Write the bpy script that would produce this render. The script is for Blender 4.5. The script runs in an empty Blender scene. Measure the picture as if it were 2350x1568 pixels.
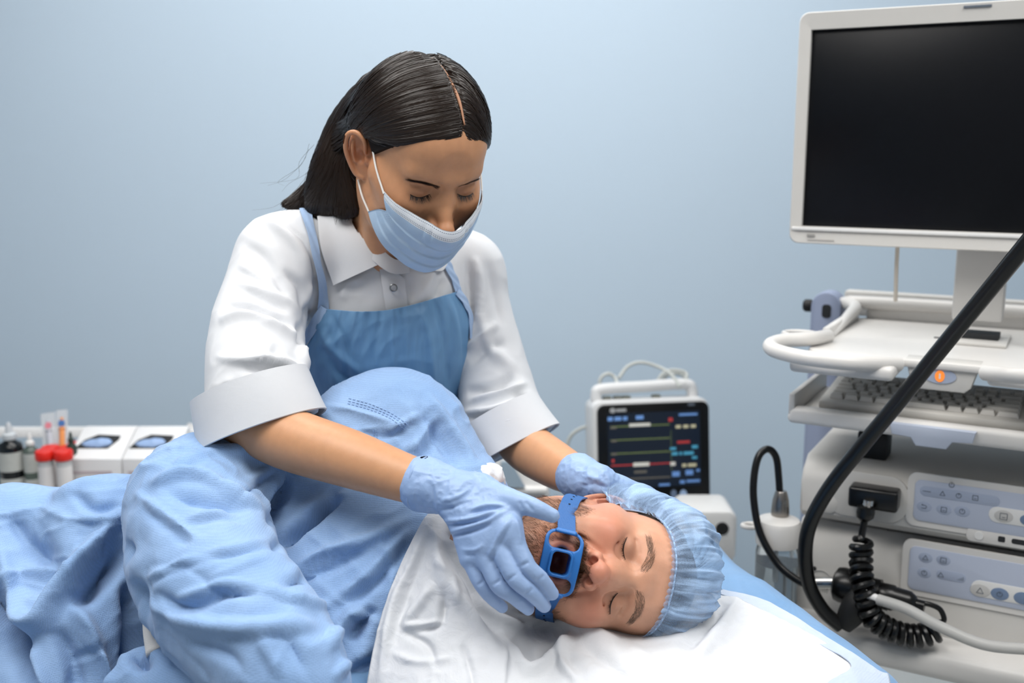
# Nurse steadying a patient's head before an endoscopy: everything is built here in mesh code.
import bpy, bmesh, math, random
import numpy as np
from mathutils import Vector, Matrix, Euler

SC = bpy.context.scene
COL = SC.collection
# ------------------------------------------------------------------ camera
F_PX = 2400.0                      # focal length for the 2350 x 1568 frame
PITCH = math.radians(10.5)         # looking slightly down
CAM = np.array([0.0, 0.0, 1.5])
FW = np.array([0, math.cos(PITCH), -math.sin(PITCH)])
UPV = np.array([0, math.sin(PITCH), math.cos(PITCH)])
RT = np.array([1.0, 0, 0])
cam_data = bpy.data.cameras.new('camera')
cam_data.sensor_fit = 'HORIZONTAL'
cam_data.sensor_width = 36.0
cam_data.lens = F_PX / 2350.0 * 36.0
cam_data.clip_start = 0.05
cam_data.dof.use_dof = True
cam_data.dof.focus_distance = 1.26
cam_data.dof.aperture_fstop = 3.8
cam = bpy.data.objects.new('camera', cam_data)
COL.objects.link(cam)
cam.location = CAM
cam.rotation_euler = (math.pi / 2 - PITCH, 0, 0)
SC.camera = cam
# ------------------------------------------------------------------ world, lights, exposure
SC.view_settings.view_transform = 'Standard'
SC.view_settings.look = 'None'
SC.view_settings.gamma = 1.0
SC.view_settings.exposure = -0.12
SC.cycles.use_denoising = True
SC.cycles.max_bounces = 4
SC.cycles.diffuse_bounces = 2
SC.cycles.glossy_bounces = 3
SC.cycles.transmission_bounces = 4
SC.cycles.transparent_max_bounces = 8
SC.cycles.use_adaptive_sampling = True
SC.cycles.adaptive_threshold = 0.04
SC.cycles.adaptive_min_samples = 12
world = bpy.data.worlds.new('world')
SC.world = world
world.use_nodes = True
world.node_tree.nodes['Background'].inputs[0].default_value = (0.93, 0.96, 1.0, 1)
world.node_tree.nodes['Background'].inputs[1].default_value = 0.32


def area_light(name, loc, target, size, size_y, power, color=(1, 1, 1)):
    l = bpy.data.lights.new(name, 'AREA')
    l.shape = 'RECTANGLE'
    l.size, l.size_y, l.energy, l.color = size, size_y, power, color
    o = bpy.data.objects.new(name, l)
    o.location = loc
    o.rotation_euler = (Vector(target) - Vector(loc)).to_track_quat('-Z', 'Y').to_euler()
    COL.objects.link(o)
    return o


CEIL_Z = 2.75
area_light('ceiling_panel_light_front', (-0.7, 0.75, CEIL_Z - 0.03), (-0.7, 0.75, 0), 1.2, 0.9, 32, (1, .97, .93))
area_light('ceiling_panel_light_side', (1.0, 0.6, CEIL_Z - 0.03), (1.0, 0.6, 0), 1.2, 0.9, 28, (1, .98, .95))
area_light('ceiling_panel_light_back', (-0.1, 2.15, CEIL_Z - 0.03), (-0.1, 2.15, 0), 2.4, 0.6, 38, (1, .98, .95))


# ------------------------------------------------------------------ helpers
def P(px, py, d):
    """world point seen at pixel (px, py) of the photograph at depth d"""
    return CAM + d * (FW + (px - 1175.0) / F_PX * RT - (py - 784.0) / F_PX * UPV)


def PZ(px, py, z):
    """world point at pixel (px, py) and height z"""
    r = FW + (px - 1175.0) / F_PX * RT - (py - 784.0) / F_PX * UPV
    return CAM + (z - CAM[2]) / r[2] * r


def proj(V):
    V = np.asarray(V, float) - CAM
    d = V @ FW
    return 1175 + F_PX * (V @ RT) / d, 784 - F_PX * (V @ UPV) / d, d


def A(*v):
    return np.array(v, float)


def unit(v):
    v = np.asarray(v, float)
    return v / (np.linalg.norm(v) + 1e-12)


def smooth01(a, b, x):
    t = np.clip((x - a) / (b - a), 0, 1)
    return t * t * (3 - 2 * t)


def rotm(euler_deg):
    return np.array(Euler([math.radians(a) for a in euler_deg], 'XYZ').to_matrix())


def frame(o, x, y, z):
    """4x4 from origin and axes"""
    M = np.eye(4)
    M[:3, 0], M[:3, 1], M[:3, 2], M[:3, 3] = x, y, z, o
    return M


def xf(M, V):
    V = np.asarray(V, float)
    return V @ M[:3, :3].T + M[:3, 3]


# ---- objects
def props(o, label=None, cat=None, group=None, kind=None):
    if label: o['label'] = label
    if cat: o['category'] = cat
    if group: o['group'] = group
    if kind: o['kind'] = kind
    return o


def thing(name, loc, label, cat, group=None):
    o = bpy.data.objects.new(name, None)
    o.empty_display_size = 0.05
    COL.objects.link(o)
    o.location = Vector([float(a) for a in loc])
    return props(o, label, cat, group)


def set_parent(o, parent):
    o.parent = parent
    if parent.type == 'EMPTY':
        o.matrix_parent_inverse = Matrix.Translation(-parent.location)


def mesh_obj(name, V, Fc, mat, parent=None, smooth=True, col=None, uv=None, angle=None):
    me = bpy.data.meshes.new(name)
    V = np.asarray(V, np.float32)
    if isinstance(Fc, np.ndarray):
        n, k = Fc.shape
        me.vertices.add(len(V)); me.vertices.foreach_set('co', V.ravel())
        me.loops.add(n * k); me.loops.foreach_set('vertex_index', Fc.astype(np.int32).ravel())
        me.polygons.add(n)
        me.polygons.foreach_set('loop_start', np.arange(0, n * k, k, dtype=np.int32))
        me.update(calc_edges=True)
        me.validate()
    else:
        me.from_pydata([tuple(map(float, v)) for v in V], [], [tuple(map(int, f)) for f in Fc])
        me.update()
    me.polygons.foreach_set('use_smooth', np.full(len(me.polygons), bool(smooth)))
    if angle is not None:
        me.set_sharp_from_angle(angle=math.radians(angle))
    if col is not None:
        at = me.color_attributes.new('Col', 'FLOAT_COLOR', 'POINT')
        c = np.ones((len(V), 4), np.float32)
        c[:, :col.shape[1]] = col
        at.data.foreach_set('color', c.ravel())
    if uv is not None:
        at = me.attributes.new('UVP', 'FLOAT_VECTOR', 'POINT')
        u = np.zeros((len(V), 3), np.float32)
        u[:, :uv.shape[1]] = uv
        at.data.foreach_set('vector', u.ravel())
    if mat is not None:
        for m in (mat if isinstance(mat, (list, tuple)) else [mat]):
            me.materials.append(m)
    o = bpy.data.objects.new(name, me)
    COL.objects.link(o)
    if parent is not None:
        set_parent(o, parent)
    return o


class MB:
    """collects simple solids into one mesh"""

    def __init__(self):
        self.V, self.F, self.M, self.n = [], [], [], 0

    def add(self, V, Fc, mi=0):
        V = np.asarray(V, float)
        self.V.append(V)
        for f in Fc:
            self.F.append([int(i) + self.n for i in f]); self.M.append(mi)
        self.n += len(V)
        return self

    def box(self, c, s, bev=0.0, M=None, seg=2, mi=0):
        V, Fc = rbox(s, bev, seg)
        V = V + np.asarray(c, float)
        if M is not None: V = xf(M, V)
        return self.add(V, Fc, mi)

    def tube(self, pts, r, seg=12, cap=True, res=0, M=None, mi=0):
        V, Fc = tube(pts, r, seg, cap, res)
        if M is not None: V = xf(M, V)
        return self.add(V, Fc, mi)

    def lathe(self, prof, seg=32, M=None, mi=0):
        V, Fc = lathe(prof, seg)
        if M is not None: V = xf(M, V)
        return self.add(V, Fc, mi)

    def prism(self, poly, z0, z1, M=None, bev=0.0, mi=0):
        V, Fc = prism(poly, z0, z1, bev)
        if M is not None: V = xf(M, V)
        return self.add(V, Fc, mi)

    def build(self, name, mat, parent=None, smooth=True, angle=40, M=None):
        V = np.concatenate(self.V)
        if M is not None: V = xf(M, V)
        o = mesh_obj(name, V, self.F, mat, parent, smooth, angle=angle)
        if any(self.M):
            o.data.polygons.foreach_set('material_index', np.array(self.M, np.int32))
        return o


def bm_out(bm):
    bm.verts.ensure_lookup_table(); bm.verts.index_update()
    V = np.array([v.co[:] for v in bm.verts]); Fc = [[v.index for v in f.verts] for f in bm.faces]
    bm.free()
    return V, Fc


_rb = {}


def rbox(s, bev=0.0, seg=2):
    key = (tuple(round(float(a), 5) for a in s), round(bev, 5), seg)
    if key not in _rb:
        bm = bmesh.new()
        bmesh.ops.create_cube(bm, size=1)
        bmesh.ops.scale(bm, vec=[float(a) for a in s], verts=bm.verts)
        if bev > 0:
            bmesh.ops.bevel(bm, geom=bm.edges[:], offset=min(bev, 0.49 * min(s)), segments=seg, profile=0.5, affect='EDGES')
        _rb[key] = bm_out(bm)
    return _rb[key]


def prism(poly, z0, z1, bev=0.0, seg=2):
    """polygon in xy extruded in z, with optional bevel of the rims"""
    bm = bmesh.new()
    vs = [bm.verts.new((float(p[0]), float(p[1]), z0)) for p in poly]
    f = bm.faces.new(vs)
    r = bmesh.ops.extrude_face_region(bm, geom=[f])
    bmesh.ops.translate(bm, vec=(0, 0, z1 - z0), verts=[e for e in r['geom'] if isinstance(e, bmesh.types.BMVert)])
    bmesh.ops.recalc_face_normals(bm, faces=bm.faces)
    if bev > 0:
        es = [e for e in bm.edges if abs(e.verts[0].co.z - e.verts[1].co.z) < 1e-6]
        bmesh.ops.bevel(bm, geom=es, offset=bev, segments=seg, profile=0.5, affect='EDGES')
    return bm_out(bm)


def rrect(w, h, r, n=6, cx=0, cy=0):
    pts = []
    for sx, sy, a0 in ((1, 1, 0), (-1, 1, 90), (-1, -1, 180), (1, -1, 270)):
        for i in range(n + 1):
            a = math.radians(a0 + 90 * i / n)
            pts.append((cx + sx * (w / 2 - r) + r * math.cos(a), cy + sy * (h / 2 - r) + r * math.sin(a)))
    return pts


def catmull(pts, n):
    pts = np.asarray(pts, float)
    if len(pts) < 3:
        t = np.linspace(0, 1, n + 1)[:, None]
        return pts[0] * (1 - t) + pts[1] * t
    Q = np.vstack([2 * pts[0] - pts[1], pts, 2 * pts[-1] - pts[-2]])
    out = []
    t = np.linspace(0, 1, n, endpoint=False)[:, None]
    for i in range(1, len(Q) - 2):
        p0, p1, p2, p3 = Q[i - 1], Q[i], Q[i + 1], Q[i + 2]
        out.append(0.5 * ((2 * p1) + (-p0 + p2) * t + (2 * p0 - 5 * p1 + 4 * p2 - p3) * t ** 2 + (-p0 + 3 * p1 - 3 * p2 + p3) * t ** 3))
    out.append(pts[-1:])
    return np.vstack(out)


def frames(pts, up=None):
    T = np.gradient(pts, axis=0)
    T /= np.linalg.norm(T, axis=1)[:, None] + 1e-12
    u = np.asarray(up, float) if up is not None else (A(0, 0, 1) if abs(T[0, 2]) < 0.9 else A(1, 0, 0))
    N = np.zeros_like(pts)
    n = unit(u - T[0] * (u @ T[0]))
    for i in range(len(pts)):
        n = unit(n - T[i] * (n @ T[i]))
        N[i] = n
    return T, N, np.cross(T, N)


def tube(pts, r, seg=12, cap=True, res=0, up=None, flat=1.0):
    pts = np.asarray(pts, float)
    r = np.broadcast_to(np.asarray(r, float), (len(pts),)).copy()
    if res:
        q = catmull(np.hstack([pts, r[:, None]]), res)
        pts, r = q[:, :3], q[:, 3]
    T, N, B = frames(pts, up)
    a = np.linspace(0, 2 * math.pi, seg, endpoint=False)
    V = pts[:, None] + r[:, None, None] * (np.cos(a)[None, :, None] * N[:, None] * flat + np.sin(a)[None, :, None] * B[:, None])
    n = len(pts)
    Fc = []
    for i in range(n - 1):
        for j in range(seg):
            k = (j + 1) % seg
            Fc.append((i * seg + j, i * seg + k, (i + 1) * seg + k, (i + 1) * seg + j))
    if cap:
        Fc.append(tuple(range(seg - 1, -1, -1))); Fc.append(tuple((n - 1) * seg + j for j in range(seg)))
    return V.reshape(-1, 3), Fc


def lathe(prof, seg=32):
    prof = np.asarray(prof, float)
    a = np.linspace(0, 2 * math.pi, seg, endpoint=False)
    V = np.stack([prof[:, 0][:, None] * np.cos(a), prof[:, 0][:, None] * np.sin(a), np.repeat(prof[:, 1][:, None], seg, 1)], -1)
    Fc = []
    n = len(prof)
    for i in range(n - 1):
        for j in range(seg):
            k = (j + 1) % seg
            Fc.append((i * seg + j, i * seg + k, (i + 1) * seg + k, (i + 1) * seg + j))
    Fc.append(tuple(range(seg - 1, -1, -1))); Fc.append(tuple((n - 1) * seg + j for j in range(seg)))
    return V.reshape(-1, 3), Fc


# ---- signed distance modelling (for bodies and cloth)
def smin(a, b, k):
    if k <= 0: return np.minimum(a, b)
    h = np.maximum(k - np.abs(a - b), 0) / k
    return np.minimum(a, b) - h * h * k * 0.25


class Sdf:
    def __init__(s, lo, hi, h):
        s.lo, s.h = np.asarray(lo, float), h
        s.n = np.ceil((np.asarray(hi, float) - s.lo) / h).astype(int) + 1
        s.ax = [(s.lo[i] + h * np.arange(s.n[i])).astype(np.float32) for i in range(3)]
        s.D = np.full(s.n, 0.06, np.float32)

    def _reg(s, lo, hi, m):
        a = np.clip(np.floor((np.asarray(lo) - m - s.lo) / s.h).astype(int), 0, s.n)
        b = np.clip(np.ceil((np.asarray(hi) + m - s.lo) / s.h).astype(int) + 1, 0, s.n)
        return tuple(slice(a[i], b[i]) for i in range(3))

    def apply(s, prim, k=0.0, op='add', pad=0.0):
        f, lo, hi = prim
        sl = s._reg(lo, hi, k + 4 * s.h + pad)
        D = s.D[sl]
        if D.size == 0: return s
        d = f(s.ax[0][sl[0]][:, None, None], s.ax[1][sl[1]][None, :, None], s.ax[2][sl[2]][None, None, :])
        if op == 'add': s.D[sl] = smin(D, d, k)
        elif op == 'cut': s.D[sl] = -smin(-D, d, k)
        elif op == 'and': s.D[sl] = -smin(-D, -d, k)
        return s

    def add(s, prim, k=0.0): return s.apply(prim, k)

    def cut(s, prim, k=0.0): return s.apply(prim, k, 'cut')

    def mesh(s, iso=0.0):
        D = s.D - iso if iso else s.D
        ins = D < 0
        nx, ny, nz = D.shape
        cnt = np.zeros((nx - 1, ny - 1, nz - 1), np.int8)
        for a in (0, 1):
            for b in (0, 1):
                for c in (0, 1):
                    cnt += ins[a:nx - 1 + a, b:ny - 1 + b, c:nz - 1 + c]
        I, J, K = np.nonzero((cnt > 0) & (cnt < 8))
        idx = np.full(cnt.shape, -1, np.int32)
        idx[I, J, K] = np.arange(len(I))
        acc = np.zeros((len(I), 3)); num = np.zeros(len(I))
        cs = [(a, b, c) for a in (0, 1) for b in (0, 1) for c in (0, 1)]
        val = {c: D[I + c[0], J + c[1], K + c[2]] for c in cs}
        for c0 in cs:
            for ax in range(3):
                if c0[ax]: continue
                c1 = list(c0); c1[ax] = 1
                v0, v1 = val[c0], val[tuple(c1)]
                m = (v0 < 0) != (v1 < 0)
                t = v0[m] / (v0[m] - v1[m])
                p = np.tile(np.array(c0, float), (m.sum(), 1)); p[:, ax] += t
                acc[m] += p; num[m] += 1
        V = s.lo + s.h * (np.stack([I, J, K], 1) + acc / num[:, None])
        Fs = []
        x = ins[:-1, 1:-1, 1:-1] != ins[1:, 1:-1, 1:-1]
        i, j, k = np.nonzero(x); j += 1; k += 1
        q = np.stack([idx[i, j - 1, k - 1], idx[i, j, k - 1], idx[i, j, k], idx[i, j - 1, k]], 1)
        fl = ~ins[i, j, k]; q[fl] = q[fl][:, ::-1]; Fs.append(q)
        y = ins[1:-1, :-1, 1:-1] != ins[1:-1, 1:, 1:-1]
        i, j, k = np.nonzero(y); i += 1; k += 1
        q = np.stack([idx[i - 1, j, k - 1], idx[i - 1, j, k], idx[i, j, k], idx[i, j, k - 1]], 1)
        fl = ~ins[i, j, k]; q[fl] = q[fl][:, ::-1]; Fs.append(q)
        z = ins[1:-1, 1:-1, :-1] != ins[1:-1, 1:-1, 1:]
        i, j, k = np.nonzero(z); i += 1; j += 1
        q = np.stack([idx[i - 1, j - 1, k], idx[i, j - 1, k], idx[i, j, k], idx[i - 1, j, k]], 1)
        fl = ~ins[i, j, k]; q[fl] = q[fl][:, ::-1]; Fs.append(q)
        Fq = np.concatenate(Fs)
        return V, Fq[(Fq >= 0).all(1)]

    def sample(s, p):
        """trilinear value at points"""
        g = np.clip((np.asarray(p, float) - s.lo) / s.h, 0, s.n - 1.001)
        i = g.astype(int); t = g - i
        out = 0
        for a in (0, 1):
            for b in (0, 1):
                for c in (0, 1):
                    w = (t[:, 0] if a else 1 - t[:, 0]) * (t[:, 1] if b else 1 - t[:, 1]) * (t[:, 2] if c else 1 - t[:, 2])
                    out = out + w * s.D[i[:, 0] + a, i[:, 1] + b, i[:, 2] + c]
        return out

    def grad(s, p, e=None):
        e = e or s.h
        g = np.stack([s.sample(p + e * np.eye(3)[i]) - s.sample(p - e * np.eye(3)[i]) for i in range(3)], 1)
        return g / (np.linalg.norm(g, axis=1)[:, None] + 1e-9)

    def snap(s, p, off=0.0, it=8):
        """move points onto the surface (offset outward by off)"""
        p = np.array(p, float)
        for _ in range(it):
            p = p - (s.sample(p) - off)[:, None] * s.grad(p) * 0.8
        return p

    def cast(s, o, dr, off=0.0, tmax=0.5):
        """march rays from o along dr to the first surface"""
        o = np.atleast_2d(np.asarray(o, float)); dr = np.asarray(dr, float)
        dr = np.broadcast_to(dr / np.linalg.norm(dr, axis=-1, keepdims=True), o.shape)
        t = np.zeros(len(o))
        for _ in range(90):
            d = s.sample(o + t[:, None] * dr) - off
            t = np.minimum(t + np.clip(d, -0.002, 0.02) * 0.7, tmax)
        return o + t[:, None] * dr, t < tmax * 0.99


def ell(c, r, R=None):
    c, r = np.asarray(c, np.float32), np.asarray(r, np.float32)
    m = max(r) if R is not None else r
    Rm = None if R is None else np.asarray(R, np.float32)

    def f(x, y, z):
        x, y, z = x - c[0], y - c[1], z - c[2]
        if Rm is not None:
            x, y, z = (Rm[0, 0] * x + Rm[1, 0] * y + Rm[2, 0] * z, Rm[0, 1] * x + Rm[1, 1] * y + Rm[2, 1] * z, Rm[0, 2] * x + Rm[1, 2] * y + Rm[2, 2] * z)
        k0 = np.sqrt((x / r[0]) ** 2 + (y / r[1]) ** 2 + (z / r[2]) ** 2)
        k1 = np.sqrt((x / r[0] ** 2) ** 2 + (y / r[1] ** 2) ** 2 + (z / r[2] ** 2) ** 2)
        return k0 * (k0 - 1) / (k1 + 1e-6)
    return f, c - m, c + m


def rc(a, b, ra, rb=None):
    rb = ra if rb is None else rb
    a, b = np.asarray(a, np.float32), np.asarray(b, np.float32)
    ba = b - a
    L = float(ba @ ba) + 1e-12
    m = max(ra, rb)

    def f(x, y, z):
        x, y, z = x - a[0], y - a[1], z - a[2]
        t = np.clip((x * ba[0] + y * ba[1] + z * ba[2]) / L, 0, 1)
        return np.sqrt((x - t * ba[0]) ** 2 + (y - t * ba[1]) ** 2 + (z - t * ba[2]) ** 2) - (ra + (rb - ra) * t)
    return f, np.minimum(a, b) - m, np.maximum(a, b) + m


def chain(S, pts, rs, k=0.0, op='add', res=4):
    """swept limb: polyline of round cones (smoothed)"""
    q = catmull(np.hstack([np.asarray(pts, float), np.asarray(rs, float)[:, None]]), res)
    prims = [rc(q[i, :3], q[i + 1, :3], q[i, 3], q[i + 1, 3]) for i in range(len(q) - 1)]

    def f(x, y, z):
        d = prims[0][0](x, y, z)
        for p in prims[1:]:
            d = np.minimum(d, p[0](x, y, z))
        return d
    lo = np.min([p[1] for p in prims], 0); hi = np.max([p[2] for p in prims], 0)
    S.apply((f, lo, hi), k, op)
    return S


def vnormals(V, Fq):
    n = np.zeros_like(V)
    a = V[Fq[:, 2]] - V[Fq[:, 0]]; b = V[Fq[:, 3 if Fq.shape[1] == 4 else 1]] - V[Fq[:, 1 if Fq.shape[1] == 4 else 0]]
    fn = np.cross(a, b) if Fq.shape[1] == 4 else np.cross(V[Fq[:, 1]] - V[Fq[:, 0]], V[Fq[:, 2]] - V[Fq[:, 0]])
    for i in range(Fq.shape[1]):
        for c in range(3):
            n[:, c] += np.bincount(Fq[:, i], fn[:, c], len(V))
    return n / (np.linalg.norm(n, axis=1)[:, None] + 1e-12)


def relax(V, Fq, it=2, w=0.5):
    deg = np.zeros(len(V))
    E = np.concatenate([Fq[:, [i, (i + 1) % Fq.shape[1]]] for i in range(Fq.shape[1])])
    deg = np.bincount(E[:, 0], minlength=len(V)) + np.bincount(E[:, 1], minlength=len(V))
    for _ in range(it):
        n = np.zeros_like(V)
        for c in range(3):
            n[:, c] = np.bincount(E[:, 0], V[E[:, 1], c], len(V)) + np.bincount(E[:, 1], V[E[:, 0], c], len(V))
        V = V + w * (n / np.maximum(deg, 1)[:, None] - V)
    return V


# value noise in numpy for cloth wrinkles
def _hash(i, j, k, s):
    n = (i * 73856093) ^ (j * 19349663) ^ (k * 83492791) ^ (s * 2654435)
    n = (n ^ (n >> 13)) & 0x7fffffff
    n = (n * 1103515245 + 12345) & 0x7fffffff
    n = (n ^ (n >> 11)) & 0xffff
    return n / 32767.5 - 1.0


def noise(p, s=0):
    p = np.asarray(p, float)
    i = np.floor(p).astype(np.int64); f = p - i
    f = f * f * f * (f * (f * 6 - 15) + 10)
    out = 0
    for a in (0, 1):
        for b in (0, 1):
            for c in (0, 1):
                w = (f[:, 0] if a else 1 - f[:, 0]) * (f[:, 1] if b else 1 - f[:, 1]) * (f[:, 2] if c else 1 - f[:, 2])
                out = out + w * _hash(i[:, 0] + a, i[:, 1] + b, i[:, 2] + c, s)
    return out


def ridged(p, s=0):
    return 1 - 2 * np.abs(noise(p, s))


def seg_dist(px, py, pl):
    """distance of pixels to polyline; returns dist, arc fraction, side"""
    pl = np.asarray(pl, float)
    L = np.concatenate([[0], np.cumsum(np.linalg.norm(np.diff(pl[:, :2], axis=0), axis=1))])
    best = np.full(px.shape, 1e9); fr = np.zeros(px.shape); sd = np.zeros(px.shape)
    for i in range(len(pl) - 1):
        a, b = pl[i, :2], pl[i + 1, :2]
        ab = b - a
        l2 = ab @ ab + 1e-9
        t = np.clip(((px - a[0]) * ab[0] + (py - a[1]) * ab[1]) / l2, 0, 1)
        dx, dy = px - a[0] - t * ab[0], py - a[1] - t * ab[1]
        d = np.hypot(dx, dy)
        m = d < best
        best[m] = d[m]; fr[m] = ((L[i] + t * math.sqrt(l2)) / L[-1])[m]
        sd[m] = np.sign(ab[0] * dy - ab[1] * dx)[m]
    return best, fr, sd


def sculpt(V, N, folds, facing=True):
    """folds pressed into cloth: (polyline in picture pixels, width px, height m, asymmetry)"""
    px, py, d = proj(V)
    view = unit_rows(CAM - V)
    w = smooth01(-0.1, 0.3, (N * view).sum(1)) if facing else 1.0
    out = np.zeros(len(V))
    for fd in folds:
        pl, wd, amp = fd[0], fd[1], fd[2]
        asym = fd[3] if len(fd) > 3 else 0.0
        pl = catmull(np.asarray(pl, float), 6) if len(pl) > 2 else np.asarray(pl, float)
        lo, hi = pl.min(0) - 4 * wd, pl.max(0) + 4 * wd
        m = np.nonzero((px > lo[0]) & (px < hi[0]) & (py > lo[1]) & (py < hi[1]))[0]
        if len(m) == 0: continue
        dd, fr, sd = seg_dist(px[m], py[m], pl)
        ww = wd * (1 + asym * sd)
        prof = np.exp(-(dd / np.maximum(ww, 1e-3)) ** 2)
        taper = np.clip(np.minimum(fr, 1 - fr) * 4, 0, 1) ** 0.7 * 0.9 + 0.1
        out[m] += amp * prof * taper
    return V + N * (out * w)[:, None]


def unit_rows(M):
    return M / (np.linalg.norm(M, axis=1)[:, None] + 1e-12)


def grid_faces(n, m, closed=False):
    i, j = np.meshgrid(np.arange(n - 1), np.arange(m - (0 if closed else 1)), indexing='ij')
    a = i * m + j; b = i * m + (j + 1) % m
    return np.stack([a, b, b + m, a + m], -1).reshape(-1, 4)


# ---- materials
class NT:
    def __init__(s, name):
        s.m = bpy.data.materials.new(name)
        s.m.use_nodes = True
        s.t = s.m.node_tree
        s.b = s.t.nodes['Principled BSDF']

    def n(s, kind, **kw):
        nd = s.t.nodes.new(kind)
        for k, v in kw.items():
            if k in nd.inputs.keys(): nd.inputs[k].default_value = v
            else: setattr(nd, k, v)
        return nd

    def l(s, a, b): s.t.links.new(a, b)

    def set(s, **kw):
        for k, v in kw.items():
            s.b.inputs[k.replace('_', ' ')].default_value = v
        return s


def srgb(h):
    h = h.lstrip('#')
    c = [int(h[i:i + 2], 16) / 255 for i in (0, 2, 4)]
    return tuple(x / 12.92 if x <= 0.04045 else ((x + 0.055) / 1.055) ** 2.4 for x in c) + (1.0,)


def mat(name, color, rough=0.5, metal=0.0, spec=0.5, noise_amt=0.0, noise_scale=30.0, bump=0.0, bump_scale=200.0,
        coat=0.0, trans=0.0, alpha=1.0, emit=None, emit_s=0.0, sheen=0.0, ior=1.45, sss=0.0):
    t = NT(name)
    c = srgb(color) if isinstance(color, str) else tuple(color)
    t.set(Base_Color=c, Roughness=rough, Metallic=metal, IOR=ior, Alpha=alpha)
    t.b.inputs['Specular IOR Level'].default_value = spec
    t.b.inputs['Coat Weight'].default_value = coat
    t.b.inputs['Transmission Weight'].default_value = trans
    if sheen: t.b.inputs['Sheen Weight'].default_value = sheen
    if sss:
        t.b.inputs['Subsurface Weight'].default_value = sss
        t.b.inputs['Subsurface Radius'].default_value = (0.01, 0.008, 0.006)
    if emit:
        t.b.inputs['Emission Color'].default_value = srgb(emit) if isinstance(emit, str) else emit
        t.b.inputs['Emission Strength'].default_value = emit_s
    tc = t.n('ShaderNodeTexCoord')
    if noise_amt:
        nz = t.n('ShaderNodeTexNoise', Scale=noise_scale, Detail=5.0)
        t.l(tc.outputs['Object'], nz.inputs['Vector'])
        mx = t.n('ShaderNodeMix', data_type='RGBA')
        mx.inputs[0].default_value = 0.5
        d = 1 - noise_amt; e = 1 + noise_amt
        mx.inputs[6].default_value = tuple(min(1, a * d) for a in c[:3]) + (1,)
        mx.inputs[7].default_value = tuple(min(1, a * e) for a in c[:3]) + (1,)
        t.l(nz.outputs['Fac'], mx.inputs[0]); t.l(mx.outputs[2], t.b.inputs['Base Color'])
    if bump:
        nz = t.n('ShaderNodeTexNoise', Scale=bump_scale, Detail=4.0)
        t.l(tc.outputs['Object'], nz.inputs['Vector'])
        bp = t.n('ShaderNodeBump', Strength=bump, Distance=0.002)
        t.l(nz.outputs['Fac'], bp.inputs['Height']); t.l(bp.outputs['Normal'], t.b.inputs['Normal'])
    return t.m


def mat_col(name, rough=0.45, sss=0.15, spec=0.4, bump=0.15, bump_scale=900.0):
    """skin-like: colour from the vertex attribute plus fine pores"""
    t = NT(name)
    at = t.n('ShaderNodeAttribute', attribute_name='Col')
    tc = t.n('ShaderNodeTexCoord')
    nz = t.n('ShaderNodeTexNoise', Scale=90.0, Detail=6.0)
    t.l(tc.outputs['Object'], nz.inputs['Vector'])
    hs = t.n('ShaderNodeHueSaturation')
    mr = t.n('ShaderNodeMapRange')
    mr.inputs[3].default_value = 0.9; mr.inputs[4].default_value = 1.1
    t.l(nz.outputs['Fac'], mr.inputs[0]); t.l(mr.outputs[0], hs.inputs['Value'])
    t.l(at.outputs['Color'], hs.inputs['Color'])
    t.l(hs.outputs['Color'], t.b.inputs['Base Color'])
    t.set(Roughness=rough)
    t.b.inputs['Specular IOR Level'].default_value = spec
    t.b.inputs['Subsurface Weight'].default_value = sss
    t.b.inputs['Subsurface Radius'].default_value = (0.012, 0.005, 0.003)
    t.b.inputs['Subsurface Scale'].default_value = 1.0
    nb = t.n('ShaderNodeTexNoise', Scale=bump_scale, Detail=3.0)
    t.l(tc.outputs['Object'], nb.inputs['Vector'])
    bp = t.n('ShaderNodeBump', Strength=bump, Distance=0.0006)
    t.l(nb.outputs['Fac'], bp.inputs['Height']); t.l(bp.outputs['Normal'], t.b.inputs['Normal'])
    return t.m
# ------------------------------------------------------------------ the room
def wall_paint(name, col, var=.03):
    t = NT(name)
    tc = t.n('ShaderNodeTexCoord')
    nz = t.n('ShaderNodeTexNoise', Scale=1.4, Detail=6.0)
    t.l(tc.outputs['Object'], nz.inputs['Vector'])
    c = srgb(col)
    mx = t.n('ShaderNodeMix', data_type='RGBA')
    mx.inputs[6].default_value = tuple(a * (1 - var) for a in c[:3]) + (1,); mx.inputs[7].default_value = tuple(a * (1 + var) for a in c[:3]) + (1,)
    t.l(nz.outputs['Fac'], mx.inputs[0]); t.l(mx.outputs[2], t.b.inputs['Base Color'])
    t.set(Roughness=.75)
    n2 = t.n('ShaderNodeTexNoise', Scale=240.0, Detail=4.0)
    t.l(tc.outputs['Object'], n2.inputs['Vector'])
    bp = t.n('ShaderNodeBump', Strength=.12, Distance=.002)
    t.l(n2.outputs['Fac'], bp.inputs['Height']); t.l(bp.outputs[0], t.b.inputs['Normal'])
    return t.m


WALL_Y = 3.05
M_WALL = wall_paint('wall_paint_blue', '#BED0E0')
props(MB().box((0, WALL_Y + .05, CEIL_Z / 2), (6.4, .1, CEIL_Z)).build('wall_back', M_WALL, angle=30), kind='structure')
props(MB().box((-3.15, .5, CEIL_Z / 2), (.1, 5.0, CEIL_Z)).build('wall_left', M_WALL, angle=30), kind='structure')
props(MB().box((3.15, .5, CEIL_Z / 2), (.1, 5.0, CEIL_Z)).build('wall_right', M_WALL, angle=30), kind='structure')
props(MB().box((0, .5, -.05), (6.4, 5.2, .1)).build('floor', mat('floor_vinyl', '#C9CCCB', .4, noise_amt=.05, noise_scale=60), angle=30), kind='structure')
props(MB().box((0, .5, CEIL_Z + .05), (6.4, 5.2, .1)).build('ceiling', wall_paint('ceiling_white', '#EDEEEE'), angle=30), kind='structure')
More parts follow.
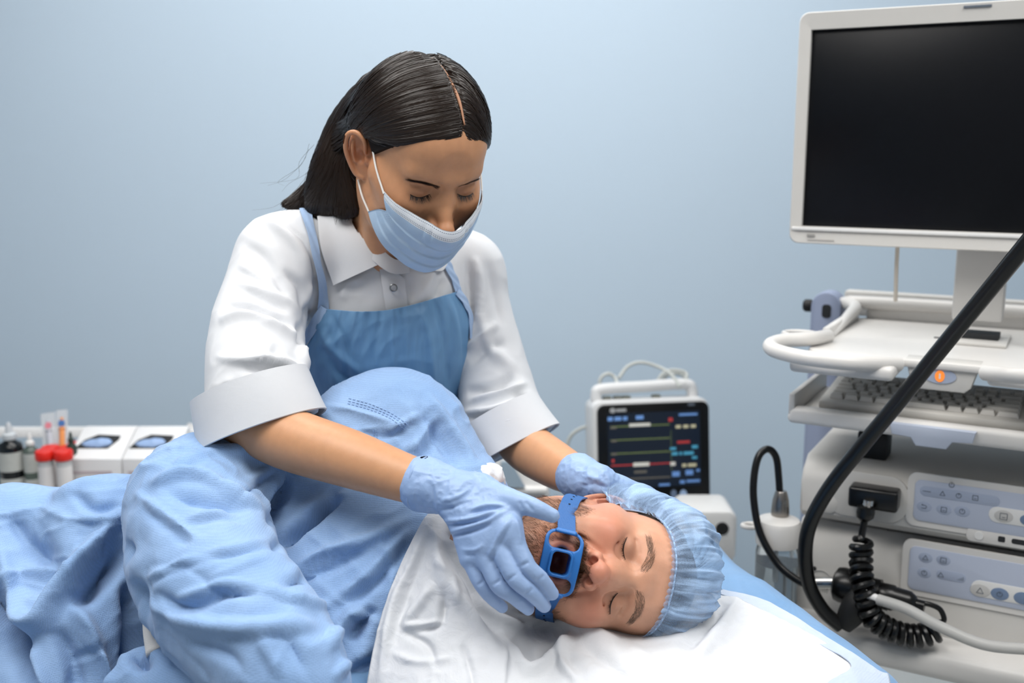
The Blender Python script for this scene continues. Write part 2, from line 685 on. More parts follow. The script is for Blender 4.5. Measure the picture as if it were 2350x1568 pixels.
# ------------------------------------------------------------------ heads (local frame: +Y out of the face, +Z crown, +X the person's right)
def head_sdf(man, h=0.0014):
    S = Sdf((-.098, -.125, -.20), (.098, .135, .135), h)
    jd = 0.022 if man else 0.0            # the patient's jaw is dropped
    s = 1.0 if man else 0.955
    jw = 1.0 if man else 0.90
    # skull
    S.add(ell((0, -.012, .036), (.0755 * s, .0945, .080)), 0)
    S.add(ell((0, .030, .045), (.063 * s, .060, .055)), .025)
    S.add(ell((0, .030, -.020), (.060 * s, .057, .062)), .03)
    for q in (-1, 1):
        S.add(ell((q * .047, .028, -.045), (.0195 * jw, .045, .040)), .03)       # cheek / masseter
        S.add(rc((q * .052 * jw, .002, -.060 - jd * .3), (q * .046 * jw, .022, -.078 - jd * .5), .019, .017), .02)
        S.add(rc((q * .046 * jw, .022, -.078 - jd * .5), (q * .016 * jw, .070, -.100 - jd), .0175, .016), .022)
        S.add(rc((q * .040, .063, -.024), (q * .063, .020, -.013), .0165 if man else .0175, .012), .022)   # cheekbone
        S.add(rc((q * .009, .0815, .0215), (q * .041, .066, .0235), .0098 if man else .0085, .0095), .014)  # brow
    S.add(ell((0, .060, -.070 - jd * .3), (.034, .031, .032 + jd * .4)), .025)     # muzzle
    S.add(ell((0, .0735, -.101 - jd), (.0215 * jw, .0165, .0165)), .018)          # chin
    S.add(ell((0, .045, -.088 - jd * .8), (.034 * jw, .035, .022)), .02)          # floor of the mouth
    # eye sockets and lids
    for q in (-1, 1):
        S.cut(ell((q * .0315, .1005, -.001), (.0195, .0235, .0125)), .016)
        S.cut(ell((q * .0165, .0965, .0005), (.0075, .015, .009)), .012)
    # nose
    nw = 1.32 if man else 1.0
    nl = .0025 if man else .0075
    S.add(rc((0, .0795 if man else .0815, .008), (0, .0935 if man else .0965, -.024), .0072 * (1.1 if man else 1), .0080 * (1.15 if man else 1)), .013)
    S.add(rc((0, .0935 if man else .0965, -.024), (0, .1020 + nl, -.0385), .0080 * (1.15 if man else 1), .0096 * (1.15 if man else 1)), .007)
    S.add(ell((0, .1040 + nl, -.0395), (.0104 * (1.2 if man else 1), .0090, .0092)), .006)
    for q in (-1, 1):
        S.add(ell((q * .0120 * nw, .0930, -.0425), (.0066 * (1.1 if man else 1), .0108, .0078)), .0060)
        S.add(ell((q * .010, .080, -.020), (.007, .010, .018)), .014)
    S.add(rc((0, .1030 + nl, -.0455), (0, .091, -.0515), .0042, .0050), .005)
    for q in (-1, 1):
        S.cut(ell((q * (.0114 if man else .0080), .1005 if man else .1030, -.0495 if man else -.0505), (.0050 if man else .0038, .0068 if man else .0060, .0100 if man else .0078), rotm((25, 0, q * -16))), .0022)
    if man:
        for q in (-1, 1):
            chain(S, [A(q * .0205, .0885, -.034), A(q * .027, .083, -.047), A(q * .034, .073, -.062)], [.0010, .0016, .0010], .007, 'cut')
            chain(S, [A(q * .017, .0835, -.010), A(q * .028, .0835, -.0175), A(q * .042, .0755, -.0165)], [.0008, .0010, .0006], .006, 'cut')
    # lids
    for q in (-1, 1):
        S.add(ell((q * .0320, .0655, -.0015), (.0150, .0160, .0118)), .006)
        S.cut(rc((q * .0195, .0830, .0058), (q * .0315, .0835, .0098), .0010, .0014), .004)
        S.cut(rc((q * .0315, .0835, .0098), (q * .0440, .0750, .0070), .0014, .0010), .004)
    # mouth
    if man:
        S.cut(ell((0, .098, -.081), (.0205, .034, .0150)), .006)
        ring = [(.0225 * math.cos(a), .0865 - .006 * abs(math.cos(a)), -.081 + .0175 * math.sin(a)) for a in np.linspace(0, 2 * math.pi, 25)]
        chain(S, ring, [.0042] * 25, .004, res=1)
    else:
        S.add(rc((-.018, .088, -.066), (.018, .088, -.066), .006, .006), .01)
    # neck
    S.add(rc((0, -.030, -.055), (0, -.045, -.19), .054 if man else .049, .056 if man else .050), .03)
    for q in (-1, 1):
        S.add(rc((q * .052, -.022, -.05), (q * .018, .015, -.19), .013, .012), .03)
    # ears
    for q in (-1, 1):
        R = rotm((12, 0, q * (16 if man else 34)))
        c = A(q * (.0685 if man else .0735), -.024 if man else -.018, -.008)
        E = lambda x, y, z: c + R @ A(q * x, y, z)
        S.add(ell(E(.004, -.003, .004), (.0048, .0165, .0295), R), .005)
        S.add(ell(E(.003, .004, -.024), (.0050, .0105, .0110), R), .005)
        rim = [E(.009, .010, .006), E(.0105, .0085, .023), E(.011, -.004, .031), E(.0115, -.0165, .024), E(.0115, -.019, .005), E(.010, -.013, -.014), E(.008, -.004, -.028), E(.006, .006, -.031)]
        S.cut(ell(E(.012, -.0035, .010), (.0060, .0105, .0185), R), .004)
        chain(S, rim, [.0022, .0030, .0033, .0034, .0034, .0032, .0036, .0036], .0025)
        chain(S, [E(.008, -.010, .018), E(.0095, -.0095, .006), E(.008, -.006, -.010)], [.002, .0028, .0025], .003)
        S.cut(ell(E(.010, .001, -.002), (.0085, .0070, .0095), R), .003)
        S.add(ell(E(.006, .0115, -.006), (.0032, .0038, .0055), R), .003)
    return S


def head_mesh(S):
    V, Fq = S.mesh()
    V0 = V
    W = relax(V, Fq, 30, .6)
    w = (smooth01(.018, .034, V[:, 2]) * smooth01(.0, .03, V[:, 1]))[:, None]
    V = V * (1 - w) + W * w
    return V, Fq


def face_paint(V, man):
    """skin tones: lips, beard shadow, flush, lids"""
    x, y, z = V[:, 0], V[:, 1], V[:, 2]
    ax = np.abs(x)
    base = A(*srgb('#D8A184' if man else '#CC9670')[:3])
    c = np.tile(base, (len(V), 1))

    def mix(col, w):
        nonlocal c
        w = np.clip(w, 0, 1)[:, None]
        c = c * (1 - w) + A(*srgb(col)[:3]) * w

    g = lambda cx, cy, cz, rx, ry, rz: np.exp(-(((ax - cx) / rx) ** 2 + ((y - cy) / ry) ** 2 + ((z - cz) / rz) ** 2))
    if man:
        mix('#C87660', .7 * g(.045, .06, -.03, .03, .05, .022))       # cheeks
        mix('#CB7C66', .75 * g(0, .105, -.04, .02, .02, .016))          # nose
        mix('#AE8068', .6 * g(.028, .08, .0, .022, .03, .013))          # lids
        mix('#E0AC90', .5 * g(0, .09, .05, .05, .05, .03))
        mix('#B0705F', .8 * g(.075, -.02, -.005, .02, .03, .03))
        # beard skin
        w = smooth01(-.046, -.058, z) * smooth01(-.005, .02, y + .25 * np.minimum(z + .05, 0))
        w = w * (1 - g(.046, .07, -.048, .016, .04, .012))
        mix('#9A6C52', .55 * w)
        mix('#B06055', g(.0, .092, -.081, .026, .016, .021) ** .5 * (y > .07) * .85)
        mix('#6E2C2A', smooth01(.079, .068, y) * g(0, .06, -.081, .021, .1, .0155) ** .4 * (z > -.105) * (z < -.06) * (ax < .022))
    else:
        mix('#BE7E5A', .45 * g(.045, .06, -.03, .03, .05, .022))
        mix('#C07F5C', .5 * g(0, .105, -.04, .02, .02, .016))
        mix('#A87354', .55 * g(.032, .08, .0, .019, .03, .011))
        mix('#D39B74', .5 * g(0, .09, .05, .05, .05, .03))
        mix('#B56F4E', .7 * g(.075, -.02, -.005, .02, .03, .03))
        mix('#A55A4C', g(0, .09, -.068, .024, .02, .009))
    # nostril insides
    mix('#94503F', g(.0103 if man else .0068, .0985, -.0490, .0040, .0055, .0036) * 1.0)
    return c


def hair_strips(rng, roots, dirs, lens, normals, width, lift=.3, curl=.15, seg=3):
    """short hairs as thin tapering triangular blades"""
    n = len(roots)
    V = np.zeros((n, (seg + 1) * 2, 3))
    side = np.cross(dirs, normals); side = unit_rows(side)
    for i in range(seg + 1):
        t = i / seg
        p = roots + dirs * (lens * t)[:, None] + normals * (lens * lift * t * (1 - curl * t))[:, None]
        w = width * (1 - .85 * t)
        V[:, 2 * i] = p - side * w[:, None]; V[:, 2 * i + 1] = p + side * w[:, None]
    base = (np.arange(n) * (seg + 1) * 2)[:, None]
    Fs = [np.concatenate([base + 2 * i, base + 2 * i + 1, base + 2 * i + 3, base + 2 * i + 2], 1) for i in range(seg)]
    return V.reshape(-1, 3), np.concatenate(Fs)


def surf_points(rng, V, Fq, w, n):
    """random points on the mesh, density by vertex weight"""
    fw = w[Fq].mean(1)
    a = .5 * np.linalg.norm(np.cross(V[Fq[:, 2]] - V[Fq[:, 0]], V[Fq[:, 3]] - V[Fq[:, 1]]), axis=1) * fw
    i = rng.choice(len(Fq), n, p=a / a.sum())
    u, v = rng.random((2, n, 1))
    q = V[Fq[i]]
    return q[:, 0] * (1 - u) * (1 - v) + q[:, 1] * u * (1 - v) + q[:, 2] * u * v + q[:, 3] * (1 - u) * v


def lash_line(S, q, n=26):
    """closed lid edge in head space: points on the lid surface"""
    t = np.linspace(0, 1, n)
    x = q * (.0195 + .0255 * t); z = -.0035 - .0040 * np.sin(t * math.pi) - .002 * t
    o = np.stack([x, np.full(n, .125), z], 1)
    p, _ = S.cast(o, A(0, -1, 0), 0.0, .12)
    return p
# ------------------------------------------------------------------ the patient
RNG = np.random.default_rng(7)


def head_pose(pix, d, local, crown2d, tip, yaw):
    """head matrix: local point seen at pixel/depth, crown direction in the picture (right, down), tipped back, turned"""
    p = P(pix[0], pix[1], d)
    c = unit(CAM - p)
    a = unit(RT - c * (RT @ c)); b = np.cross(c, a)
    cr = unit(crown2d)
    u0 = cr[0] * a - cr[1] * b
    f0 = c
    r0 = np.cross(f0, u0)
    t, y = math.radians(tip), math.radians(yaw)
    f = math.cos(t) * f0 + math.sin(t) * u0
    u = math.cos(t) * u0 - math.sin(t) * f0
    f, r = math.cos(y) * f - math.sin(y) * r0, math.cos(y) * r0 + math.sin(y) * f
    M = frame(p, r, f, u)
    M[:3, 3] = p - M[:3, :3] @ np.asarray(local, float)
    return M


MH = head_pose((1436, 1326), 1.205, (0, .086, 0), (.976, .217), 20, 4)
M_SKIN = mat_col('skin_patient', rough=.42, sss=.12)
MS = head_sdf(True, .0013)
mv, mf = head_mesh(MS)
mcol = face_paint(mv, True)
# scalp under the cap: short dark hair colour
sk = smooth01(.052, .062, mv[:, 2] + .35 * np.minimum(mv[:, 1] - .06, 0) * -1 * 0 + (.9 * np.maximum(.05 - mv[:, 1], 0)) - .12 * (np.abs(mv[:, 0]) < .03)*0)
sk = sk * (mv[:, 2] > -.055 + .2 * (mv[:, 1] + .06)) * (1 - ((np.abs(mv[:, 0]) > .066) & (np.abs(mv[:, 1] + .018) < .03) & (mv[:, 2] < .026)))
sk = np.where(mv[:, 1] < -.045, (mv[:, 2] > -.075).astype(float), sk)
mcol = mcol * (1 - sk[:, None]) + A(*srgb('#2A1D17')[:3]) * sk[:, None]
man_parts_v, man_parts_f, man_parts_c = [xf(MH, mv)], [mf], [mcol]
MAN = thing('person', (P(900, 1230, 1.3)[0], P(900, 1230, 1.3)[1], .86),
            'bearded patient lying on his side in a blue gown with closed eyes', 'person')


def man_surface(px, py, off=0.0005):
    """points of the patient's head seen at picture pixels"""
    R = np.stack([FW + (x - 1175.0) / F_PX * RT - (y - 784.0) / F_PX * UPV for x, y in zip(px, py)])
    Mi = np.linalg.inv(MH)
    o = xf(Mi, CAM[None] + R * 1.02)
    d = R @ Mi[:3, :3].T
    p, hit = MS.cast(o, d, off, .4)
    return p, hit


# --- beard, moustache, brows, lashes
def beard_weight(V):
    x, y, z = np.abs(V[:, 0]), V[:, 1], V[:, 2]
    ear = (x > .0685) | ((x > .060) & (y < -.012))
    up = -.053 - .50 * np.maximum(x - .018, 0)
    up = np.maximum(up, -.066 - .05 * (.06 - x))
    up = up + 1.6 * np.maximum(x - .052, 0)
    w = smooth01(up + .003, up - .007, z) * smooth01(-.03, -.005, y + .25 * (z + .1)) * (z > -.165)
    must = np.exp(-((x / .027) ** 4 + ((z + .0585) / .0068) ** 4)) * (y > .06)
    side = smooth01(.052, .060, x) * smooth01(.035, .022, y) * smooth01(-.02, -.008, y) * (z < .012) * (z > -.08)
    w = np.maximum(np.maximum(w * .28, must * 1.9), side * .2)
    mouth = np.exp(-((x / .027) ** 4 + ((z + .083) / .0190) ** 4))
    w = w * (1 - np.clip(1.6 * mouth, 0, 1))
    return np.clip(w, 0, 2) * (~ear)


MN = vnormals(mv, mf)
bw = beard_weight(mv) * (.35 + .65 * smooth01(-.2, .2, noise(mv * 70, 3) + .35))
bp = surf_points(RNG, mv, mf, bw, 13000)
bn = MS.grad(bp)
flow = np.stack([np.sign(bp[:, 0]) * .35 + RNG.normal(0, .35, len(bp)), .15 + RNG.normal(0, .25, len(bp)), -1 + RNG.normal(0, .3, len(bp))], 1)
flow = unit_rows(flow - bn * (flow * bn).sum(1)[:, None])
ln = RNG.uniform(.004, .0105, len(bp)) * np.where(bp[:, 2] > -.045, .5, 1)
hv, hf = hair_strips(RNG, bp, flow, ln, bn, np.full(len(bp), .00012), .45)
M_BEARD = mat('beard_hair', '#503622', .5, noise_amt=.5, noise_scale=60)
M_DARKHAIR = mat('dark_hair', '#1F1512', .45)
mesh_obj('beard', xf(MH, hv), hf, M_BEARD, MAN, False)


def brow_hair(S, man, n, M, name, parent, matl):
    for q in (-1, 1):
        t = RNG.random(n)
        if man:
            x = q * (.010 + .040 * t); zc = .0165 + .010 * np.sin(np.clip(t * 1.25, 0, 1) * math.pi * .62) - .004 * t
            wd = .0062 * (1 - .45 * t) * (.5 + .5 * np.minimum(t * 5, 1))
        else:
            x = q * (.0125 + .036 * t); zc = .0105 + .0062 * np.sin(np.clip(t * 1.2, 0, 1) * math.pi * .66) - .0025 * t
            wd = .0034 * (1 - .7 * t) + .0004
        z = zc + wd * RNG.uniform(-1, 1, n)
        o = np.stack([x, np.full(n, .125), z], 1)
        p, _ = S.cast(o, A(0, -1, 0), 0, .12)
        nn = S.grad(p)
        dr = np.stack([np.full(n, q * 1.0), np.full(n, 0.0), (.75 - 1.25 * t if man else .12 - .5 * t) + RNG.normal(0, .2 if man else .1, n)], 1)
        dr = unit_rows(dr - nn * (dr * nn).sum(1)[:, None])
        v, f = hair_strips(RNG, p, dr, RNG.uniform(.005, .010, n), nn, np.full(n, .00010), .16)
        mesh_obj(name, xf(M, v), f, matl, parent, False)


brow_hair(MS, True, 320, MH, 'eyebrow', MAN, mat('brow_hair', '#705A4A', .55))


def lashes(S, M, n, parent, matl, length, down):
    for q in (-1, 1):
        L = lash_line(S, q, 40)
        g = S.grad(L)
        mb = MB()
        mb.tube(L + g * .0002, np.concatenate([np.linspace(.0003, .0008, 20), np.linspace(.0008, .0003, 20)]), 6)
        t = np.sort(RNG.random(n)) * 38.9
        i = t.astype(int); fr = (t - i)[:, None]
        p = L[i] * (1 - fr) + L[i + 1] * fr
        nn = g[i]
        dr = np.stack([q * (.5 * (t / 39 - .35)), np.full(n, .75), np.full(n, -down)], 1) + RNG.normal(0, .12, (n, 3))
        v, f = hair_strips(RNG, p, unit_rows(dr), RNG.uniform(.7, 1.1, n) * length, A(0, 0, -1)[None] * np.ones((n, 1)), np.full(n, .00022), .1)
        mb.add(v, f.tolist())
        mb.build('eyelashes', matl, parent, False, None, M)


lashes(MS, MH, 60, MAN, M_DARKHAIR, .0062, .55)

# --- short hair at the nape and sideburn
nw = ((mv[:, 1] < -.02 + .25 * (mv[:, 2] + .06)) & (mv[:, 2] > -.085) & (mv[:, 2] < .03) & (np.abs(mv[:, 0]) < .070)).astype(float)
np_ = surf_points(RNG, mv, mf, nw + 1e-9, 3500)
nn_ = MS.grad(np_)
fl = unit_rows(np.stack([RNG.normal(0, .2, 3500), -.5 + RNG.normal(0, .2, 3500), -1 + RNG.normal(0, .2, 3500)], 1))
v, f = hair_strips(RNG, np_, fl, RNG.uniform(.006, .013, 3500), nn_, np.full(3500, .0002), .5)
mesh_obj('nape_hair', xf(MH, v), f, M_DARKHAIR, MAN, False)


# --- hair under the cap
HS = Sdf((-.1, -.13, -.06), (.1, .1, .14), .003)
HS.add(ell((0, -.018, .036), (.083, .094, .082)), 0)
HS.apply(((lambda x, y, z: .054 - z + .55 * np.minimum(y - .05, 0) + 0 * x), A(-.2, -.2, -.2), A(.2, .2, .2)), .006, 'and')
v, f = HS.mesh()
v = v + unit_rows(v - A(0, -.018, .03)) * (.0035 * ridged(v * A(60, 25, 25), 4))[:, None]
mesh_obj('hair', xf(MH, v), f, mat('short_hair', '#241A15', .5, noise_amt=.4, noise_scale=300, bump=.6, bump_scale=400), MAN)


# --- bouffant cap
def cap_mesh():
    nu, nv = 420, 92
    ph = np.linspace(0, 2 * math.pi, nu, endpoint=False)
    zb = .0575 * np.cos(ph / 2) ** 4 + .022 * np.sin(ph) ** 2 - .040 * np.sin(ph / 2) ** 6
    zb = zb - .026 * np.clip(np.sin(ph), 0, 1) ** 2 * smooth01(.45, -.25, np.cos(ph))
    hx, hy = np.sin(ph), np.cos(ph)
    o = np.stack([hx * .096, hy * .12 - .010, zb], 1)
    cen = np.stack([0 * hx, 0 * hy - .01, zb], 1)
    B, _ = MS.cast(o, cen - o, .0022, .12)
    C = A(0, -.012, .045)
    pole = A(.006, -.050, .1225)
    rows, band = [], []
    vs = np.concatenate([[-.09, -.06, -.035, -.012], np.linspace(0, 1, nv - 4) ** 1.05])
    dB = B - C; rB = np.linalg.norm(dB, axis=1); dB = dB / rB[:, None]
    dP = unit(pole - C); rP = np.linalg.norm(pole - C)
    ang = np.arccos(np.clip(dB @ dP, -1, 1))
    uvs = []
    for v in vs:
        vv = max(v, 0)
        s = np.sin(ang)
        d = (np.sin((1 - vv) * ang) / s)[:, None] * dB + (np.sin(vv * ang) / s)[:, None] * dP[None]
        r = rB * (1 - vv) + rP * vv
        side = np.clip(hx, -1, 1)                       # looser on the upper side and at the back
        puff = (.007 + .019 * np.clip(side, 0, 1) * (1 - .5 * vv) + .004 * np.clip(-hy, 0, 1) - .001 * np.clip(-side, 0, 1)) * np.sin(math.pi * min(vv * 1.02 + .02, 1)) ** .55
        amp = .0085 * np.sin(math.pi * min(vv * .86 + .06, 1)) ** .8 * (.35 + .65 * math.exp(-vv * 1.1))
        q = np.stack([np.cos(ph) * 5.6 + 0 * vv, np.sin(ph) * 5.6, np.full(nu, vv * 1.5)], 1)
        wr = ridged(q * 1.15, 1) * .75 + ridged(q * 2.4 + 3, 2) * .5 + ridged(np.stack([q[:, 0] * .45, q[:, 1] * .45, np.full(nu, vv * 7.0)], 1) + 8, 5) * .45
        r = r + puff + amp * wr
        p = C + d * r[:, None]
        if v < .02:
            k = (.02 - v) / .11
            out = np.stack([hx, hy, 0 * hx], 1)
            dn = np.stack([0 * hx, 0 * hx, -np.ones(nu)], 1)
            sc = np.abs(np.sin(ph * 34)) * 2 - 1
            p = B + out * (.0012 + .0030 * k + .0030 * k * sc)[:, None] + dn * (.0075 * k + .0026 * k * sc)[:, None] + unit_rows(dP - dB) * (.002)
            if v == 0: p = B + out * .0012 + out * (.0007 * sc)[:, None]
        rows.append(p)
        uvs.append(np.stack([ph / 6.2832, np.full(nu, v), wr], 1))
    V = np.concatenate(rows)
    return V, grid_faces(len(vs), nu, True)[:, ::-1], np.concatenate(uvs), B


def cap_material():
    t = NT('cap_nonwoven')
    t.set(Base_Color=srgb('#A9C6EA'), Roughness=.75)
    t.b.inputs['Specular IOR Level'].default_value = .25
    at = t.n('ShaderNodeAttribute', attribute_name='UVP')
    mp = t.n('ShaderNodeMapping'); mp.inputs['Scale'].default_value = (150, 5, 1)
    nz = t.n('ShaderNodeTexNoise', Scale=1.0, Detail=4.0)
    t.l(at.outputs['Vector'], mp.inputs['Vector']); t.l(mp.outputs[0], nz.inputs['Vector'])
    tc = t.n('ShaderNodeTexCoord')
    n2 = t.n('ShaderNodeTexNoise', Scale=1400.0, Detail=2.0)
    t.l(tc.outputs['Object'], n2.inputs['Vector'])
    ad = t.n('ShaderNodeMath', operation='MULTIPLY'); t.l(nz.outputs['Fac'], ad.inputs[0]); t.l(n2.outputs['Fac'], ad.inputs[1])
    mr = t.n('ShaderNodeMapRange')
    mr.inputs[1].default_value = .12; mr.inputs[2].default_value = .42; mr.inputs[3].default_value = .22; mr.inputs[4].default_value = .70
    t.l(ad.outputs[0], mr.inputs[0])
    sp = t.n('ShaderNodeSeparateXYZ'); t.l(at.outputs['Vector'], sp.inputs[0])
    rg = t.n('ShaderNodeMapRange'); rg.inputs[1].default_value = .35; rg.inputs[2].default_value = 1.3; rg.inputs[4].default_value = .45
    t.l(sp.outputs[2], rg.inputs[0])
    al = t.n('ShaderNodeMath', operation='ADD', use_clamp=True); t.l(mr.outputs[0], al.inputs[0]); t.l(rg.outputs[0], al.inputs[1])
    t.l(al.outputs[0], t.b.inputs['Alpha'])
    bp = t.n('ShaderNodeBump', Strength=.5, Distance=.002)
    t.l(nz.outputs['Fac'], bp.inputs['Height']); t.l(bp.outputs[0], t.b.inputs['Normal'])
    return t.m


cv, cf, cuv, CAPB = cap_mesh()
cap = mesh_obj('bouffant_cap', xf(MH, cv), cf, cap_material(), MAN, uv=cuv)
cap['label'] = 'sheer blue bouffant cap with ruffled elastic edge'
v, f = tube(np.vstack([CAPB, CAPB[:1]]), .0011, 8, False)
mesh_obj('elastic_band', xf(MH, v), f, mat('elastic_band', '#A9C6EA', .8), cap)


# --- bite block held in the mouth
def bite_block():
    S = Sdf((-.045, -.03, -.03), (.045, .035, .03), .0008)

    def rect(cx, cz, hw, hh, r, y0, y1):
        def f(x, y, z):
            qx, qz = np.abs(x - cx) - hw + r, np.abs(z - cz) - hh + r
            d2 = np.sqrt(np.maximum(qx, 0) ** 2 + np.maximum(qz, 0) ** 2) + np.minimum(np.maximum(qx, qz), 0) - r
            dy = np.maximum(y0 - y, y - y1)
            return np.sqrt(np.maximum(d2, 0) ** 2 + np.maximum(dy, 0) ** 2) + np.minimum(np.maximum(d2, dy), 0)
        return f, A(cx - hw, y0, cz - hh), A(cx + hw, y1, cz + hh)
    S.add(rect(0, 0, .0365, .0225, .012, -.0018, .0018), 0)
    for q in (-1, 1):
        S.cut(rect(q * .0245, 0, .0085, .0180, .0075, -.01, .01), .001)
    S.add(rect(0, 0, .0155, .0135, .007, -.024, .0050), .002)
    S.cut(rect(0, 0, .0125, .0105, .0055, -.05, .05), .001)
    for q in (-1, 1):
        S.add(rc((q * .036, .0035, -.010), (q * .036, .0035, .010), .0026), .002)
    V, Fq = S.mesh()
    V = relax(V, Fq, 3)
    V[:, 1] -= 7.0 * V[:, 0] ** 2
    return V, Fq


bt, bf = bite_block()
MBITE = MH @ frame(A(0, .0965, -.0835), rotm((-9, 0, 0)) @ A(1, 0, 0), rotm((-9, 0, 0)) @ A(0, 1, 0), rotm((-9, 0, 0)) @ A(0, 0, 1))
BITE = thing('bite_block', MBITE[:3, 3], 'bright blue plastic bite block with square airway in the patient\'s mouth', 'bite block')
M_BITE = mat('bite_plastic', '#2F74C0', .32, spec=.5, noise_amt=.06)
mesh_obj('mouth_frame', xf(MBITE, bt), bf, M_BITE, BITE)
M_STRAP = mat('strap_rubber', '#2F66A8', .5, bump=.2, bump_scale=500)


def ribbon(pts, side, width, thick, res=8):
    """flat band through pts; side = width direction per point"""
    q = catmull(np.hstack([np.asarray(pts, float), np.asarray(side, float)]), res)
    p, s = q[:, :3], q[:, 3:]
    T = unit_rows(np.gradient(p, axis=0))
    s = unit_rows(s - T * (s * T).sum(1)[:, None])
    n = np.cross(T, s)
    w = np.asarray(width) / 2
    ring = [p - s * w - n * thick, p + s * w - n * thick, p + s * w + n * thick, p - s * w + n * thick]
    V = np.stack(ring, 1).reshape(-1, 3)
    m = len(p)
    Fc = grid_faces(m, 4, True)
    return V, np.vstack([Fc, [[3, 2, 1, 0]], [[4 * m - 4, 4 * m - 3, 4 * m - 2, 4 * m - 1]]])


def strap(q):
    t = np.linspace(0, 1, 9)
    ang = np.radians(38 + 92 * t)
    o = np.stack([q * np.sin(ang) * .12, np.cos(ang) * .13, -.082 + .058 * t - .008 * np.sin(t * math.pi)], 1)
    cen = np.stack([0 * t, 0 * t + .015, o[:, 2]], 1)
    p, _ = MS.cast(o, cen - o, .0028, .12)
    g = MS.grad(p)
    first = xf(np.linalg.inv(MH) @ MBITE, A(q * .0365, -.0075, 0)[None])
    p = np.vstack([first, p[1:]])
    side = np.tile(A(0, .1, 1), (len(p), 1))
    V, Fc = ribbon(p, side, .021, .0009)
    s = mesh_obj('head_strap', xf(MH, V), Fc, M_STRAP, BITE, True, angle=40)
    mb = MB()
    n = np.cross(np.gradient(p, axis=0), side)
    for k in (2, 3, 4, 5):
        gk = g[k]
        V, Fc = lathe([(.0013, -.0002), (.0013, .0006)], 10)
        zz = unit(gk); xx = unit(np.cross(zz, A(0, 0, 1))); yy = np.cross(zz, xx)
        mb.add(xf(frame(p[k] + zz * .0009, xx, yy, zz), V), Fc)
    mb.build('strap_hole_discs', mat('strap_hole_dark', '#12263f', .8), s, M=MH)  # flat dark discs for holes; the shade inside them is put into the colour


strap(1); strap(-1)
# ------------------------------------------------------------------ the patient's body and gown
def pts(*rows):
    return np.array([P(*r) for r in rows])


# body under the gown (neck, shoulders, trunk, arm) joined with the head into one skin mesh
BS = Sdf((-.78, .98, .80), (.12, 1.62, 1.24), .005)
neck_top = xf(MH, A(0, -.03, -.06)[None])[0]
chain(BS, np.vstack([neck_top[None], xf(MH, A(0, -.045, -.17)[None]), pts((960, 1190, 1.37))]), [.050, .052, .055], 0)
chain(BS, pts((960, 1180, 1.38), (760, 1230, 1.42), (420, 1290, 1.47), (60, 1330, 1.50)), [.065, .09, .085, .08], .03)
chain(BS, pts((880, 1000, 1.42), (620, 1125, 1.375), (420, 1190, 1.27), (520, 1350, 1.14), (640, 1500, 1.07)), [.055, .048, .042, .036, .028], .02)
# resting hand beyond the sleeve
HW = P(690, 1588, 1.043)
hd = unit(A(.50, -.55, -.42)); hl = unit(np.cross(hd, A(0, 0, 1))); hu = np.cross(hl, hd)
HP = lambda a, b, c: HW + hd * a + hl * b + hu * c
HN = Sdf(HW - .16, HW + .20, .003)
chain(HN, [HW - hd * .07, HW, HP(.03, 0, 0)], [.030, .026, .024], 0)
for k, (b, ln) in enumerate(((-.030, .070), (-.010, .080), (.011, .075), (.030, .060))):
    HN.add(rc(HP(.015, b * .5, 0), HP(.085, b, .002), .016, .011), .014)
    chain(HN, [HP(.085, b, .002), HP(.085 + ln * .45, b * 1.12, -.004), HP(.085 + ln * .75, b * 1.15, -.018), HP(.085 + ln * .92, b * 1.15, -.034)], [.0105, .0098, .0086, .0072], .005)
chain(HN, [HP(.02, -.022, -.006), HP(.050, -.045, -.014), HP(.078, -.056, -.024), HP(.100, -.058, -.034)], [.016, .0125, .0105, .008], .010)
v, f = BS.mesh()
hv2, hf2 = HN.mesh()
f = np.vstack([f, hf2 + len(v)]); v = np.vstack([v, hv2])
man_parts_v.append(v); man_parts_f.append(f + len(mv)); man_parts_c.append(np.tile(A(*srgb('#D09A7C')[:3]), (len(v), 1)))
body = mesh_obj('body', np.vstack(man_parts_v), np.vstack(man_parts_f), M_SKIN, MAN, col=np.vstack(man_parts_c))


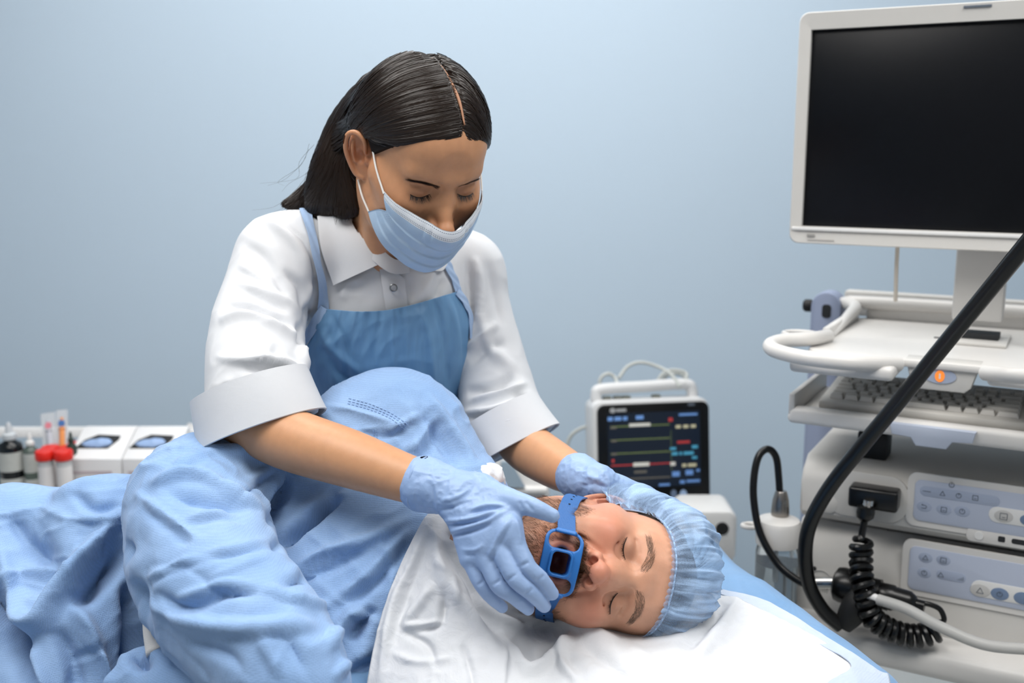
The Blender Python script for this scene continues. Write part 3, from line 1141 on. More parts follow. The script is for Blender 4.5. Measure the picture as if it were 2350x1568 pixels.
def cloth_material(name, col, dark=None, weave=1500.0, rough=.8, wv=.25, sheen=.2, spec=.2, crink=0.0, trans=0.0, wb=.12):
    """nonwoven cloth: dotted weave, slight tone variation"""
    t = NT(name)
    c = srgb(col)
    tc = t.n('ShaderNodeTexCoord')
    nz = t.n('ShaderNodeTexNoise', Scale=9.0, Detail=5.0)
    t.l(tc.outputs['Object'], nz.inputs['Vector'])
    mx = t.n('ShaderNodeMix', data_type='RGBA')
    d = srgb(dark) if dark else tuple(a * .86 for a in c[:3]) + (1,)
    mx.inputs[6].default_value = d; mx.inputs[7].default_value = c
    mr = t.n('ShaderNodeMapRange'); mr.inputs[1].default_value = .3; mr.inputs[2].default_value = .7
    t.l(nz.outputs['Fac'], mr.inputs[0]); t.l(mr.outputs[0], mx.inputs[0])
    vo = t.n('ShaderNodeTexVoronoi', Scale=weave); vo.inputs['Randomness'].default_value = .25
    t.l(tc.outputs['Object'], vo.inputs['Vector'])
    m2 = t.n('ShaderNodeMix', data_type='RGBA', blend_type='MULTIPLY')
    mr2 = t.n('ShaderNodeMapRange'); mr2.inputs[1].default_value = .0; mr2.inputs[2].default_value = .6
    mr2.inputs[3].default_value = 1 - wv; mr2.inputs[4].default_value = 1.0
    t.l(vo.outputs['Distance'], mr2.inputs[0])
    m2.inputs[0].default_value = 1.0
    t.l(mx.outputs[2], m2.inputs[6]); t.l(mr2.outputs[0], m2.inputs[7])
    t.l(m2.outputs[2], t.b.inputs['Base Color'])
    t.set(Roughness=rough)
    t.b.inputs['Specular IOR Level'].default_value = spec
    t.b.inputs['Sheen Weight'].default_value = sheen
    ad = t.n('ShaderNodeMath', operation='ADD')
    n3 = t.n('ShaderNodeTexNoise', Scale=45.0, Detail=6.0); n3.inputs['Distortion'].default_value = 1.2
    t.l(tc.outputs['Object'], n3.inputs['Vector'])
    ml = t.n('ShaderNodeMath', operation='MULTIPLY'); ml.inputs[1].default_value = crink
    t.l(n3.outputs['Fac'], ml.inputs[0])
    mw = t.n('ShaderNodeMath', operation='MULTIPLY'); mw.inputs[1].default_value = wb
    t.l(vo.outputs['Distance'], mw.inputs[0])
    t.l(ml.outputs[0], ad.inputs[0]); t.l(mw.outputs[0], ad.inputs[1])
    bp = t.n('ShaderNodeBump', Strength=.6, Distance=.004)
    t.l(ad.outputs[0], bp.inputs['Height']); t.l(bp.outputs[0], t.b.inputs['Normal'])
    if trans:
        tr = t.n('ShaderNodeBsdfTranslucent'); t.l(m2.outputs[2], tr.inputs['Color'])
        ms = t.n('ShaderNodeMixShader'); ms.inputs[0].default_value = trans
        out = t.t.nodes['Material Output']
        t.l(t.b.outputs[0], ms.inputs[1]); t.l(tr.outputs[0], ms.inputs[2]); t.l(ms.outputs[0], out.inputs['Surface'])
    return t.m


M_GOWN = cloth_material('gown_nonwoven', '#98B7E0', '#8AACD9', 520, wv=.2, crink=.35)
GS = Sdf((-.86, .86, .74), (.14, 1.66, 1.26), .0034)
# trunk: shoulder girdle, chest, waist, hip and covered legs
chain(GS, pts((1000, 1200, 1.36), (890, 1080, 1.41), (850, 1010, 1.42)), [.072, .10, .085], 0)
chain(GS, pts((960, 1010, 1.41), (1030, 1110, 1.395), (1062, 1170, 1.365)), [.072, .062, .060], .03)
chain(GS, pts((1062, 1170, 1.365), (1050, 1260, 1.32)), [.060, .055], .02)
chain(GS, pts((985, 1235, 1.34), (800, 1300, 1.36), (600, 1340, 1.42), (330, 1300, 1.44), (60, 1300, 1.45), (-260, 1310, 1.46)), [.085, .125, .12, .12, .098, .10], .05)
chain(GS, pts((880, 1420, 1.30), (700, 1520, 1.28)), [.10, .11], .05)
# loose drape of the skirt towards the camera
chain(GS, pts((235, 1228, 1.38), (200, 1400, 1.325), (170, 1620, 1.28)), [.075, .080, .085], .04)
chain(GS, pts((30, 1230, 1.40), (-40, 1420, 1.33), (-70, 1640, 1.29)), [.07, .075, .08], .04)
# sleeve of the upper arm: shoulder, elbow, forearm
SL_P = [(905, 985, 1.42), (770, 1050, 1.40), (620, 1120, 1.365), (455, 1150, 1.30)]
chain(GS, pts(*SL_P), [.082, .072, .072, .080], .022)
SL2_P = [(448, 1180, 1.27), (462, 1262, 1.205), (500, 1350, 1.15), (580, 1450, 1.10), (665, 1555, 1.055), (695, 1592, 1.04)]
chain(GS, pts(*SL2_P), [.080, .083, .080, .073, .058, .044], .016)
# sleeve of the lower arm
chain(GS, pts((330, 1560, 1.17), (420, 1580, 1.14), (560, 1650, 1.10)), [.035, .042, .045], .006)
gv, gf = GS.mesh()
gv = relax(gv, gf, 3)
gn = vnormals(gv, gf)
GF = [
    # upper sleeve
    ([(314, 1131), (380, 1180), (454, 1235)], 9, .007, .4),
    ([(330, 1165), (400, 1222), (440, 1250)], 12, -.004),
    ([(346, 1116), (440, 1096), (513, 1128), (590, 1172)], 10, .010, -.5),
    ([(380, 1135), (486, 1152), (570, 1180)], 16, -.011),
    ([(480, 1030), (560, 1045), (640, 1063), (642, 1113), (603, 1176)], 11, .010, .3),
    ([(660, 1090), (640, 1150), (615, 1205)], 13, -.020),
    ([(560, 1110), (610, 1080), (640, 1050)], 8, .004),
    ([(540, 1150), (600, 1110), (640, 1080)], 6, -.005),
    ([(400, 1075), (450, 1050), (500, 1040)], 8, .004), ([(410, 1082), (470, 1062)], 5, -.003),
    # forearm sleeve
    ([(328, 1332), (390, 1300), (454, 1278)], 6, .0035), ([(335, 1345), (400, 1312), (460, 1292)], 7, -.0035),
    ([(430, 1190), (520, 1172), (560, 1180)], 7, .004), ([(430, 1204), (500, 1190), (560, 1196)], 8, -.004),
    ([(470, 1270), (540, 1262), (610, 1240)], 8, .004), ([(480, 1290), (560, 1275), (620, 1262)], 7, -.003),
    ([(480, 1330), (560, 1300), (620, 1280)], 6, .003),
    ([(350, 1360), (427, 1397), (513, 1361), (594, 1370)], 14, -.010),
    ([(400, 1378), (500, 1345), (590, 1350)], 9, .005),
    ([(345, 1385), (420, 1420), (500, 1440), (594, 1447), (720, 1438)], 17, .010),
    ([(610, 1355), (640, 1370), (690, 1390)], 9, .006),
    ([(595, 1450), (620, 1500), (650, 1560)], 12, .005), ([(650, 1455), (680, 1500), (700, 1550)], 12, -.005),
    ([(430, 1470), (520, 1500), (560, 1540)], 14, -.006),
    # chest
    ([(630, 1260), (711, 1190), (775, 1135)], 14, -.028),
    ([(660, 1320), (740, 1270), (860, 1235), (940, 1190)], 13, .009), ([(650, 1350), (740, 1310), (840, 1265)], 14, -.009),
    ([(757, 1384), (847, 1311), (937, 1212)], 12, .009, .4), ([(790, 1390), (870, 1330), (940, 1250)], 12, -.009),
    ([(748, 1492), (780, 1440), (815, 1408), (860, 1425)], 11, .012), ([(802, 1475), (830, 1430), (862, 1400)], 16, -.020),
    ([(870, 1250), (900, 1300), (890, 1400)], 10, .008), ([(660, 1375), (720, 1390), (760, 1390)], 10, .007),
    ([(700, 1180), (740, 1150), (800, 1130)], 9, .006),
    ([(760, 1560), (800, 1520), (860, 1480)], 10, .006), ([(780, 1568), (830, 1530), (870, 1510)], 9, -.005),
    # shoulder
    ([(740, 930), (820, 945), (900, 970), (940, 990)], 10, .005, .3), ([(940, 975), (900, 1000), (850, 1000), (820, 985)], 7, -.006),
    ([(975, 945), (925, 975), (890, 990)], 7, .006), ([(860, 1005), (865, 1040), (870, 1075)], 8, .006), ([(840, 1010), (845, 1050), (850, 1080)], 7, -.006),
    ([(930, 1060), (970, 1000), (1000, 950)], 9, .007), ([(950, 1075), (990, 1020), (1010, 970)], 9, -.007),
    ([(980, 905), (1040, 1000), (1090, 1080)], 9, .008), ([(960, 930), (1010, 1010), (1050, 1075)], 11, -.008),
    ([(880, 1090), (910, 1050), (960, 1040)], 7, -.005),
    # skirt
    ([(285, 1180), (220, 1250), (135, 1357), (95, 1429), (40, 1404), (0, 1260)], 20, .022),
    ([(289, 1240), (235, 1320), (165, 1390)], 26, -.034), ([(60, 1240), (110, 1300), (60, 1370)], 40, -.014),
    ([(300, 1330), (310, 1420), (320, 1540)], 26, -.024), ([(172, 1384), (215, 1470), (260, 1600)], 20, .016), ([(130, 1440), (170, 1530), (180, 1600)], 22, -.016),
    ([(68, 1483), (100, 1560), (113, 1600)], 16, .012), ([(-10, 1340), (15, 1400), (40, 1480), (60, 1580)], 26, -.030),
    ([(170, 1130), (220, 1170), (300, 1165)], 14, -.008), ([(120, 1140), (190, 1115), (240, 1100)], 14, .006),
    ([(20, 1180), (60, 1240), (80, 1300)], 18, -.010), ([(180, 1180), (240, 1200), (290, 1150)], 12, .008),
    ([(160, 1510), (200, 1500), (240, 1490)], 8, -.006),
]
gv = sculpt(gv, gn, [(a[0], a[1] * .85, a[2] * 1.35) + tuple(a[3:]) for a in GF])
gv = relax(gv, gf, 3, .5)
gn = vnormals(gv, gf)
sharp = lambda p, s: np.maximum(ridged(p, s), 0) ** 3
warp = noise(gv * 7, 3)[:, None]
wr = .0018 * ridged(gv * A(14, 14, 20) + .8 * noise(gv * 9, 3)[:, None], 11) + .0008 * ridged(gv * A(34, 30, 40) + .5 * noise(gv * 20, 5)[:, None], 12) + .0030 * noise(gv * 8, 8)
msk = smooth01(-.25, .45, noise(gv * 5.5, 19))
wr = wr + msk * (.0042 * sharp(gv * A(9, 9, 16) + warp * 1.1, 13) + .0024 * sharp(gv * A(20, 22, 26) + warp * 1.4, 14)) - .0030 * (1 - msk) * sharp(gv * A(11, 12, 10) + warp * .9, 17)
gv = gv + gn * wr[:, None]
gown = mesh_obj('gown', gv, gf, M_GOWN, MAN)
gown['label'] = 'light blue nonwoven patient gown with crumpled sleeve'
# rest of the gown over the legs, beyond the picture's left edge
LG = Sdf((-1.55, 1.20, .76), (-.70, 1.66, 1.12), .007)
chain(LG, pts((-200, 1308, 1.46), (-500, 1330, 1.49), (-900, 1365, 1.52), (-1250, 1395, 1.55)), [.099, .095, .085, .06], 0)
v, f = LG.mesh()
v = v + vnormals(v, f) * (.006 * ridged(v * A(7, 10, 10), 15) + .003 * noise(v * 20, 16))[:, None]
mesh_obj('gown_skirt', v, f, M_GOWN, MAN)
# knitted cuff at the end of the near sleeve
q = np.array([P(672, 1565, 1.05), P(690, 1588, 1.043), P(706, 1608, 1.034)])
v, f = tube(q, [.038, .032, .030], 28, True, 4)
mesh_obj('knit_cuff', v, f, mat('knit_cuff_white', '#E9E8E6', .85, bump=.4, bump_scale=700), gown)
# knitted white cuff of the lower arm
mb = MB()
v, f = tube(pts((352, 1400, 1.19), (368, 1440, 1.175), (385, 1490, 1.165)), [.012, .019, .024], 24, True, 6)
v = v + unit_rows(v - v.mean(0)) * (.0008 * np.sin(np.arange(len(v)) * 2.1))[:, None]
mesh_obj('knit_cuff', v, f, mat('knit_cuff', '#ECEAE8', .85, bump=.4, bump_scale=700), gown)
# stitched seams on the shoulder
from mathutils.bvhtree import BVHTree


def bvh_of(o):
    me = o.data
    return BVHTree.FromPolygons([v.co[:] for v in me.vertices], [p.vertices[:] for p in me.polygons])


def hit_px(tree, px, py, off=.0008):
    r = FW + (px - 1175.0) / F_PX * RT - (py - 784.0) / F_PX * UPV
    h = tree.ray_cast(Vector(CAM), Vector(r).normalized())
    if h[0] is None: return None
    n = np.array(h[1]); n = n if n @ r < 0 else -n
    return np.array(h[0]) + n * off


GT = bvh_of(gown)
M_STITCH = mat('seam_thread', '#93B2DC', .7)
for line, n, rows in (([(800, 915), (850, 928), (900, 950), (935, 975)], 16, 3), ([(862, 985), (866, 1010), (868, 1050)], 8, 2)):
    ray = catmull(np.array(line, float), 8)
    L = np.concatenate([[0], np.cumsum(np.linalg.norm(np.diff(ray, axis=0), axis=1))])
    mb = MB()
    for r in range(rows):
        for k in range(n):
            seg = []
            for s in (L[-1] * (k + .15) / n, L[-1] * (k + .72) / n):
                x, y = np.interp(s, L, ray[:, 0]), np.interp(s, L, ray[:, 1])
                j = max(1, min(np.searchsorted(L, s), len(ray) - 1)); t = unit(ray[j] - ray[j - 1])
                q = hit_px(GT, x - t[1] * r * 6, y + t[0] * r * 6)
                if q is not None: seg.append(q)
            if len(seg) == 2: mb.tube(seg, .0006, 4)
    props(mb.build('seam_stitching', M_STITCH, gown), kind='stuff')
# ------------------------------------------------------------------ couch, pillow, pads
M_PAD = cloth_material('pad_tissue', '#DFE2E6', '#D8DBE1', 900, rough=.8, wv=.03, crink=.6, sheen=.1, wb=.02)
M_PADBLUE = cloth_material('pad_backing', '#CBD6E8', '#BFCDE2', 900, rough=.6, wv=.06, crink=.4)
M_PILLOW = cloth_material('pillow_cover', '#82A6CE', '#7099C4', 600, wv=.10, crink=.4)
BED_Z = .80
BED = thing('couch', (-.55, 1.28, 0), 'blue examination couch carrying the patient', 'couch')
M_BEDF = mat('couch_frame', '#D8DADB', .4)
mb = MB().box((-.62, 1.28, BED_Z - .06), (1.86, .66, .12), .045, seg=4)
mb.build('mattress', M_PILLOW, BED)
mb = MB().box((-.62, 1.28, BED_Z - .155), (1.78, .58, .06), .01)
mb.build('couch_frame', M_BEDF, BED)
for x in (-1.3, .05):
    for y in (1.06, 1.5):
        MB().box((x, y, (BED_Z - .185) / 2), (.06, .06, BED_Z - .185), .008).build('leg', M_BEDF, BED)

# pillow: wedge under the head, its rounded end towards the tower
PS = Sdf((-.20, .86, .70), (.56, 1.72, 1.02), .005)
top = [PZ(1690, 1300, .925), PZ(1830, 1390, .92), PZ(1960, 1520, .915)]
def pillow_field(x, y, z):
    # rounded box, turned slightly
    a = math.radians(17)
    cx, cy, cz = .064, 1.237, .846
    X = (x - cx) * math.cos(a) + (y - cy) * math.sin(a); Y = -(x - cx) * math.sin(a) + (y - cy) * math.cos(a); Z = z - cz
    r = .062
    qx, qy, qz = np.abs(X) - .345 + r, np.abs(Y) - .275 + r, np.abs(Z) - .066 + r
    d = np.sqrt(np.maximum(qx, 0) ** 2 + np.maximum(qy, 0) ** 2 + np.maximum(qz, 0) ** 2) + np.minimum(np.maximum(qx, np.maximum(qy, qz)), 0) - r
    return d + 0 * (x + y + z)
PS.apply((pillow_field, A(-.4, .8, .7), A(.6, 1.8, 1.05)))
v, f = PS.mesh()
n = vnormals(v, f)
v = v + n * (.004 * noise(v * 9, 51) + .0015 * ridged(v * A(30, 12, 20), 52))[:, None]
PILLOW = mesh_obj('pillow', v, f, M_PILLOW)
props(PILLOW, 'blue covered head pillow at the end of the couch', 'pillow')


# white absorbent pad under the head: relief sheet from control points (pixel, depth)
def tps_fit(c, val, lam=1e-3):
    n = len(c)
    r2 = ((c[:, None] - c[None]) ** 2).sum(-1)
    K = np.where(r2 > 0, .5 * r2 * np.log(r2 + 1e-12), 0) + lam * np.eye(n)
    Pm = np.hstack([np.ones((n, 1)), c])
    Lm = np.block([[K, Pm], [Pm.T, np.zeros((3, 3))]])
    sol = np.linalg.solve(Lm, np.concatenate([val, np.zeros(3)]))

    def ev(q):
        out = sol[n] + q @ sol[n + 1:]
        for i in range(0, len(q), 20000):
            r = ((q[i:i + 20000, None] - c[None]) ** 2).sum(-1)
            out[i:i + 20000] += (np.where(r > 0, .5 * r * np.log(r + 1e-12), 0)) @ sol[:n]
        return out
    return ev


def relief(outline_l, outline_r, ctrl, nu, nv, folds, name, matl, parent=None, thick=.0015, wrinkle=.001, seed=60, zmode=False, minz=None):
    """cloth sheet: rows between two picture polylines, depth from control points"""
    c = np.array([[a[0] / 400., a[1] / 400.] for a in ctrl]); val = np.array([a[2] for a in ctrl])
    ev = tps_fit(c, val)
    L = catmull(np.array(outline_l, float), 14); R_ = catmull(np.array(outline_r, float), 14)
    rs = lambda q: np.stack([np.interp(np.linspace(0, 1, nv), np.linspace(0, 1, len(q)), q[:, i]) for i in (0, 1)], 1)
    L, R_ = rs(L), rs(R_)
    t = np.linspace(0, 1, nu)[None, :, None]
    G = (L[:, None] * (1 - t) + R_[:, None] * t).reshape(-1, 2)
    dep = ev(G / 400.)
    p = np.stack([P(x, y, d) for (x, y), d in zip(G, dep)])
    Fc = grid_faces(nv, nu)
    n = vnormals(p, Fc)
    if (n * (CAM - p)).sum() < 0: Fc = Fc[:, ::-1]; n = -n
    p = sculpt(p, n, folds, False)
    n = vnormals(p, Fc)
    p = p + n * (wrinkle * (ridged(p * 30 + .8 * noise(p * 16, seed)[:, None], seed + 1) + .6 * ridged(p * 65, seed + 2)) + 2.2 * wrinkle * noise(p * 13, seed + 3))[:, None]
    n = vnormals(p, Fc)
    m = len(p)
    idx = np.arange(m).reshape(nv, nu)
    rim = np.concatenate([idx[0], idx[1:, -1], idx[-1, ::-1][1:], idx[::-1, 0][1:-1]])
    o = mesh_obj(name, np.vstack([p, p - n * thick]), np.vstack([Fc, Fc[:, ::-1] + m, np.stack([rim, np.roll(rim, -1), np.roll(rim, -1) + m, rim + m], 1)]), matl, parent)
    return o, p


ZP = lambda x, y, z: (x, y, (lambda q: (q - CAM) @ FW)(PZ(x, y, z)))
PADC = [(985, 1180, 1.245), (930, 1300, 1.215), (880, 1430, 1.185), (850, 1560, 1.155), (830, 1700, 1.12),
        (1010, 1260, 1.215), (1040, 1340, 1.19), (1000, 1450, 1.17), (980, 1580, 1.13), (1100, 1400, 1.185), (1120, 1480, 1.165), (1120, 1590, 1.12),
        ZP(1250, 1430, .935), ZP(1300, 1480, .935), ZP(1300, 1580, .925), ZP(1420, 1500, .945), ZP(1500, 1520, .942), ZP(1600, 1450, .943), ZP(1700, 1440, .938), ZP(1640, 1370, .940),
        ZP(1450, 1600, .932), ZP(1700, 1560, .932), ZP(1900, 1540, .926), ZP(1900, 1640, .92), ZP(1300, 1700, .91), ZP(1700, 1700, .92), ZP(1000, 1750, .90),
        (1200, 1330, 1.235), (1110, 1225, 1.25), (1230, 1280, 1.27), (1330, 1400, 1.26), (1450, 1440, 1.27)]
PADF = [
    ([(985, 1180), (1000, 1240), (1030, 1340), (1080, 1400), (1140, 1480), (1150, 1568)], 16, .010, .3),
    ([(1010, 1250), (1070, 1330), (1110, 1420), (1160, 1500)], 14, -.010),
    ([(985, 1190), (950, 1290), (900, 1400), (870, 1568)], 12, .008), ([(975, 1250), (935, 1360), (900, 1480)], 14, -.006),
    ([(1000, 1340), (960, 1390), (920, 1440)], 12, .008), ([(1020, 1360), (1010, 1430), (950, 1445)], 10, -.008),
    ([(925, 1440), (980, 1435), (1020, 1425)], 8, .007), ([(930, 1452), (980, 1480), (1000, 1530)], 9, -.006),
    ([(1140, 1450), (1190, 1530), (1230, 1540), (1310, 1470)], 11, .013), ([(1180, 1460), (1230, 1510), (1280, 1470)], 14, -.012),
    ([(1130, 1420), (1230, 1420), (1330, 1440), (1420, 1480)], 14, .010), ([(1310, 1450), (1290, 1520), (1330, 1568)], 10, .008), ([(1330, 1480), (1400, 1520), (1450, 1568)], 16, -.008),
    ([(1440, 1490), (1520, 1540), (1580, 1568)], 14, .006), ([(1560, 1490), (1620, 1440), (1660, 1380)], 16, -.010), ([(1600, 1500), (1650, 1440), (1700, 1370)], 12, .006),
    ([(1560, 1540), (1640, 1500), (1740, 1420)], 10, -.005), ([(1120, 1380), (1180, 1420), (1230, 1415)], 9, -.006), ([(1090, 1360), (1120, 1400), (1200, 1440)], 9, .007),
    ([(1060, 1480), (1080, 1540), (1090, 1600)], 9, -.005), ([(1150, 1480), (1155, 1540), (1150, 1600)], 4, .003),
    ([(900, 1500), (960, 1520), (1040, 1510)], 9, .004), ([(1000, 1290), (1040, 1330), (1050, 1390)], 8, .006),
]
PAD, padp = relief([(985, 1178), (950, 1232), (905, 1330), (868, 1440), (842, 1568), (825, 1760)],
                   [(990, 1179), (1120, 1205), (1330, 1320), (1500, 1335), (1640, 1362), (1740, 1395), (1960, 1530), (2010, 1760)], PADC, 260, 200, PADF, 'absorbent_pad', M_PAD, wrinkle=.0007)
props(PAD, 'crumpled white absorbent pad spread under the patient\'s head', 'pad')
# pale blue border strip of the pad hanging over the pillow end
bo, _ = relief([(1635, 1358), (1730, 1388), (1850, 1462), (1952, 1526), (1900, 1568), (1800, 1660)],
               [(1660, 1352), (1760, 1378), (1880, 1450), (2010, 1535), (2042, 1558), (2046, 1660)],
               [ZP(1640, 1360, .941), ZP(1740, 1385, .939), ZP(1880, 1455, .932), ZP(1960, 1530, .927), ZP(2040, 1560, .915), ZP(2040, 1660, .90), ZP(1850, 1640, .921), ZP(1700, 1420, .94), ZP(1900, 1580, .925)],
               30, 90, [], 'pad_border', M_PADBLUE, PAD, wrinkle=.0006, seed=70)

# crumpled far corner of the pad, bunched up behind the nurse's hand
CS = Sdf(P(1118, 1105, 1.34) - .06, P(1118, 1105, 1.34) + .06, .0025)
chain(CS, pts((1085, 1150, 1.31), (1108, 1110, 1.335), (1128, 1095, 1.345), (1138, 1120, 1.35)), [.012, .020, .014, .012], 0)
v, f = CS.mesh()
v = v + vnormals(v, f) * (.003 * ridged(v * 45, 91) + .002 * ridged(v * 90, 92))[:, None]
mesh_obj('pad_corner', v, f, M_PAD, PAD)
# ------------------------------------------------------------------ the nurse
def upright_pose(pix, d, local, yaw, pitch, roll=0.0):
    p = P(pix[0], pix[1], d)
    y, t = math.radians(yaw), math.radians(pitch)
    fh = A(math.sin(y), -math.cos(y), 0)
    f = math.cos(t) * fh - math.sin(t) * A(0, 0, 1)
    u = math.cos(t) * A(0, 0, 1) + math.sin(t) * fh
    r = np.cross(f, u)
    g = math.radians(roll)
    u, r = math.cos(g) * u + math.sin(g) * r, math.cos(g) * r - math.sin(g) * u
    M = frame(p, r, f, u)
    M[:3, 3] = p - M[:3, :3] @ np.asarray(local, float)
    return M


MW = upright_pose((1022, 444), 1.33, (0, .084, 0), 31, 34, 0)
MWi = np.linalg.inv(MW)
WS = head_sdf(False, .0013)
wv, wf = head_mesh(WS)
wcol = face_paint(wv, False)
M_SKINW = mat_col('skin_nurse', rough=.42, sss=.10)
NURSE = thing('person', (P(890, 1000, 1.68)[0], P(890, 1000, 1.68)[1], 0.0),
              'dark-haired nurse in white shirt and blue apron bending over the patient', 'person')
neckb = xf(MW, A(0, -.045, -.185)[None])[0]
R_SH, L_SH = (655, 590, 1.475), (1070, 620, 1.62)
# skin body: trunk, arms and hands below the head
SKIN = Sdf((-.48, 1.10, .0), (.18, 1.92, 1.46), .0055)
chain(SKIN, np.vstack([xf(MW, A(0, -.035, -.11)[None]), neckb[None], pts((885, 680, 1.58))]), [.046, .050, .08], 0)
chain(SKIN, pts(R_SH, (860, 600, 1.56), L_SH), [.042, .06, .042], .03)
chain(SKIN, pts((885, 700, 1.60), (890, 880, 1.66), (895, 1080, 1.73)), [.10, .105, .115], .04)
hips = pts((895, 1100, 1.74))[0]
for q in (-1, 1):
    chain(SKIN, [hips + A(q * .08, 0, -.05), hips + A(q * .085, .0, -.45), A(hips[0] + q * .09, hips[1], .07)], [.085, .055, .042], .02)
    chain(SKIN, [A(hips[0] + q * .09, hips[1], .045), A(hips[0] + q * .10, hips[1] - .15, .03)], [.04, .03], .02)
RARM = [R_SH, (600, 780, 1.40), (568, 955, 1.31)]
RFORE = [(568, 955, 1.305), (660, 1006, 1.278), (800, 1052, 1.240), (920, 1094, 1.216), (975, 1111, 1.207), (1022, 1124, 1.196)]
LARM = [L_SH, (1115, 780, 1.60), (1165, 940, 1.55)]
LFORE = [(1165, 945, 1.545), (1199, 1015, 1.500), (1270, 1065, 1.437), (1345, 1104, 1.375)]
chain(SKIN, pts(*RARM), [.042, .040, .039], .015)
chain(SKIN, pts(*LARM), [.040, .038, .037], .015)
v2, f2 = SKIN.mesh()
ARM = Sdf((-.40, 1.08, 1.0), (.16, 1.60, 1.30), .003)
chain(ARM, pts(*RFORE), [.041, .0385, .0345, .0285, .0262, .0235], 0)
chain(ARM, pts(*LFORE), [.036, .0365, .0325, .0245], 0)
v3, f3 = ARM.mesh()
c3 = A(*srgb('#CE9972')[:3])


# ---- gloves: hand skeletons given as picture pixel, depth
def glove(joints, wrist, fore, thumb, cuff_pts, cuff_r, name, folds, bounds_pad=.03, squash=1.0):
    allp = np.vstack([pts(*j) for j in joints] + [pts(*thumb), pts(*cuff_pts)])
    S = Sdf(allp.min(0) - bounds_pad, allp.max(0) + bounds_pad, .0015)
    W = P(*wrist)
    for j, rr in zip(joints, ([.0115, .0096, .0088, .0074], [.0118, .0099, .0090, .0076], [.0114, .0095, .0086, .0072], [.0102, .0083, .0076, .0064])):
        q = pts(*j)
        S.add(rc(W * .82 + q[0] * .18, q[0], .0155, .0122), .016)
        chain(S, q, rr, .0016, res=5)
    q = pts(*thumb)
    chain(S, q, [.0165, .0125, .0105, .0078], .011, res=5)
    S.add(rc(q[0], P(*joints[0][0]), .013, .011), .016)
    chain(S, pts(*cuff_pts), cuff_r, .012, res=5)
    v, f = S.mesh()
    v = relax(v, f, 2)
    n = vnormals(v, f)
    v = sculpt(v, n, folds)
    n = vnormals(v, f)
    # crumpled rubber, strongest at the wrist
    dw = np.linalg.norm(v - P(*wrist), axis=1)
    amp = .0012 * np.exp(-(dw / .045) ** 2) + .00022
    v = v + n * (amp * (ridged(v * 75 + .7 * noise(v * 40, 2)[:, None], 21) + .5 * ridged(v * 150, 22)))[:, None]
    return v, f, S


M_GLOVE = mat('glove_nitrile', '#9AB5DE', .42, spec=.45, noise_amt=.05, noise_scale=25, bump=.12, bump_scale=350)
RJ = [[(1168, 1212, 1.140), (1208, 1295, 1.128), (1240, 1328, 1.132), (1267, 1363, 1.146)],
      [(1138, 1236, 1.140), (1178, 1322, 1.126), (1217, 1358, 1.130), (1249, 1391, 1.148)],
      [(1108, 1260, 1.145), (1141, 1338, 1.134), (1178, 1368, 1.138), (1212, 1398, 1.155)],
      [(1079, 1282, 1.155), (1103, 1340, 1.146), (1127, 1370, 1.150), (1153, 1395, 1.166)]]
RT_ = [(1098, 1122, 1.185), (1160, 1143, 1.158), (1218, 1163, 1.142), (1268, 1184, 1.142)]
RFOLD = [
    ([(1080, 1170), (1120, 1160), (1165, 1162)], 5, .0030), ([(1075, 1180), (1120, 1170), (1165, 1170)], 5, -.0028),
    ([(1020, 1195), (1080, 1190), (1140, 1172), (1172, 1165)], 5, .0034, .3), ([(1025, 1206), (1085, 1200), (1140, 1184)], 5, -.003),
    ([(1030, 1222), (1080, 1208), (1130, 1190), (1170, 1168)], 5, .0034), ([(1035, 1232), (1085, 1220), (1130, 1203)], 5, -.003),
    ([(1118, 1290), (1140, 1240), (1165, 1200), (1180, 1180)], 6, .0020), ([(1125, 1296), (1148, 1246), (1172, 1206)], 6, -.0014),
    ([(1180, 1185), (1190, 1215), (1196, 1250)], 5, .002),
    ([(1010, 1150), (1050, 1140), (1080, 1120)], 5, .002), ([(1000, 1175), (1040, 1165), (1075, 1150)], 5, -.002),
    ([(1060, 1262), (1090, 1262), (1110, 1250)], 4, .0015), ([(1066, 1275), (1092, 1275)], 4, -.0015),
    ([(1195, 1300), (1215, 1290)], 4, -.0015), ([(1230, 1335), (1250, 1320)], 4, -.0015), ([(1160, 1335), (1185, 1318)], 4, -.0015),
    ([(1205, 1365), (1225, 1350)], 4, -.0013), ([(1130, 1345), (1150, 1330)], 4, -.0015), ([(1095, 1345), (1112, 1332)], 4, -.0013),
    ([(1205, 1150), (1225, 1175)], 5, -.0016), ([(1192, 1150), (1200, 1172)], 5, -.0014),
]
grv, grf, GRS = glove(RJ, (1045, 1130, 1.188), None, RT_, [(1052, 1134, 1.186), (1020, 1124, 1.194), (988, 1116, 1.203), (974, 1112, 1.207)], [.025, .0272, .0305, .0325], 'glove', RFOLD)
RG = mesh_obj('glove', grv, grf, M_GLOVE, NURSE)
LJ = [[(1425, 1122, 1.375), (1472, 1126, 1.385), (1500, 1140, 1.395), (1522, 1158, 1.405)],
      [(1425, 1127, 1.390), (1478, 1134, 1.405), (1508, 1150, 1.420), (1530, 1170, 1.430)],
      [(1420, 1134, 1.402), (1472, 1148, 1.425), (1502, 1168, 1.440), (1522, 1190, 1.450)],
      [(1412, 1144, 1.412), (1455, 1160, 1.435), (1480, 1182, 1.448), (1495, 1202, 1.455)]]
LT_ = [(1378, 1126, 1.385), (1402, 1150, 1.395), (1420, 1170, 1.405), (1432, 1188, 1.415)]
LFOLD = [([(1340, 1090), (1370, 1100), (1400, 1118)], 6, .002), ([(1335, 1115), (1370, 1112), (1400, 1122)], 6, -.002)]
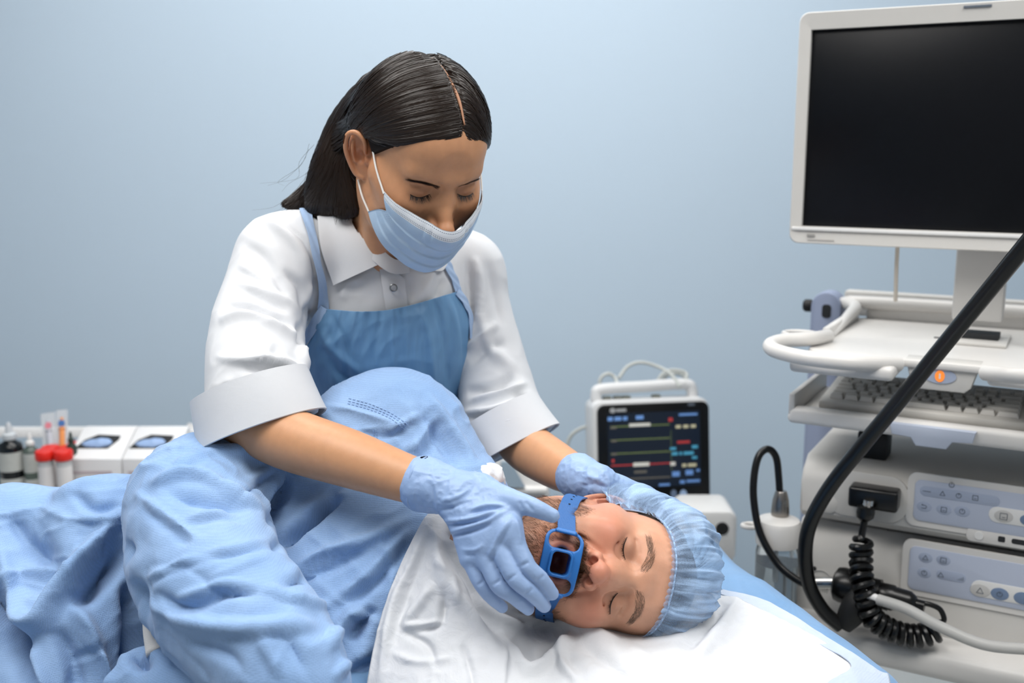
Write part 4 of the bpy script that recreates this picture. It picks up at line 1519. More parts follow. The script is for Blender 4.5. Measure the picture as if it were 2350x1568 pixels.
glv, glf, GLS = glove(LJ, (1362, 1108, 1.366), None, LT_, [(1368, 1110, 1.362), (1348, 1104, 1.373), (1335, 1098, 1.383), (1326, 1093, 1.391)], [.0245, .0258, .0285, .0305], 'glove', LFOLD)
mesh_obj('glove', glv, glf, M_GLOVE, NURSE)


def cuff_rim(c, ax, r, mb, seed):
    ax = unit(ax)
    a = np.linspace(0, 2 * math.pi, 49)
    x = unit(np.cross(ax, A(0, 0, 1))); y = np.cross(ax, x)
    rr = r + .0015 * np.sin(a * 5 + seed) * (np.sin(a / 2) ** 2)
    ring = c + np.outer(np.cos(a), x) * rr[:, None] + np.outer(np.sin(a), y) * rr[:, None] + np.outer(.0006 * np.sin(a * 3 + seed), ax)
    mb.tube(ring, .0012, 6, False)


mb = MB(); cuff_rim(P(971, 1111, 1.208), P(971, 1111, 1.208) - P(1020, 1124, 1.194), .0314, mb, 1)
mb.build('glove_rim', M_GLOVE, RG)
# hands inside the gloves belong to the body
vh, fh = GRS.mesh(-.0022); vh2, fh2 = GLS.mesh(-.0022)
# keep only skin hidden in the glove (hand side of the cuff)
bodyV = [xf(MW, wv), v2, v3]; bodyF = [wf, f2, f3]
bodyC = [wcol, np.tile(c3, (len(v2), 1)), np.tile(c3, (len(v3), 1))]
off, FF = 0, []
for a, b in zip(bodyV, bodyF):
    FF.append(b + off); off += len(a)
mesh_obj('body', np.vstack(bodyV), np.vstack(FF), M_SKINW, NURSE, col=np.vstack(bodyC))
M_BROWW = mat('brow_hair_dark', '#2E2019', .5)
brow_hair(WS, False, 900, MW, 'eyebrow', NURSE, M_BROWW)
lashes(WS, MW, 90, NURSE, M_DARKHAIR, .0085, .35)

# ---- shirt
SH = Sdf((-.50, 1.18, .92), (.18, 1.86, 1.47), .0036)
chain(SH, pts((850, 585, 1.545), (890, 640, 1.575)), [.074, .10], 0)
chain(SH, pts((648, 595, 1.478), (740, 575, 1.52), (860, 590, 1.56), (990, 600, 1.60), (1068, 622, 1.615)), [.060, .062, .070, .062, .058], .03)
chain(SH, pts((868, 680, 1.590), (885, 800, 1.625), (895, 960, 1.68), (900, 1120, 1.73)), [.118, .126, .128, .135], .045)
for x, d in ((805, 1.535), (965, 1.575)):
    SH.add(ell(P(x, 760, d), (.062, .055, .068)), .05)
# sleeves
RS = [(650, 600, 1.478), (606, 700, 1.435), (588, 800, 1.378), (590, 895, 1.327), (604, 965, 1.312)]
chain(SH, pts(*RS), [.066, .061, .0635, .064, .070], .02)
LS = [(1066, 625, 1.615), (1090, 720, 1.605), (1120, 830, 1.585), (1148, 930, 1.552), (1178, 1000, 1.520)]
chain(SH, pts(*LS), [.058, .054, .056, .060, .062], .02)
# sleeve openings
def plane_cut(c, n, S, k, r=.2):
    n = unit(n)
    cc = c + n * r
    S.cut((lambda x, y, z: np.maximum(-((x - c[0]) * n[0] + (y - c[1]) * n[1] + (z - c[2]) * n[2]), np.sqrt((x - cc[0]) ** 2 + (y - cc[1]) ** 2 + (z - cc[2]) ** 2) - r * 1.3), c - r * .9, c + r * .9), k)


def shirt_cut(S):
    chain(S, pts((596, 930, 1.33), (608, 1000, 1.308), (615, 1060, 1.295)), [.045, .062, .066], .0, 'cut')
    chain(S, pts((1158, 955, 1.545), (1184, 1022, 1.512), (1205, 1080, 1.485)), [.040, .052, .056], .0, 'cut')


RC, RN = P(606, 986, 1.310), P(638, 1082, 1.303) - P(606, 986, 1.310)
LC, LN = P(1185, 1024, 1.510), P(1225, 1100, 1.500) - P(1185, 1024, 1.510)
for c, n in ((RC, RN), (LC, LN)):
    n = unit(n)
    SH.apply(((lambda x, y, z, c=c, n=n: np.maximum(-((x - c[0]) * n[0] + (y - c[1]) * n[1] + (z - c[2]) * n[2]), np.sqrt((x - c[0]) ** 2 + (y - c[1]) ** 2 + (z - c[2]) ** 2) - .10)), c - .10, c + .10), .0, 'cut')
shirt_cut(SH)
# neck opening
chain(SH, np.vstack([xf(MW, A(0, -.04, -.10)[None]), xf(MW, A(0, -.048, -.160)[None])]), [.057, .052], .004, 'cut')
sv, sf = SH.mesh()
sv = relax(sv, sf, 2)
sn = vnormals(sv, sf)
SF = [
    ([(542, 648), (595, 668), (656, 692), (684, 722)], 10, .005), ([(521, 706), (578, 706), (640, 730), (676, 757)], 10, -.011, .2),
    ([(505, 738), (562, 720), (623, 738), (692, 775)], 12, .008), ([(560, 668), (610, 690), (660, 715)], 7, -.004),
    ([(500, 820), (562, 832), (648, 832), (706, 866)], 8, .007), ([(560, 850), (644, 845), (700, 872)], 9, -.008),
    ([(706, 783), (690, 815), (706, 855)], 8, .007), ([(690, 740), (690, 780), (702, 790)], 8, -.007),
    ([(505, 912), (520, 890), (550, 880)], 8, -.006), ([(520, 870), (540, 900), (600, 905)], 10, .004),
    ([(640, 502), (700, 555), (722, 610), (724, 660)], 5, -.004), ([(600, 500), (640, 520), (690, 575), (708, 640)], 12, .005),
    ([(650, 620), (690, 660), (700, 720)], 8, -.006), ([(560, 560), (610, 600), (660, 680)], 14, -.004), ([(550, 605), (600, 640), (640, 670)], 10, .004),
    ([(620, 780), (600, 830), (560, 840)], 12, .004), ([(730, 640), (715, 700), (700, 750)], 8, -.007), ([(718, 650), (705, 705)], 7, .004),
    # left sleeve
    ([(1085, 916), (1149, 901), (1207, 880)], 7, .007), ([(1070, 902), (1137, 889), (1180, 864)], 10, -.008),
    ([(1060, 946), (1124, 943), (1167, 930), (1226, 928)], 7, .007), ([(1075, 964), (1136, 950), (1170, 938)], 8, -.008), ([(1180, 905), (1205, 915), (1235, 940)], 9, -.005),
    ([(1130, 1000), (1150, 975), (1190, 960)], 9, .006), ([(1100, 1000), (1120, 980), (1140, 965)], 9, -.007),
    ([(1069, 801), (1110, 770), (1140, 740)], 9, .006), ([(1075, 830), (1120, 800), (1160, 790)], 12, -.006), ([(1100, 720), (1120, 790), (1180, 850)], 12, .005),
    ([(1090, 590), (1100, 660), (1095, 740)], 9, .005), ([(1075, 600), (1080, 680), (1080, 740)], 8, -.006), ([(1120, 600), (1135, 680), (1150, 750)], 10, -.004),
    # chest
    ([(780, 690), (800, 650), (840, 640)], 12, .003), ([(960, 690), (985, 640), (990, 600)], 10, .004), ([(1000, 690), (1015, 640)], 8, -.004), ([(940, 640), (945, 690)], 8, -.003),
]
sv = sculpt(sv, sn, [(a[0], a[1], a[2] * 1.45) + tuple(a[3:]) for a in SF])
sv = relax(sv, sf, 2, .4)
sn = vnormals(sv, sf)
sv = sv + sn * (.0022 * noise(sv * A(16, 16, 14), 31) + .0009 * ridged(sv * 26 + .6 * noise(sv * 14, 4)[:, None], 33))[:, None]
M_SHIRT = cloth_material('shirt_cotton', '#DFE1E5', '#D6D9DE', 2600, rough=.7, wv=.02, crink=.12, sheen=.1, wb=.01)
SHIRT = mesh_obj('shirt', sv, sf, M_SHIRT, NURSE)
SHIRT['label'] = 'white button-up shirt with sleeves rolled to the elbow'
# trousers and shoes
TRS = Sdf(hips + A(-.26, -.24, -1.2), hips + A(.26, .24, .16), .008)
chain(TRS, [hips + A(0, 0, .10), hips, hips + A(0, 0, -.08)], [.128, .135, .125], 0)
for q in (-1, 1):
    chain(TRS, [hips + A(q * .08, 0, -.06), hips + A(q * .085, 0, -.45), A(hips[0] + q * .09, hips[1], .10)], [.098, .074, .062], .03)
v, f = TRS.mesh()
v = v + vnormals(v, f) * (.004 * ridged(v * A(9, 9, 14), 77))[:, None]
mesh_obj('trousers', v, f, M_SHIRT, NURSE)
M_SHOE = mat('shoe_white', '#D8D8D8', .5)
for q in (-1, 1):
    c = A(hips[0] + q * .095, hips[1] - .07, .035)
    SS = Sdf(c - .17, c + .17, .006)
    SS.add(ell(c + A(0, .05, .01), (.047, .075, .052))); SS.add(ell(c + A(0, -.05, -.002), (.046, .085, .036)), .03)
    SS.apply(((lambda x, y, z: .004 - z + 0 * x + 0 * y), c - .2, c + .2), 0, 'and')
    v, f = SS.mesh()
    mesh_obj('shoe', v, f, M_SHOE, NURSE)
# turned-up cuffs
def cuff(c, n, r0, r1, h, sx, up, name):
    n = unit(n)
    x = unit(up - n * (up @ n)); y = np.cross(n, x)
    a = np.linspace(0, 2 * math.pi, 72, endpoint=False)
    rows = []
    prof = [(-h, r0 - .004), (-h, r0), (-h * .6, r0 * .6 + r1 * .4), (-h * .25, r0 * .25 + r1 * .75), (-.001, r1), (0, r1 - .0015), (-.001, r1 - .003), (-h * .5, (r0 + r1) / 2 - .005), (-h, r0 - .006)]
    for t, r in prof:
        k = r * (1 + .05 * np.cos(2 * a + .6)) + .0012 * np.sin(3 * a + t * 40)
        rows.append(c + n * t + np.outer(np.cos(a) * k * sx, x) + np.outer(np.sin(a) * k, y))
    V = np.concatenate(rows)
    o = mesh_obj(name, V, grid_faces(len(prof), 72, True)[:, ::-1], M_SHIRT, SHIRT, True, angle=35)
    return o


cuff(RC + unit(RN) * .002, RN, .0722, .0785, .062, 1.0, A(1, 0, .35), 'cuff')
cuff(LC + unit(LN) * .002, LN, .0605, .068, .058, 1.0, A(1, 0, .35), 'cuff')


def cast_px(S, px, py, off, d0=1.2, tmax=.9):
    px, py = np.asarray(px, float), np.asarray(py, float)
    R = FW[None] + ((px - 1175.0) / F_PX)[:, None] * RT - ((py - 784.0) / F_PX)[:, None] * UPV
    p, hit = S.cast(CAM + R * d0, R, off, tmax)
    return p, hit


def patch(S, left, right, nu, nv, off, name, matl, parent, thick=.001, d0=1.3, bulge=None):
    """sheet lying on S between two picture polylines"""
    L = catmull(np.array(left, float), 12); R_ = catmull(np.array(right, float), 12)
    rs = lambda q: np.stack([np.interp(np.linspace(0, 1, nv), np.linspace(0, 1, len(q)), q[:, i]) for i in (0, 1)], 1)
    L, R_ = rs(L), rs(R_)
    t = np.linspace(0, 1, nu)[None, :, None]
    G = L[:, None] * (1 - t) + R_[:, None] * t
    p, hit = cast_px(S, G[..., 0].ravel(), G[..., 1].ravel(), off, d0)
    if bulge is not None:
        u, w = np.meshgrid(np.linspace(0, 1, nu), np.linspace(0, 1, nv))
        p = p + unit_rows(CAM - p) * bulge(u.ravel(), w.ravel())[:, None]
    Fc = grid_faces(nv, nu)
    n = vnormals(p, Fc)
    if (n * (CAM - p)).sum() < 0:
        Fc = Fc[:, ::-1]; n = -n
    m = len(p)
    V = np.vstack([p, p - n * thick])
    idx = np.arange(m).reshape(nv, nu)
    rim = np.concatenate([idx[0], idx[1:, -1], idx[-1, ::-1][1:], idx[::-1, 0][1:-1]])
    side = np.stack([rim, np.roll(rim, -1), np.roll(rim, -1) + m, rim + m], 1)
    Fc2 = np.vstack([Fc, Fc[:, ::-1] + m, side])
    bm = bmesh.new()
    o = mesh_obj(name, V, Fc2, matl, parent, True, angle=60)
    bm.free()
    return o


SHM = Sdf(SH.lo, SH.lo + SH.h * (SH.n - 1), SH.h)
SHM.D = SH.D
# placket, collar, buttons
patch(SHM, [(868, 597), (876, 650), (886, 712)], [(930, 640), (932, 670), (936, 706)], 12, 24, .0035, 'placket', M_SHIRT, SHIRT, .002)
coll = patch(SHM, [(728, 496), (738, 570), (765, 655)], [(800, 478), (842, 548), (880, 602)], 26, 30, .005, 'collar', M_SHIRT, SHIRT, .0022,
             bulge=lambda u, w: .004 + .012 * u * (1 - .5 * w) + .004 * np.sin(u * 3.14))
patch(SHM, [(932, 606), (965, 604), (1000, 596)], [(960, 612), (1012, 622), (1030, 600)], 12, 16, .006, 'collar', M_SHIRT, SHIRT, .0022, bulge=lambda u, w: .006 + 0 * u)
q = pts((828, 520, 1.462), (848, 560, 1.452), (874, 592, 1.448), (905, 612, 1.455), (938, 610, 1.472))
v, f = ribbon(q, np.tile(A(.15, .25, 1), (5, 1)), .020, .0012)
mesh_obj('collar_stand', v, f, M_SHIRT, SHIRT, True, angle=40)
M_METAL = mat('snap_metal', '#8d8f92', .3, 1.0)
for (x, y) in ((903, 661),):
    c, _ = cast_px(SHM, [x], [y], .0075 if y > 600 else .016, 1.3)
    n = unit(CAM - c[0]); xx = unit(np.cross(n, A(0, 0, 1))); yy = np.cross(n, xx)
    a = np.linspace(0, 2 * math.pi, 29)
    ring = c[0] + np.outer(np.cos(a), xx) * .0048 + np.outer(np.sin(a), yy) * .0048
    mb = MB().tube(ring, .0011, 8, False)
    mb.build('snap_button', M_METAL, SHIRT)
# ---- apron
M_APRON = None


def apron_material():
    t = NT('apron_plastic')
    tc = t.n('ShaderNodeTexCoord')
    mp = t.n('ShaderNodeMapping'); mp.inputs['Scale'].default_value = (60, 60, 6)
    nz = t.n('ShaderNodeTexNoise', Scale=1.0, Detail=5.0)
    t.l(tc.outputs['Object'], mp.inputs['Vector']); t.l(mp.outputs[0], nz.inputs['Vector'])
    mx = t.n('ShaderNodeMix', data_type='RGBA')
    mx.inputs[6].default_value = srgb('#5584B0'); mx.inputs[7].default_value = srgb('#76A0C6')
    t.l(nz.outputs['Fac'], mx.inputs[0]); t.l(mx.outputs[2], t.b.inputs['Base Color'])
    t.set(Roughness=.5)
    bp = t.n('ShaderNodeBump', Strength=.35, Distance=.003)
    t.l(nz.outputs['Fac'], bp.inputs['Height']); t.l(bp.outputs[0], t.b.inputs['Normal'])
    return t.m


M_APRON = apron_material()
M_TIE = cloth_material('apron_tie', '#AFC8E9', '#A0BCE2', 1500, wv=.12, crink=.2)
AP_L = [(742, 708), (716, 770), (697, 812), (706, 870), (740, 940), (760, 1040), (770, 1120)]
AP_R = [(1052, 668), (1078, 715), (1076, 790), (1070, 860), (1058, 940), (1054, 1000), (1050, 1100)]


def apron_bulge(u, w):
    q = np.stack([u * 7, w * 2, 0 * u], 1)
    top = .024 * np.sin(u * math.pi) * np.exp(-w * 5) * 0
    return .004 + .0025 * noise(q, 41) + .0012 * ridged(np.stack([u * 26, w * 3, 0 * u], 1), 42) + .0010 * ridged(np.stack([u * 11 + w * 4, w * 6, 0 * u], 1), 43)


def apron_top(left, right):
    # sagging upper hem
    L = catmull(np.array(left, float), 12); R_ = catmull(np.array(right, float), 12)
    return L, R_


APS = Sdf(SH.lo, SH.lo + SH.h * (SH.n - 1), SH.h)
# apron hangs from the chest: trunk only, without sleeves
chain(APS, pts((868, 680, 1.590), (885, 800, 1.625), (895, 960, 1.66), (900, 1120, 1.70)), [.122, .130, .132, .14], 0)
for x, d in ((805, 1.535), (965, 1.575)):
    APS.add(ell(P(x, 760, d), (.064, .057, .072)), .06)
nu, nvv = 110, 120
L, R_ = apron_top(AP_L, AP_R)
rs = lambda q: np.stack([np.interp(np.linspace(0, 1, nvv), np.linspace(0, 1, len(q)), q[:, i]) for i in (0, 1)], 1)
L, R_ = rs(L), rs(R_)
t = np.linspace(0, 1, nu)[None, :, None]
G = L[:, None] * (1 - t) + R_[:, None] * t
w_ = np.linspace(1, 0, nvv)[:, None] ** 3
G[..., 1] += w_ * (26 * np.sin(np.linspace(0, 1, nu) * math.pi) ** 1.2 * (1 - .35 * np.linspace(0, 1, nu)))[None]
ap, hit = cast_px(APS, G[..., 0].ravel(), G[..., 1].ravel(), .007, 1.3)
u, w = np.meshgrid(np.linspace(0, 1, nu), np.linspace(0, 1, nvv))
ap = ap + unit_rows(CAM - ap) * apron_bulge(u.ravel(), w.ravel())[:, None]
af = grid_faces(nvv, nu)
ap = relax(ap, af, 2)
n = vnormals(ap, af)
if (n * (CAM - ap)).sum() < 0:
    af = af[:, ::-1]; n = -n
AF = [([(900, 716), (902, 800), (905, 900)], 3, .0016), ([(960, 705), (985, 780), (1000, 900)], 8, .004), ([(1000, 690), (1020, 780), (1030, 900)], 7, -.004), ([(1030, 680), (1050, 780), (1050, 900)], 7, .004),
      ([(730, 740), (760, 800), (830, 860)], 10, .004), ([(740, 800), (780, 860), (850, 900)], 10, -.004), ([(760, 720), (790, 790), (800, 880)], 8, -.003), ([(1010, 930), (1035, 960), (1056, 980)], 5, -.004)]
ap = sculpt(ap, n, AF)
m_ = len(ap)
idx = np.arange(m_).reshape(nvv, nu)
rim = np.concatenate([idx[0], idx[1:, -1], idx[-1, ::-1][1:], idx[::-1, 0][1:-1]])
APRON = mesh_obj('apron', np.vstack([ap, ap - n * .0012]), np.vstack([af, af[:, ::-1] + m_, np.stack([rim, np.roll(rim, -1), np.roll(rim, -1) + m_, rim + m_], 1)]), M_APRON, NURSE)
APRON['label'] = 'blue disposable plastic apron with fabric neck straps'


def ribbon_px(S, rows, off, width, name, parent, matl, d0=1.2, thick=.0012, lift=None):
    q = catmull(np.array(rows, float), 10)
    p, _ = cast_px(S, q[:, 0], q[:, 1], off, d0)
    p = catmull(p[::4], 4)
    T = unit_rows(np.gradient(p, axis=0))
    view = unit_rows(CAM - p)
    s = unit_rows(np.cross(T, S.grad(p)))
    k = np.linspace(0, 1, len(p))
    wd = np.interp(k, np.linspace(0, 1, len(width)), width) if np.ndim(width) else np.full(len(p), width)
    n = np.cross(s, T)
    sg = np.sign((n * view).sum(1).mean()); n = n * sg
    prof = np.linspace(-1, 1, 7)
    top = [p + s * (wd * a / 2)[:, None] + n * (.0012 + .0006 * np.sin(a * 4 + k * 17))[:, None] for a in prof]
    V = np.stack(top + [b - n * thick for b in top[::-1]], 1).reshape(-1, 3)
    m = len(p); c = 14
    Fc = grid_faces(m, c, True)
    Fc = [tuple(f) for f in Fc] + [tuple(range(c)), tuple(range((m - 1) * c, m * c))]
    return mesh_obj(name, V, Fc, matl, parent, True, angle=60)


ribbon_px(SH, [(700, 480), (716, 540), (728, 600), (740, 660), (742, 712)], .004, [.016, .013, .012, .014, .016], 'neck_strap', APRON, M_TIE)
ribbon_px(SH, [(1012, 578), (1030, 615), (1044, 645), (1052, 672)], .005, [.014, .015, .014, .016], 'neck_strap', APRON, M_TIE)
ribbon_px(APS, [(744, 706), (722, 745), (704, 775), (692, 792)], .009, [.012, .016, .014, .008], 'side_binding', APRON, M_TIE)
ribbon_px(APS, [(1050, 668), (1068, 695), (1080, 730), (1079, 790)], .010, [.016, .014, .012, .006], 'side_binding', APRON, M_TIE)

# ---- surgical mask
KS = Sdf(WS.lo, WS.lo + WS.h * (WS.n - 1), WS.h)
KS.D = WS.D.copy()
KS.add(rc((0, .098, -.045), (0, .080, -.098), .018, .017), .03)
for q in (-1, 1):
    KS.add(rc((q * .010, .098, -.034), (q * .048, .064, -.026), .009, .008), .02)
    KS.add(rc((q * .020, .082, -.040), (q * .032, .055, -.085), .020, .020), .03)


def mask_mesh():
    nu, nv = 121, 81
    V, UV = [], []
    for v in np.linspace(0, 1, nv):
        amax = np.interp(v, [0, .16, .42, .62, 1], [57, 55, 50, 60, 74])
        al = np.linspace(-1, 1, nu)
        ang = np.radians(al * amax)
        c = np.cos(np.radians(al * 62)) ** 1.0
        k = np.abs(al)
        zt = np.interp(k, [0, .12, .3, .6, 1], [-.0290, -.0280, -.0240, -.0200, -.0150])
        zb = np.interp(k, [0, .3, .6, .85, 1], [-.1225, -.117, -.103, -.083, -.070])
        z = zt * (1 - v) + zb * v
        o = np.stack([np.sin(ang) * .13, .0 + np.cos(ang) * .15, z], 1)
        cen = np.stack([0 * z, 0 * z + .01, z * .95], 1)
        p, _ = KS.cast(o, cen - o, .0026, .14)
        # pleats
        st = sum(.0026 * smooth01(t0, t0 + .02, np.full(nu, v)) - .0026 * smooth01(t0 + .02, t0 + .20, np.full(nu, v)) for t0 in (.36, .56, .76)) * (1 - k ** 4)
        billow = .0035 * math.sin(math.pi * v) * (1 - k ** 2)
        g = unit_rows(p - cen)
        p = p + g * (st + billow)[:, None]
        # notch at the sides: cloth pinched between the loops
        V.append(p); UV.append(np.stack([al, np.full(nu, v), 0 * al], 1))
    V = np.stack(V)
    V[:, :, :] = (np.concatenate([V[:1], V[:-1]], 0) + 2 * V + np.concatenate([V[1:], V[-1:]], 0)) / 4
    return V.reshape(-1, 3), grid_faces(nv, nu), np.concatenate(UV), V


def mask_material():
    t = NT('mask_nonwoven')
    at = t.n('ShaderNodeAttribute', attribute_name='UVP')
    sp = t.n('ShaderNodeSeparateXYZ'); t.l(at.outputs['Vector'], sp.inputs[0])

    def m(op, a, b=None, c=None):
        nd = t.n('ShaderNodeMath', operation=op)
        for i, x in enumerate((a, b, c)):
            if x is None: continue
            if isinstance(x, (int, float)): nd.inputs[i].default_value = x
            else: t.l(x, nd.inputs[i])
        return nd.outputs[0]
    U, V = sp.outputs[0], sp.outputs[1]
    strip = m('LESS_THAN', V, .155)
    dash = m('LESS_THAN', m('FRACT', m('MULTIPLY', U, 42)), .55)
    lines = None
    for k in (.035, .108, .132):
        e = m('LESS_THAN', m('ABSOLUTE', m('SUBTRACT', V, k)), .0042)
        lines = e if lines is None else m('MAXIMUM', lines, e)
    lines = m('MULTIPLY', lines, dash)
    au = m('ABSOLUTE', U)
    side = m('MULTIPLY', m('GREATER_THAN', au, .86), m('LESS_THAN', V, .5))
    dots = m('MULTIPLY', m('LESS_THAN', m('FRACT', m('MULTIPLY', au, 34)), .4), m('LESS_THAN', m('FRACT', m('MULTIPLY', V, 70)), .4))
    lines2 = m('MULTIPLY', side, dots)
    nz = t.n('ShaderNodeTexNoise', Scale=60.0, Detail=4.0)
    tc = t.n('ShaderNodeTexCoord'); t.l(tc.outputs['Object'], nz.inputs['Vector'])
    b = t.n('ShaderNodeMix', data_type='RGBA'); b.inputs[6].default_value = srgb('#AECBEA'); b.inputs[7].default_value = srgb('#C1D8EE'); t.l(nz.outputs['Fac'], b.inputs[0])
    w = t.n('ShaderNodeMix', data_type='RGBA'); w.inputs[7].default_value = srgb('#E9EFF6'); t.l(b.outputs[2], w.inputs[6]); t.l(strip, w.inputs[0])
    d = t.n('ShaderNodeMix', data_type='RGBA'); d.inputs[7].default_value = srgb('#5F7288'); t.l(w.outputs[2], d.inputs[6]); t.l(lines, d.inputs[0])
    e = t.n('ShaderNodeMix', data_type='RGBA'); e.inputs[7].default_value = srgb('#7FA2C9'); t.l(d.outputs[2], e.inputs[6]); t.l(m('MULTIPLY', lines2, .6), e.inputs[0])
    t.l(e.outputs[2], t.b.inputs['Base Color'])
    t.set(Roughness=.75)
    t.b.inputs['Specular IOR Level'].default_value = .25
    bp = t.n('ShaderNodeBump', Strength=.3, Distance=.001)
    n2 = t.n('ShaderNodeTexNoise', Scale=900.0); t.l(tc.outputs['Object'], n2.inputs['Vector'])
    t.l(n2.outputs['Fac'], bp.inputs['Height']); t.l(bp.outputs[0], t.b.inputs['Normal'])
    return t.m


kv, kf, kuv, KG = mask_mesh()
kn = vnormals(kv, kf)
if (kn * kv).sum() < 0: kf = kf[:, ::-1]; kn = -kn
mm = len(kv)
idx = np.arange(mm).reshape(81, 121)
rim = np.concatenate([idx[0], idx[1:, -1], idx[-1, ::-1][1:], idx[::-1, 0][1:-1]])
MASK = mesh_obj('surgical_mask', xf(MW, np.vstack([kv, kv - kn * .0009])), np.vstack([kf, kf[:, ::-1] + mm, np.stack([rim, np.roll(rim, -1), np.roll(rim, -1) + mm, rim + mm], 1)]),
                mask_material(), NURSE, uv=np.vstack([kuv, kuv]))
MASK['label'] = 'pale blue pleated surgical mask with white nose strip'
M_LOOP = mat('ear_loop', '#EDEDEA', .8)
for q, col in ((1, 120), (-1, 0)):
    top, bot = KG[4, col], KG[78, col]
    ear_t = A(q * .0735, .002, .016); ear_b = A(q * .0745, -.012, -.046)
    mid_t = WS.snap(((top + ear_t) / 2)[None], .004)[0]; mid_b = WS.snap(((bot + ear_b) / 2)[None], .005)[0]
    MB().tube([top, mid_t * .6 + (top + ear_t) / 2 * .4, ear_t], .0013, 8, True, 6, M=MW).build('ear_loop', M_LOOP, MASK)
    MB().tube([bot, mid_b * .6 + (bot + ear_b) / 2 * .4, ear_b], .0013, 8, True, 6, M=MW).build('ear_loop', M_LOOP, MASK)

# ---- hair
HR = Sdf((-.115, -.175, -.20), (.145, .115, .145), .0024)
HR.add(ell((0, -.014, .040), (.0815, .1035, .0865)), 0)
HR.add(ell((.004, -.045, .010), (.078, .070, .075)), .02)
# part: a shallow furrow along the crown
pr = np.stack([np.full(9, -.005), np.linspace(.088, -.06, 9)], 1)
pp, _ = WS.cast(np.stack([pr[:, 0], pr[:, 1] * 1.4, np.interp(pr[:, 1], [-.06, .0, .088], [.15, .17, .13])], 1), np.stack([0 * pr[:, 0], -pr[:, 1] * .55, -np.ones(9)], 1), 0, .2)
chain(HR, pp + WS.grad(pp) * .0015, [.0030] * 9, .004, 'cut')
chain(HR, pp + WS.grad(pp) * .008, [.0046] * 9, .006, 'cut')
chain(HR, pp + WS.grad(pp) * .014, [.0056] * 9, .006, 'cut')


def hline(x, y, z):
    zh = np.interp(y, [-.2, -.03, .005, .045, .074, .12], [-.30, -.06, .004, .044, .0755, .085]).astype(np.float32) + 0 * x
    return (zh + 3.0 * np.maximum(x * x - .0, 0) * 0 - z) * .7


HR.apply((hline, A(-.2, -.2, -.2), A(.2, .2, .2)), .004, 'and')
for q in (-1, 1):
    HR.cut(ell((q * .088, -.014, -.010), (.026, .026, .036)), .006)
wl = lambda *r: xf(MWi, pts(*r))
FALL = wl((822, 312, 1.475), (792, 385, 1.475), (765, 440, 1.480), (735, 478, 1.480))
chain(HR, np.vstack([wl((892, 262, 1.45)), FALL]), [.062, .0475, .046, .038, .020], .03)
chain(HR, wl((800, 380, 1.50), (740, 435, 1.515), (690, 465, 1.51), (655, 470, 1.50)), [.035, .024, .015, .005], .015)
chain(HR, wl((815, 420, 1.46), (808, 462, 1.455), (790, 488, 1.45)), [.028, .020, .010], .012)
hv_, hf_ = HR.mesh()
M_HAIR = NT('long_hair')
M_HAIR.set(Base_Color=srgb('#150E0B'), Roughness=.65)
M_HAIR.b.inputs['Specular IOR Level'].default_value = .12
M_HAIR = M_HAIR.m
HAIR = mesh_obj('hair', xf(MW, hv_), hf_, M_HAIR, NURSE)
HAIR['label'] = 'long straight dark brown hair parted down the middle'


